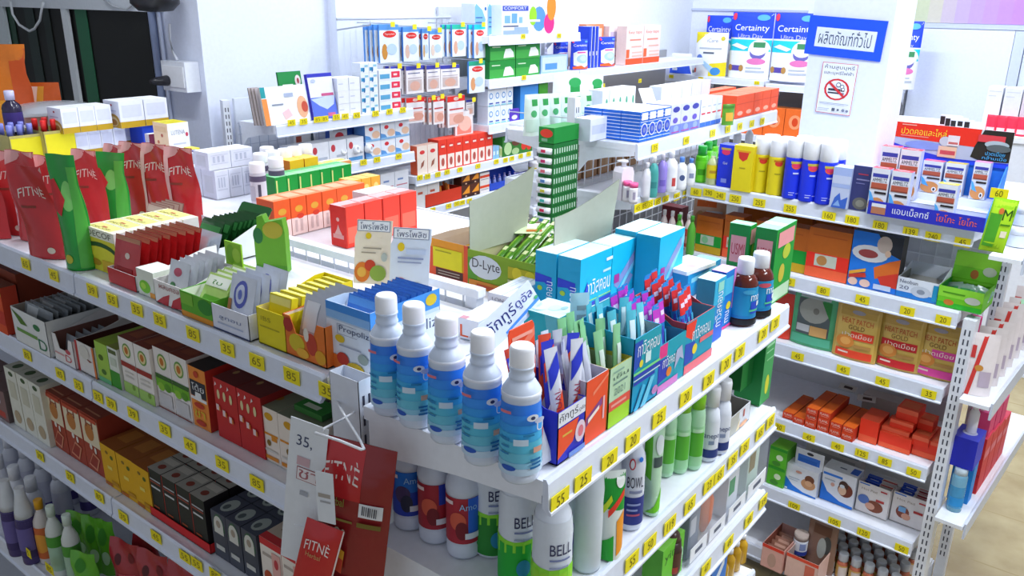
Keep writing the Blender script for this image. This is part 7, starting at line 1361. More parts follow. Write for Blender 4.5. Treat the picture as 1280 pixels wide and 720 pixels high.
# white counter boxes and red packs beyond
ct = thing('wall_shelf_unit', 'white shelf unit against the right wall behind the lime pouch', 'shelf', (5.2, .0, 0))
MB().box(0, -.3, 0, .5, 1.4, 1.30, '#e4e9f4').build('carcass', ct); MB().box(-.02, -.32, 1.30, .52, 1.42, 1.33, '#eef2fa').build('worktop', ct)
for k, (px0, px1, py, yt, c) in enumerate(((1226, 1246, 160, 124, '#eef1fa'), (1247, 1270, 162, 127, '#e9edf8'), (1270, 1292, 164, 130, '#dcd4e0'))):
    a = ony(px0, 0, 1.33) if False else atx(px0, py, 5.3); b = atx(px1, py, 5.3)
    o = carton('white_box', a.y-b.y-.004, .12, .24, (c, '#f4f6fc', '#d8deec', '#d8deec'), [('F', [('r', '#d4daea', .1, .9, .9, .92), ('r', '#d4daea', .1, .8, .6, .82)]+([('r', '#a8505a', .3, .2, .6, .8), ('r', '#7a5a9a', .65, .2, .9, .9)] if k == 2 else []))]); put(o, Vector((5.3, a.y, 1.332)), TL, a.y-b.y-.004, .12); tag(o, f'white box on the far counter beyond the counter display, {ORD[k]} from the left', 'box', 'white boxes on the far counter')
for k in range(4):
    a = atx(1236+13*k, 170, 5.22); m = pouch_mesh(.055, .10, .03, '#e83050:f', '#d82a48:f', [('r', '#f6c8d0', .1, .1, .8, .35)]); o = m.build('red_pack'); o.location = (5.24, a.y, 1.332); o.rotation_euler.z = TL; tag(o, f'red and pink pack before the white boxes, {ORD[k]} from the left', 'pack', 'red packs on the far counter')
def push(o, d):
    o.location.x += d*o.location.x/o.location.y; o.location.y += d; return o
# ================================================================ middle gondola
Z = 1.574
FITY = MY+.012
stripe = [('F', [('r', '#e6ecfa', 0, .07+.115*k, 1, .092+.115*k) for k in range(8)]+[('r', '#eef2fc', .12, .72, .92, .96), ('e', '#e8edfa', .06, .16, .94, .62), ('e', '#2a50d0', .14, .2, .86, .58), ('e', '#7a88c8', .3, .3, .7, .48)]), ('L', [('r', '#dfe8fa', 0, .07+.115*k, 1, .092+.115*k) for k in range(8)])]
rowbox('blue_striped_carton', 'blue and white striped carton, {o} from the left', 'carton', 'blue and white striped cartons', 4, Z, (799, 180.5), (837, 172), 140, 0, .07, ('#1f6fe0', '#eef2fc', '#1a60c8', '#1f68d8'), stripe, deep=3)
rowbox('violet_carton', 'pale carton with blue violet figures, {o} from the left', 'carton', 'pale blue violet cartons', 3, Z, (838, 171.5), (874, 164), 131, 0, .10, ('#d8dcf4', '#eef0fa', '#c0c8ea', '#c0c8ea'), [('F', [('r', '#7a8ce0', 0, 0, 1, .3), ('e', '#3a40a8', .15, .72, .85, .92), ('e', '#6a5ac8', .2, .35, .7, .55), ('e', '#9ab0ee', .3, .05, .8, .28), ('r', '#b8509a', .1, .03, .9, .07)])])
rowbox('white_red_carton', 'white carton with red mark and blue foot, {o} from the left', 'carton', 'white cartons with a red mark', 4, Z, (875, 163.5), (901, 158), 124, 0, .07, ('#eef1fa', '#f4f6fc', '#d8deee', '#d8deee'), [('F', [('r', '#3f78e0', 0, 0, 1, .16), ('r', '#d8404a', .15, .44, .85, .5), ('r', '#b8c0d8', .2, .7, .8, .74)])])
FITY = MY+.13
rowbox('white_carton', 'flat white carton stacked behind the striped cartons, {o} from the left', 'carton', 'flat white cartons', 5, Z, (824, 158), (885, 143), 108, 0, .05, ('#eef1f9', '#f4f6fc', '#dde3f0', '#dde3f0'), [('F', [('r', '#c04a5a', .1, .5, .9, .56)])])
FITY = MY+.012
pouch_at(909, 156, 130, 18, Z, R(-30), 'green_pouch', 'small green and gold pouch beside the orange cartons', 'pouch', '#5a9a2a:f', '#4a8a24:f', [('r', '#e0a83a', .2, .2, .8, .6), ('r', '#3f7a1f', .0, .8, 1, .98)], d=.03)
rowbox('orange_carton', 'orange carton with faint print, {o} from the left beside the green pouch', 'carton', 'orange cartons on the middle gondola', 5, Z, (919, 153), (972, 141), 120, 0, .06, ('#f4562a', '#f06a3a', '#e04a24', '#e85028'), [('F', [('e', '#f8b49a', .2, .1, .8, .3), ('r', '#e04420', .0, .6, 1, .64)])], deep=2)
FITY = MY+.13
rowbox('orange_carton', 'orange carton in the rear line behind the white cartons, {o} from the left', 'carton', 'orange cartons in the rear line', 3, Z, (886, 147), (918, 139), 114, 0, .05, ('#f4603a', '#f06a3a', '#e04a24', '#e85028'))
o = carton('white_card', .06, .002, .05, '#eef1f8'); o.location = at(812, 128, Z+.11); o.rotation_euler = (R(-30), 0, R(-15)); tag(o, 'white paper card leaning on the flat white cartons', 'card')
# green white packs behind
Y0 = 1.64
for k in range(7):
    P = ony(664+13.5*k, Y0, Z); m = pouch_mesh(.062, .132-.003*k, .05, '#dcece4:f', '#cfe0d8:f', [('r', '#2f9a4a', .4, .72, .8, .88), ('e', '#4aa868', .3, .45, .7, .62), ('r', '#c4ddd0', .05, .1, .95, .4)], topw=.9); o = m.build('wipes_pack'); o.location = P; o.rotation_euler.z = R(-20); tag(o, f'white wipes pack with a green mark, {ORD[k]} from the left', 'pack', 'white and green wipes packs')
for k, (px, py, yt, wd, lab) in enumerate(((708, 148, 92, 40, 'large white pack with green mark behind the wipes packs'), (737, 150, 94, 34, 'large white pack with a bold green label, right one'))):
    P = ony(px, Y0+.10, Z); m = pouch_mesh(wpx(P, wd), top_h(P, yt), .06, '#eef3f6:f', '#e2eaee:f', [('r', '#1f9a4a', .55, .45, .9, .75), ('e', '#2fa85a', .5, .72, .95, .92), ('r', '#dcece4', .1, .1, .5, .4)], topw=.95); o = m.build('cotton_pack'); o.location = P; o.rotation_euler.z = R(-35); tag(o, lab, 'pack')
FITY = MY+.30
rowbox('white_carton', 'white carton beside the cotton packs, {o} from the left', 'carton', 'white cartons beside the cotton packs', 5, Z, (752, 146), (793, 136), 113, 0, .06, ('#eef2f9', '#f4f7fc', '#dfe6f0', '#dfe6f0'), [('F', [('e', '#5ab08a', .5, .5, .8, .75), ('r', '#cdd6e4', .1, .2, .9, .3)])])
m = MB()
for z in (.0, .045): m.tube([(2.32, 1.80, Z+.01+z), (2.32, 1.555, Z+.01+z), (2.56, 1.555, Z+.01+z)], .002, '#dfe4ee:s', 6)
for k in range(9): m.tube([(2.32+.03*k, 1.555, Z+.002), (2.32+.03*k, 1.555, Z+.055)], .0015, '#dfe4ee:s', 5)
tag(m.build('wire_basket'), 'thin wire basket rail round the wipes packs', 'basket')
# small tray shelf with printed front behind the wire
o = carton('white_tray', .10, .06, .07, ('#dfe4f2', '#eef2fa', '#d3daea', '#d3daea'), [('F', [('r', '#c4cce0', .1, .3, .9, .7)])]); o.location = ony(738, 1.50-.05, 1.575); o.location.z = 1.574; tag(o, 'small white printed box beside the striped cartons', 'box')
# second shelf: bottles
FITY = None
Z = 1.402
lot = dict(prof=[(.95, 0), (1, .02), (1, .62), (.85, .74), (.5, .80), (.4, .84)], capprof=[(.42, .83), (.44, .97), (.36, 1)], lz=(.08, .6))
P = at(788, 250, Z); t = thing('pump_bottle', 'white square pump bottle on the short shelf', 'bottle', P+Vector((0, .03, 0)), R(-15))
wq, hq = wpx(P, 21), top_h(P, 210)
m = MB(); m.prism([(-wq/2, 0), (wq/2, 0), (wq/2, hq*.86), (wq*.36, hq), (-wq*.36, hq), (-wq/2, hq*.86)], -.02, .02, '#eee6f2:s'); m.print('F', wq, .04, hq, [('r', '#d8cfe0', .5, .3, .85, .36), ('r', '#d8cfe0', .5, .5, .8, .54)]); m.build('bottle_body', t)
MB().lathe([(.008, hq), (.008, hq*1.12), (.014, hq*1.14), (.014, hq*1.2)], '#e8e6ee:s', 12).box(-.028, -.004, hq*1.19, .005, .004, hq*1.23, '#e8e6ee:s').build('pump_head', t)
bottles(3, 'small_bottle', 'small white bottle with a pink cap, {o} from the left', 'small pink capped bottles', Z, (776, 249), (791, 254), 224, 5.2, R(-50), '#f0ecf2:s', '#f25a9a:s', '#f0ecf2', [('r', '#a8a0b8', .45, .2, .55, .8)], prof=[(1, 0), (1, .8)], capprof=[(1.02, .78), (1.02, 1)], lz=(.1, .7))
for px, py, yt, r_, body, cap, it, lab in ((807, 246, 203, 6, '#eef0f8:s', '#eef0f8:s', [], 'white tube beside the pump bottle'), (815, 246, 195, 6, '#4aa8a4:s', '#e6eaf0:s', [('r', '#3a8a8c', .4, .3, .6, .6)], 'teal bottle with white cap on the short shelf'), (826, 240, 192, 6, '#9a8ae0:s', '#d8d4e8:s', [('r', '#7a68c8', .4, .2, .6, .5)], 'violet bottle on the short shelf'), (837, 239, 189, 8, '#f0f2fa:s', '#eef0f8:s', [('r', '#c84a4a', .5, .15, .6, .55)], 'white lotion bottle with a red stripe'), (850, 236, 196, 7, '#eef1f8:s', '#5a8ce0:s', [('e', '#4a5a8a', .42, .4, .58, .75)], 'white bottle with a blue cap beside the lotion bottle'), (862, 231, 198, 6, '#eef1f8:s', '#5a8ce0:s', [('r', '#8a94b8', .42, .4, .58, .75)], 'white bottle with a blue cap nearest the corner')):
    bottles(1, 'lotion_bottle', lab, None, Z, (px, py), (px, py), yt, r_, R(-50), body, cap, body, it, **lot)
for k in range(5):
    o = carton('brown_carton', .085, .10, .125, ('#b88a62', '#c49a74', '#a87a54', '#a87a54'), [('F', [('r', '#9c6a44', .1, 0, .2, 1), ('r', '#c8a07a', .5, .2, .8, .8)])]); o.location = (MX0+.10+.10*k, MYM+.10, 1.402); tag(o, f'plain brown carton seen through wire mesh, {ORD[k]} from the mint display', 'carton', 'brown cartons behind the mesh')
# candy display hanging on the unit's end
t = thing('mint_display', 'tall green display of white mint rolls in six layers', 'display', (2.16, 1.47, 1.12), 0)
A = atx(672, 250, 2.10); B = atx(690, 253, 2.10)
xx0 = 2.10; ya, yb = A.y, B.y
xr = ony(722, yb, 1.5).x
zt_ = atx(690, 160, 2.10).z
m = MB(); m.box(xx0-2.16, yb-1.47, 0, xr-2.16, ya-1.47, zt_-1.12-.05, '#14702f'); m.box(xx0-2.16, yb-1.47, zt_-1.12-.048, xr-2.16, ya-1.47, zt_-1.12, '#168a34')
z = zt_-1.12-.075; ly = 0
while z > .02:
    for k in range(10): m.box(xx0-2.16+(xr-xx0)*(.04+.096*k), yb-1.47-.0012, z-.005, xx0-2.16+(xr-xx0)*(.04+.096*k)+.0045, yb-1.47+.001, z+.011, '#cfe4d4')
    m.box(xx0-2.16, yb-1.4712, z-.014, xr-2.16, yb-1.47, z-.011, '#0f5a26'); z -= .031
mh = m.build('display_stand', t)
M = Matrix.Translation((xx0-2.16, (ya+yb)/2-1.47, zt_-1.12-.048)) @ Matrix.Rotation(TL, 4, 'Z')
m = MB(); m.print('F', ya-yb, 0, .048, [('r', '#1a8a3a', 0, 0, 1, 1), ('e', '#e0402e', .1, .35, .95, .9), ('r', '#7ab08a', .2, .1, .6, .3)], M, off=.001); m.build('logo_panel', t)
z = zt_-1.12-.075; k = 0
while z > .06:
    m = MB(); m.tube([(xx0-2.16-.006, yb-1.47+.004, z+.004), (xx0-2.16-.006, ya-1.47-.004, z+.004)], .0095, '#eef0f4:s', 10); o = m.build('mint_roll'); o.location = (2.16, 1.47, 1.12)
    m2 = MB(); m2.box(xx0-2.16-.0165, (ya+yb)/2-1.47-.008, z, xx0-2.16-.0150, (ya+yb)/2-1.47+.008, z+.009, ['#d8305a', '#c8306a', '#e06a7a', '#5a8ac8', '#d8d04a', '#4ac0b8', '#d8305a', '#5a8ac8', '#888888', '#888888', '#888888', '#888888', '#888888', '#888888', '#888888'][k]); m2.build('label', o)
    tag(o, f'white mint roll on the front of the green display, {ORD[k]} from the top', 'mint roll', 'white mint rolls'); z -= .031; k += 1
ext = shelf(0, (2.05, MY+.02, 1.118), .245, MYM-MY+.02, 'small bracket shelf carrying the green mint display')
# ================================================================ wall unit at the back
FITY = BY+.012
Z = 1.472
def bk(name, label, p0, p1, yt, z, dep, cols, prints=(), group=None, lean=0):
    o = box(name, label, 'carton' if 'carton' in name else 'booklet' if 'booklet' in name else 'pack', z, p0, p1, yt, 0, dep, cols, prints, group)
    if lean: o.rotation_euler.x = -lean
    return o
bk('white_booklet', 'white booklet with orange and teal spine, leaning at the shelf front', (333, 147), (388, 139), 110, Z, .012, ('#eef1f8', '#dfe4ee', '#d0d6e4', '#c8c4c0'), [('F', [('r', '#1f9aa0', 0, .72, .1, 1), ('r', '#f0944a', 0, 0, .11, .7), ('e', '#e8b08a', .75, .1, 1.0, .7), ('e', '#c8503a', .85, .25, 1, .55), ('p', '#f4c8d0', [(.45, .1), (.62, .2), (.55, .4), (.4, .3)]), ('r', '#8a94a8', .2, .5, .45, .54), ('r', '#a8b4d0', .5, .7, .7, .8)])], lean=R(10))
for k in range(3): push(bk('grey_booklet', f'grey edged booklet leaning at the left end of the shelf, {ORD[k]}', (319+4*k, 148-k), (331+4*k, 147-k), 112, Z, .006, ('#b9aeb0', '#c8c0c0', '#d8d0d0', '#8a8078'), group='grey edged booklets', lean=R(10)), .02+.012*(3-k))
push(bk('green_booklet', 'green booklet with a round picture behind the white booklet', (356, 141), (385, 137), 93, Z, .01, ('#1f8a44', '#2f9a54', '#187038', '#187038'), [('F', [('r', '#e8f0e4', .15, .66, .6, .74), ('r', '#c8d8a0', .1, .0, .95, .56), ('e', '#e6d8d8', .7, .68, .95, .92), ('e', '#a83a4a', .78, .74, .88, .86)])], lean=R(8)), .08)
bk('blue_white_booklet', 'tall blue edged white pack leaning beside the white booklet', (393, 139), (423, 135), 93, Z, .02, ('#e6ebf8', '#4a3fc0', '#3a34b0', '#3f36c0'), [('F', [('r', '#2f34b8', .0, .92, 1, 1), ('r', '#5a74e0', 0, 0, 1, .48), ('p', '#c4d4f4', [(.0, .45), (.3, .3), (.6, .2), (.9, .3), (1, .5)]), ('r', '#c85a8a', .45, .5, .95, .56), ('r', '#d06a9a', .6, .04, .9, .12), ('e', '#b8c4f0', .1, .8, .3, .88)])], lean=R(10))
rowbox('white_carton', 'flat white carton in the stack beside the blue edged pack, {o} pile', 'carton', 'flat white carton stack', 2, Z, (424, 137), (452, 134), 98, 0, .09, ('#eef1f9', '#f4f6fc', '#d8deec', '#d4daec'), [('F', [('r', '#c9d0e2', .1, .5, .5, .58)])], stack=3)
bxs = [('F', [('r', '#3a94c4', .05, .2, .5, .55), ('r', '#1f6aa8', .3, .1, .45, .5), ('r', '#8ac4dc', .5, .6, .9, .8)])]
rowbox('blue_print_carton', 'small white carton with blue print, {o} pile from the left', 'carton', 'small white cartons with blue print', 2, Z, (453, 135), (474, 132), 79, 0, .06, ('#eaf0f8', '#f2f5fb', '#d4dcea', '#d4dcea'), bxs, stack=5)
rowbox('blue_print_carton', 'white carton with red tab and blue print, {o} pile', 'carton', 'white cartons with a red tab', 1, Z, (475, 132), (502, 129), 88, 0, .06, ('#eaf0f8', '#f2f5fb', '#d4dcea', '#d4dcea'), [('F', [('r', '#58a4d0', .05, .15, .5, .6), ('r', '#e83050', .58, .2, .98, .8), ('r', '#f8d8dc', .68, .4, .85, .6)])], stack=4)
# second shelf: bandage cartons
Z = 1.255
tg = [('F', [('e', '#d8303a', .25, .62, .55, .86), ('e', '#e8c0a4', .45, .15, .98, .6), ('p', '#5a98d8', [(0, 0), (.5, 0), (.3, .3), (0, .4)]), ('r', '#8ab8e4', .0, .0, 1, .12)])]
rowbox('bandage_carton', 'white and blue bandage carton with red oval mark, {o} from the left', 'carton', 'white and blue bandage cartons', 3, Z, (458, 194), (513, 187), 157, 0, .08, ('#e9edf6', '#f2f4fb', '#c4d4ea', '#5a8fd8'), tg, stack=2)
rowbox('bandage_carton', 'low white carton with grey print and red mark, {o} from the left', 'carton', 'low white cartons with grey print', 4, Z, (366, 206), (456, 195), 184, 0, .08, ('#e9ecf4', '#f2f4fa', '#d8dde8', '#d4dae8'), [('F', [('e', '#c8404a', .1, .55, .35, .85), ('r', '#b8c0d0', .4, .3, .9, .4), ('r', '#5a9ad0', .05, .05, .9, .2)])])
push(bk('thermometer_carton', 'white carton with a dark oval window at the back of the second shelf', (370, 196), (397, 192), 164, Z, .03, ('#e6e6ea', '#eeeeF2'.lower(), '#c8ccd4', '#c8ccd4'), [('F', [('r', '#b0503a', .1, .6, .35, .75), ('r', '#8a8a90', .1, .4, .6, .48), ('e', '#3a4a54', .78, .25, .93, .85)])]), .10)
push(bk('bandage_carton', 'opened white bandage carton with a raised red marked flap', (414, 199), (436, 196), 165, Z, .03, ('#e2e4ea', '#eceef4', '#c8ccd8', '#3a62c0'), [('F', [('e', '#d0343e', .3, .6, .8, .85), ('r', '#a8a4a8', .2, .9, .9, .96)])]), .08)
push(bk('blue_carton', 'plain blue carton behind the bandage cartons', (452, 188), (470, 185), 154, Z, .05, ('#2f62d8', '#4a80ec', '#2450b8', '#2450b8')), .10)
push(bk('blue_carton', 'dark blue carton behind the raised flap', (436, 192), (452, 190), 164, Z, .05, ('#2a5ac0', '#3a6ad0', '#2048a0', '#2048a0')), .10)
for k in range(5):
    o = MB().lathe([(.012, 0), (.02, .004), (.02, .03), (.012, .034), (.008, .03), (.008, .004)], '#e6e8ee:s', 14).build('tape_roll'); o.location = at(425+8*k, 190-k, Z+.05)+Vector((0, .02*(k % 2), 0)); o.rotation_euler = (R(70), R(20*k), 0); tag(o, f'white roll of tape lying on the low bandage cartons, {ORD[k]} from the left', 'tape roll', 'white tape rolls')
# third shelf, mostly hidden
rowbox('white_carton', 'white carton on the lower shelf behind the amber cartons, {o} from the left', 'carton', 'white cartons on the lower shelf', 4, .982, (440, 268), (512, 259), 226, 0, .08, ('#e6e9f2', '#eef1f8', '#d8dde8', '#d8dde8'), [('F', [('r', '#7a94c8', .2, .5, .6, .6), ('r', '#c87a8a', .1, .2, .9, .26)])], stack=2)
# red cartons of the right hand module
Z = 1.122
rd = [('F', [('e', '#d8282a', .2, .70, .85, .86), ('r', '#f6e4da', .08, .03, .92, .50), ('e', '#b8564a', .3, .12, .7, .4), ('r', '#f4d8cc', .3, .74, .75, .8)])]
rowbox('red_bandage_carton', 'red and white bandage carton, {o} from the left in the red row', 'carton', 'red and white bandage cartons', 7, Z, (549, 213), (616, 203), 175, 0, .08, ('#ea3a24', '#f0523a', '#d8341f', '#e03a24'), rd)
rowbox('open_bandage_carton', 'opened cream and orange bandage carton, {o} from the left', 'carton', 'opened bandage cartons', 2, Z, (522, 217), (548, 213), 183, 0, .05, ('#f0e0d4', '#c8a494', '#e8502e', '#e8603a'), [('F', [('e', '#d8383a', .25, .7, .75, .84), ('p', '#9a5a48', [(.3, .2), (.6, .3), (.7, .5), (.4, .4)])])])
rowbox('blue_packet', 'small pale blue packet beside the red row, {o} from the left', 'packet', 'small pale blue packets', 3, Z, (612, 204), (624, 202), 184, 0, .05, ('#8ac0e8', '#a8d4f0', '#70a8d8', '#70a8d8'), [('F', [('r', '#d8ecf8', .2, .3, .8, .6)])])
t, P, w, h = tray('strawberry_tray', 'green tray with strawberry picture and small white bottles', 'display tray', Z, (628, 201), (665, 194), 172, 0, .08, '#2f8a2a', hb=.10, inner='#4a7a34', front_items=[('r', '#2f7a2a', 0, 0, 1, 1), ('e', '#e0382a', .62, .15, .8, .6), ('e', '#e0382a', .8, .1, .98, .55), ('e', '#6a4030', .3, .45, .6, .85), ('e', '#b8d8a0', .05, .05, .3, .7), ('e', '#a8c890', .3, .0, .55, .35)])
bottles(2, 'small_bottle', 'small white green bottle in front of the strawberry tray, {o} from the left', 'small white green bottles', Z, (626, 203), (634, 202), 178, 4, 0, '#dfe8c8:s', '#e8ece0:s', '#c8d88a')
Z = .939
rowbox('white_carton', 'white carton with orange print at the left of the lower red shelf, {o} from the left', 'carton', 'white cartons on the lower red shelf', 2, Z, (520, 262), (550, 257), 232, 0, .08, ('#e9e6e6', '#f2f0f0', '#d8d4d4', '#d8d4d4'), [('F', [('r', '#c8604a', .2, .6, .6, .7)])])
t, P, w, h = tray('orange_tray', 'red tray full of orange sticks on the lower shelf', 'display tray', Z, (532, 259), (577, 252), 244, 0, .10, '#d83a1f', inner='#a82a1a')
for k in range(12):
    o = MB().tube([(0, 0, 0), (0, 0, .075)], .0065, ['#f0902a:s', '#e87a24:s'][k % 2], 8).build('orange_stick'); o.location = P+Vector((w*(.1+.073*k), .03+.03*(k % 3), .014)); o.rotation_euler = (R(-12), R(random.uniform(-8, 8)), 0); tag(o, f'orange stick in the red tray, {ORD[k]} from the left', 'stick', 'orange sticks in the red tray')
tri = [('F', [('p', '#f09a2a', [(.1, .3), (.9, .95), (.9, .3)]), ('r', '#3a1a14', 0, .0, 1, .2), ('e', '#e8c0a0', .4, .05, .6, .16)])]
rowbox('brown_carton', 'dark brown carton with an orange triangle, {o} from the left', 'carton', 'dark brown cartons with orange triangles', 2, Z, (577, 250), (600, 246), 217, 0, .06, ('#5a2a1a', '#6a3424', '#4a2014', '#4a2014'), tri, stack=2)
rowbox('white_red_carton', 'white and orange red carton beside the brown ones, {o}', 'carton', 'white and orange red cartons', 1, Z, (600, 247), (612, 245), 217, 0, .06, ('#ece6e4', '#f0ecec', '#d8402a', '#d8d0d0'), [('F', [('r', '#e84a2a', 0, .5, 1, .75), ('r', '#8a8a94', .1, .3, .9, .36)])], stack=2)
t, P, w, h = tray('blue_tray', 'deep blue tray of small violet capped bottles', 'display tray', Z, (612, 245), (652, 239), 230, 0, .12, '#2a4fc8', hb=.11, inner='#2a3a8a')
b0 = None
for k in range(12):
    q = P+Vector((w*(.1+.16*(k % 6)), .03+.04*(k//6), .004))
    if b0 is None: b0 = o = bottle_parts('small_bottle', q, 0, .012, .062, '#8a9ae8:s', '#c4b8f0:s', lab='', seg=10)
    else: o = copy_tree(b0); o.location = q
    tag(o, f'small violet capped bottle in the deep blue tray, {ORD[k % 6]} from the left, {["front", "back"][k//6]} row', 'bottle', 'small violet capped bottles')
# lower still: jug, bottles seen past the raised flaps
shelf(0, (4.11, BY, .76), .9, .25, 'low shelf seen between the raised box flaps')
bottles(5, 'white_bottle', 'small white bottle on the low shelf between the flaps, {o} from the left', 'white bottles between the flaps', .762, (648, 288), (676, 283), 262, 4, 0, '#e2e6f0:s', '#eef0f6:s')
shelf(0, (4.11, BY, .98), .9, .25, 'shelf of violet packs seen between the raised box flaps')
bottles(1, 'white_jug', 'white jug with a yellow label beside the green mint display', None, .982, (672, 232), (672, 232), 196, 12, 0, '#e6e4ea:s', '#e0dde4:s', '#e0d03a', [('r', '#e8e4e8', 0, .5, 1, 1), ('t', '#a84a4a', .4, .6, .62, .9, 'anol')], lz=(.1, .6))
rowbox('violet_carton', 'violet blue carton on the shelf between the flaps, {o} from the left', 'carton', 'violet blue cartons', 3, .982, (656, 246), (684, 240), 230, 0, .08, ('#4a44b8', '#5a54c8', '#3a34a0', '#3a34a0'))
# high shelf
Z = 1.802
blt = [('F', [('p', '#7ab4ea', [(0, 0), (.7, .1), (.85, .5), (.6, .8), (.1, 1), (0, .9)]), ('r', '#2f4a84', .05, .25, .6, .29), ('r', '#2f4a84', .05, .4, .55, .43), ('r', '#2f4a84', .05, .55, .6, .58), ('e', '#2f6ab8', .75, .78, .92, .9)])]
for _b in rowbox('belt_carton', 'white carton with a blue body picture, {o} from the left on the high shelf', 'carton', 'white cartons with a blue body picture', 2, Z, (594, 41), (626, 40), 4, 0, .1, ('#eaf0fa', '#f2f5fb', '#d4deee', '#d4deee'), blt): push(_b, .07)
bk('belt_carton', 'white carton with navy name band and skyline picture on the high shelf', (627, 40), (661, 39), 6, Z, .1, ('#e9eff9', '#f2f5fb', '#d4deee', '#d4deee'), [('F', [('r', '#3a4fc0', .03, .80, .97, .97), ('t', '#e6ecfa', .08, .84, .9, .94, 'COMFORT'), ('r', '#7ab0dc', .1, .4, .3, .65), ('r', '#6aa4d8', .35, .4, .55, .72), ('r', '#8abce4', .62, .4, .75, .6), ('r', '#3a4a78', .05, .28, .6, .32), ('r', '#9ab0c8', .05, .02, .98, .16), ('r', '#9ab4d4', .45, .15, .95, .26)])])
t = box('bubble_carton', 'white carton with overlapping coloured ovals on the high shelf', 'carton', Z, (661, 39), (694, 37), -14, 0, .1, ('#f0f2f8', '#f4f6fb', '#dfe4ee', '#dfe4ee'), [('F', [('e', '#5a98ee', .12, .06, .62, .62), ('e', '#9ad82a', .0, .2, .28, .62), ('e', '#f0308a', .55, .0, .95, .48), ('e', '#f0902a', .65, .3, 1.0, .9), ('r', '#eef4fc', .0, .28, .4, .33)])])
# glove shelf
Z = 1.572
gl2 = [('F', [('r', '#3fa844', 0, .0, 1, .5), ('p', '#eef4f0', [(.52, .1), (.95, .12), (.92, .4), (.8, .62), (.6, .6), (.55, .35)]), ('r', '#cfe8c8', .08, .7, .4, .76)])]
rowbox('glove_carton', 'green glove carton with a white hand picture, {o} from the left', 'carton', 'green glove cartons', 2, Z, (612, 94), (675, 89), 53, 0, .1, ('#1f9038', '#2fa048', '#177030', '#1a7a34'), gl2, stack=2)
push(bk('glove_carton', 'dark green glove carton behind the pack hooks', (606, 93), (632, 91), 58, Z, .06, ('#1a7a34', '#2a8a44', '#146028', '#146028')), .13)
bk('pale_blue_carton', 'pale blue carton with a light front before the blue pads', (676, 89), (709, 87), 70, Z, .06, ('#a8ccf0', '#c4def6', '#7aa8dc', '#7aa8dc'), [('F', [('r', '#cfe2f6', .05, .1, .95, .9), ('r', '#5a9ae0', .15, .2, .6, .55)])])
crt = [('t', '#eef2fc', .1, .74, .9, .84, 'Certainty'), ('p', '#e6ecf6', [(.08, .15), (.08, .55), (.3, .62), (.98, .62), (.98, .15), (.5, .05)]), ('r', '#d04a9a', .25, .54, .75, .59), ('e', '#a8ccea', .2, .2, .85, .5), ('e', '#c4dcf2', .35, .28, .75, .46), ('p', '#e8602a', [(.05, .1), (.4, .14), (.6, .06), (.95, .12), (.95, .02), (.05, .02)]), ('e', '#e83a5a', .03, .88, .14, .98), ('e', '#5a98f0', .75, .88, .95, .95)]
for k, (px, py, yt, wd, lab) in enumerate(((700, 88, 52, 26, 'blue pad pack behind the pale blue carton'), (723, 93, 49, 30, 'blue pad pack with white shield picture, middle of the back shelf'), (757, 100, 46, 30, 'blue pad pack with white shield picture beside the orange packs'))):
    P = ony(px, BY+.06+.02*(k == 0)*4, Z); m = pouch_mesh(wpx(P, wd), top_h(P, yt), .09, '#1f44e0:f', '#1a38c4:f', crt); o = m.build('pad_pack'); o.location = P; o.rotation_euler.z = R(-10); tag(o, lab, 'pack', 'blue pad packs on the back shelf')
for k in range(3):
    o = carton('pad_pack', .03, .09, .26, ('#2548d8', '#e6eaf4', '#1f3cc0', '#2546d4'), [('F', [('r', '#dfe6f6', .8, 0, 1, 1), ('r', '#f0f2fa', .2, .3, .5, .4)])]); P = ony(737+4.2*k, BY+.06, Z); o.location = P+Vector((0, .045, 0)); tag(o, f'blue pad pack standing edge on between the shield packs, {ORD[k]}', 'pack', 'edge on blue pad packs')
ez = [('F', [('t', '#f06a44', .12, .78, .88, .88, 'Easy tape'), ('r', '#f0907a', .2, .62, .85, .66), ('r', '#f25a2a', .0, .0, 1, .16), ('r', '#f26a3a', .02, .18, .2, .4), ('r', '#f4c4b4', .35, .2, .95, .24), ('r', '#f4c4b4', .35, .3, .95, .33), ('r', '#f4b8a8', .3, .45, .9, .48)])]
rowbox('easy_pack', 'pinkish white pack with orange foot, {o} from the left', 'pack', 'pinkish white packs with an orange foot', 2, Z, (781, 95), (824, 91), 32, 0, .08, ('#f6e6e4', '#f9efee', '#ecd4d0', '#f0dad6'), ez)
push(rowbox('easy_pack', 'pale pack with grey violet lines beside the orange footed packs, {o} from the left', 'pack', 'pale packs with violet lines', 1, Z, (759, 92), (780, 90), 33, 0, .06, ('#f0dfe2', '#f6ecee', '#e4d0d4', '#e8d4d8'), [('F', [('r', '#c8b8d4', .1, .6, .9, .85), ('r', '#e89a8a', .1, .2, .8, .24), ('r', '#d8c8d8', .1, .35, .9, .5)])])[0], .1)
push(bk('orange_pack', 'orange topped pack behind the blue pads', (731, 90), (753, 89), 32, Z, .06, ('#f08a5a', '#f4b090', '#e07a4a', '#e07a4a'), [('F', [('r', '#f6d8c8', .1, .7, .9, .9)])]), .14)
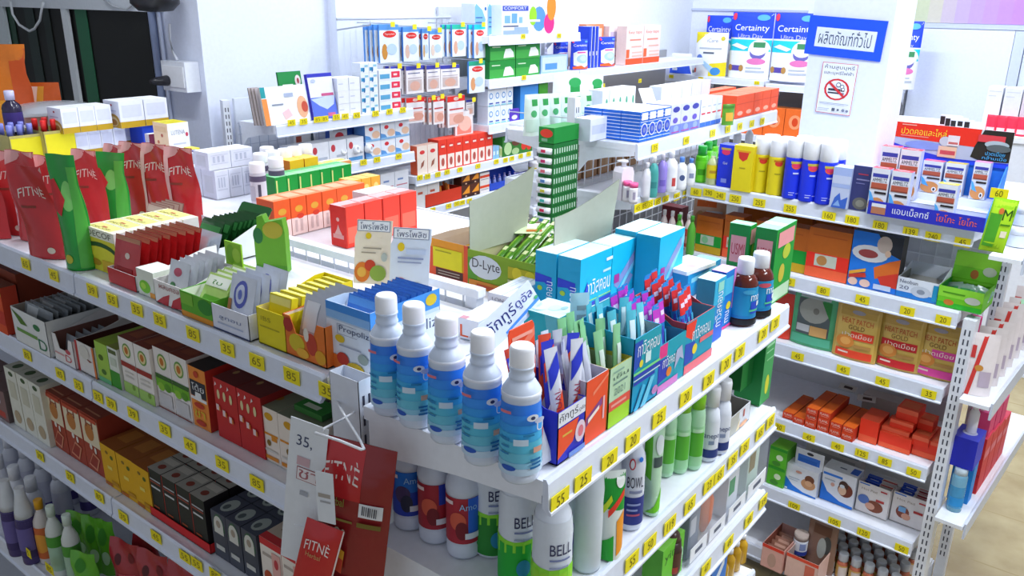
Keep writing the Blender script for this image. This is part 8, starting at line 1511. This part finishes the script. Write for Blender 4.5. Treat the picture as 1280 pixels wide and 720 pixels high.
# below the glove shelf
Z = 1.322
cir = [('F', [('e', '#5a98d8', .2, .4, .8, .75), ('e', '#eaf0f8', .3, .46, .7, .69), ('r', '#3a5ab0', .2, .12, .8, .2), ('r', '#8ac8d8', .1, .0, .9, .08)])]
rowbox('round_print_carton', 'white carton with blue ring print, {o} from the left', 'carton', 'white cartons with blue ring print', 4, Z, (610, 141), (641, 138), 111, 0, .08, ('#e8eef7', '#f0f4fa', '#d0daea', '#d0daea'), cir, stack=2)
bk('blue_carton', 'bright blue carton behind the wipes packs', (650, 137), (672, 135), 102, Z, .08, ('#3f90e0', '#5aa8ec', '#2f78c4', '#2f78c4'))
bk('green_carton', 'green carton behind the wipes packs', (673, 135), (684, 134), 100, Z, .08, ('#3f9a24', '#5ab03a', '#2f801c', '#2f801c'))
bk('violet_white_pack', 'small violet and white pack hanging under the ring print cartons', (637, 141), (649, 140), 137, Z-.0, .02, ('#5a3ac0', '#6a4ad0', '#4a2ea8', '#4a2ea8'), [('F', [('e', '#e8e4f8', .2, .1, .8, .5)])])
# packs hanging on hooks
FITY = None
hb = thing('hook_panel', 'wire hook panel carrying the hanging plaster packs', 'rack', (0, 0, 0))
YH = 3.05
ha, hb_ = aty(450, 25, YH+.05), aty(584, 36, YH+.05)
m = MB(); zr = ha.z
m.tube([(ha.x, YH+.214, zr), (hb_.x+.05, YH+.214, zr)], .006, '#c9cfde:s'); m.tube([(ha.x, YH+.214, zr-.05), (ha.x, YH-.02, zr-.02), (ha.x, YH-.02, zr+.0)], .004, '#b9c0d0:s')
m.build('top_rail', hb)
m = MB(); m.box(ha.x, YH+.2146, 1.50, hb_.x+.05, YH+.218, zr+.02, '#dfe6f2:c')
for k in range(24): m.box(ha.x+k*.04, YH+.2142, 1.15, ha.x+k*.04+.0025, YH+.2145, zr, '#cdd4e2:s')
m.build('wire_grid', hb)
def hangpack(px0, px1, y0, y1, label, cols, items, group, Y=YH, hooks=True, tagc=True, n=1):
    A = aty(px0, y0, Y); B = aty(px1, y0, Y); C = aty(px0, y1, Y)
    w = B.x-A.x; h = A.z-C.z
    for k in range(n):
        m = MB(); M = Matrix.Translation((0, 0, -h)); m.boxm(-w/2, -.006, 0, w/2, .006, h, cols, M); m.print('F', w, .012, h, items, M)
        o = m.build('hanging_plaster_pack'); o.location = ((A.x+B.x)/2-.012*k, Y+.022*k, A.z); o.rotation_euler.z = R(random.uniform(-8, 4)); tag(o, label if k == 0 else f'{label}, {ORD[k-1]} one behind', 'pack', group)
    m = MB(); m.tube([((A.x+B.x)/2, YH+.214, A.z+.004), ((A.x+B.x)/2, Y-.03, A.z+.004), ((A.x+B.x)/2, Y-.03, A.z+.012)], .0028, '#c4cad8:s', 6); m.build('hook', hb)
    if tagc:
        m = MB(); m.box(-.014, -.001, -.012, .014, .001, .012, '#f0de28'); o = m.build('price_tag'); o.location = ((A.x+B.x)/2, Y-.034, A.z+.002); tag(o, 'yellow price tag on the hook of the '+' '.join(label.split()[:7]), 'price tag', 'yellow price tags on hooks')
tp = lambda top, pic: [('r', top, 0, .86, 1, 1), ('e', '#e02a24', .18, .66, .88, .84), ('t', '#f6e4e0', .26, .72, .8, .78, 'Tigerplast'), ('e', pic, .1, .08, .4, .5), ('e', '#b8d0ee', .35, .2, .9, .5)]
LB = ('#e4eefa', '#5a9ae0', '#4a8ad8', '#4a8ad8')
for k, (a, b, y0, y1, top, pic, n, lab) in enumerate(((473, 496, 31, 79, '#5a9ae8', '#c88a3a', 4, 'blue topped plaster pack with a giraffe brown figure'), (502, 522, 34, 77, '#5a9ae8', '#d8b8a8', 3, 'blue topped plaster pack with pale picture, second hook'), (527, 534, 36, 75, '#5a9ae8', '#c8a06a', 2, 'narrow blue topped plaster pack, third hook'), (536, 551, 38, 73, '#5a9ae8', '#dcc8bc', 3, 'blue topped plaster pack, fourth hook'), (564, 581, 31, 71, '#2abfa8', '#d8a890', 3, 'teal topped plaster pack with hand picture'), (591, 606, 31, 73, '#14c8d8', '#d8a890', 2, 'cyan topped plaster pack with hand picture'))):
    hangpack(a, b, y0, y1, lab, LB, tp(top, pic), 'plaster packs on the upper hooks', n=n)
wp = lambda c: [('r', c, 0, .85, 1, 1), ('r', '#5a6494', .1, .72, .8, .75), ('r', '#c8b8b8', .1, .1, .9, .5), ('e', '#d8a898', .2, .1, .8, .45), ('r', '#b4a8b0', .1, .55, .9, .58)]
LW = ('#ebe6ea', '#c8c0c8', '#b8a8ac', '#b8a8ac')
for k, (a, b, y0, y1, n, lab) in enumerate(((487, 500, 83, 112, 2, 'navy topped gauze pack at the left of the second hook row'), (506, 528, 83, 118, 2, 'navy topped gauze pack under the second hook'), (532, 549, 82, 115, 3, 'navy topped gauze pack in the middle of the second row'), (551, 572, 82, 112, 2, 'navy topped gauze pack with skin coloured picture'))):
    hangpack(a, b, y0, y1, lab, LW, wp('#3a40a8'), 'navy topped gauze packs', n=n)
hangpack(585, 605, 77, 117, 'large green topped plaster pack at the right of the second hook row', LB, tp('#1fa080', '#d89a6a'), 'plaster packs on the lower hooks', Y=YH-.03)
rp = [('r', '#e02a24', 0, .82, 1, 1), ('e', '#f4d0cc', .35, .85, .65, .97), ('r', '#c84a4a', .1, .55, .9, .6), ('r', '#e8b8ac', .1, .08, .9, .45), ('e', '#d89a88', .3, .1, .95, .4)]
for k, (a, b, y0, y1, n, lab) in enumerate(((508, 528, 123, 155, 2, 'red topped bandage pack at the left of the third hook row'), (534, 538, 122, 156, 2, 'narrow red topped bandage pack in the third hook row'), (540, 554, 121, 156, 3, 'red topped bandage pack in the middle of the third row'), (558, 580, 121, 160, 3, 'red topped bandage pack at the right of the third row'))):
    hangpack(a, b, y0, y1, lab, LW, rp, 'red topped bandage packs', n=n)
hangpack(568, 590, 140, 172, 'pale pink bandage pack hanging low at the right', LW, [('r', '#e88a7a', .1, .1, .9, .5), ('e', '#f0c0b0', .2, .2, .9, .8)], 'low hanging packs', tagc=False)
hangpack(582, 591, 125, 145, 'small white and navy pack beside the red topped packs', LW, wp('#3a40a8'), 'low hanging packs')
# ================================================================ pads on the right wall
Z = SZ+.002
big_ = [('r', '#2048e4', 0, .62, 1, 1), ('t', '#f2f5fd', .1, .70, .92, .82, 'Certainty'), ('t', '#c4c8e0', .2, .60, .8, .68, 'Ultra Day'), ('r', '#22cfe6', 0, .42, 1, .595), ('r', '#eef2f8', 0, 0, 1, .42), ('e', '#e6ecf4', .5, .28, 1, .6), ('e', '#6a64b8', .55, .3, .9, .5), ('e', '#eef2f8', .55, .36, .92, .54), ('r', '#3a8a5a', .62, .48, .88, .56), ('e', '#e078b8', .5, .22, .92, .32), ('r', '#5a4aa8', .08, .12, .36, .2), ('e', '#b88a4a', .02, .11, .14, .21), ('e', '#b88a4a', .32, .11, .44, .21), ('r', '#b4bccc', .5, .1, .92, .13), ('r', '#b4bccc', .5, .16, .85, .18), ('e', '#e83a5a', .02, .88, .12, .99), ('e', '#58b0f4', .62, .88, .92, .97), ('p', '#eaf6fa', [(.05, .5), (.4, .44), (.5, .48), (.2, .54)])]
def padx(p0, p1, yt, name, label, cat, col, back, items, group=None, d=.14, dx=.05, **kw):
    A = atx(p0[0], p0[1], SX+dx); B = atx(p1[0], p1[1], SX+dx); A.z = B.z = Z if kw.pop('hi', 1) else Z-.02
    C = A+(B-A)*.5; m = pouch_mesh(A.y-B.y, top_h(A, yt), d, col, back, items, seal=.03, **kw); o = m.build(name); o.location = C+Vector((d/2, 0, 0)); o.rotation_euler.z = TL; return tag(o, label, cat, group)
PB = ('#f0f3f9:f', '#2048d8:f')
padx((905, 97), (956, 98), 15, 'pad_pack', 'large blue and aqua pad pack, left of the two big ones', 'pack', *PB, big_, 'large pad packs')
o = padx((957, 100), (1011, 101), 16, 'pad_pack', 'large blue and aqua pad pack touching the blue sign', 'pack', *PB, big_, 'large pad packs')
padx((1100, 106), (1140, 107), 26, 'pad_pack', 'large blue and aqua pad pack seen right of the pillar', 'pack', *PB, big_, 'large pad packs')
padx((874, 94), (907, 95), 19, 'pad_pack', 'blue pad pack behind the yellow and white pack', 'pack', *PB, big_, 'large pad packs', dx=.18)
padx((863, 93), (902, 95), 40, 'care_pack', 'white and yellow pad pack on the wall shelf', 'pack', '#eceef2:f', '#d8c81a:f', [('p', '#e0ce1a', [(0, 1), (.4, 1), (0, .74)]), ('p', '#e8d61a', [(.55, .02), (1, .02), (1, .34), (.55, .3)]), ('t', '#8a94a8', .38, .78, .72, .86, 'iCare'), ('r', '#b4bcc8', .15, .62, .85, .66), ('r', '#5a6478', .3, .52, .65, .56), ('p', '#a8ccec', [(.12, .4), (.25, .42), (.7, .2), (.6, .1)]), ('e', '#3a8ad0', .6, .04, .88, .22), ('e', '#5a7ac8', .08, .3, .3, .5), ('r', '#d8502a', .02, .08, .1, .18), ('e', '#d0c03a', .8, .82, .92, .92)], dx=.0)
o = padx((829, 90), (862, 92), 66, 'white_blue_pack', 'low white and blue pack at the left end of the wall shelf', 'pack', '#eef1f8:f', '#dfe4f0:f', [('p', '#2f58d8', [(.05, .05), (.98, .05), (.9, .6), (.12, .6)]), ('r', '#dfe8fa', .3, .2, .5, .3), ('r', '#c9d2e4', .2, .75, .8, .8)], dx=.03, d=.1, topw=.85)
# shelf below the pads, mostly behind the orange cartons
shelf(TL, (SX, sx((840, 140)).y, SZ-.42), 1.75, .3, 'lower wall shelf behind the orange cartons')
P = Vector((SX+.05, sx((952, 150)).y, SZ-.418))
for k in range(4):
    o = carton('orange_carton', .16, .12, .22, ('#f4702a', '#f08a4a', '#e0602a', '#e0602a'), [('F', [('e', '#f8a070', .2, .3, .8, .8), ('e', '#e04a1f', .35, .4, .65, .7)])]); put(o, P+Vector((0, -.165*k+.33, 0)), TL, .16, .12); tag(o, f'orange carton with a round mark on the lower wall shelf, {ORD[k]} from the left', 'carton', 'orange cartons on the lower wall shelf')
for s in range(3):
    for k in range(3):
        o = carton('arrow_carton', .16, .12, .10, ('#dfe6e8', '#e8eef0', '#c8d4d4', '#c8d4d4'), [('F', [('e', '#b06a4a', .05, .1, .5, .9), ('r', '#5a3a34', .3, .3, .5, .8), ('p', '#2f8a5a', [(.6, .3), (.85, .5), (.6, .7)])])]); put(o, P+Vector((0, -.165*k-.33, .102*s)), TL, .16, .12); tag(o, f'pale carton with a green arrow beside the pillar, {ORD[k]} pile, {["bottom", "middle", "top"][s]}', 'carton', 'pale cartons with a green arrow')
bottles(3, 'white_bottle', 'small white bottle with dark cap past the top middle rail, {o} from the left', 'white bottles past the middle rail', 1.402, (905, 190), (935, 187), 160, 5, 0, '#e6eaf2:s', '#e0e4ee:s')
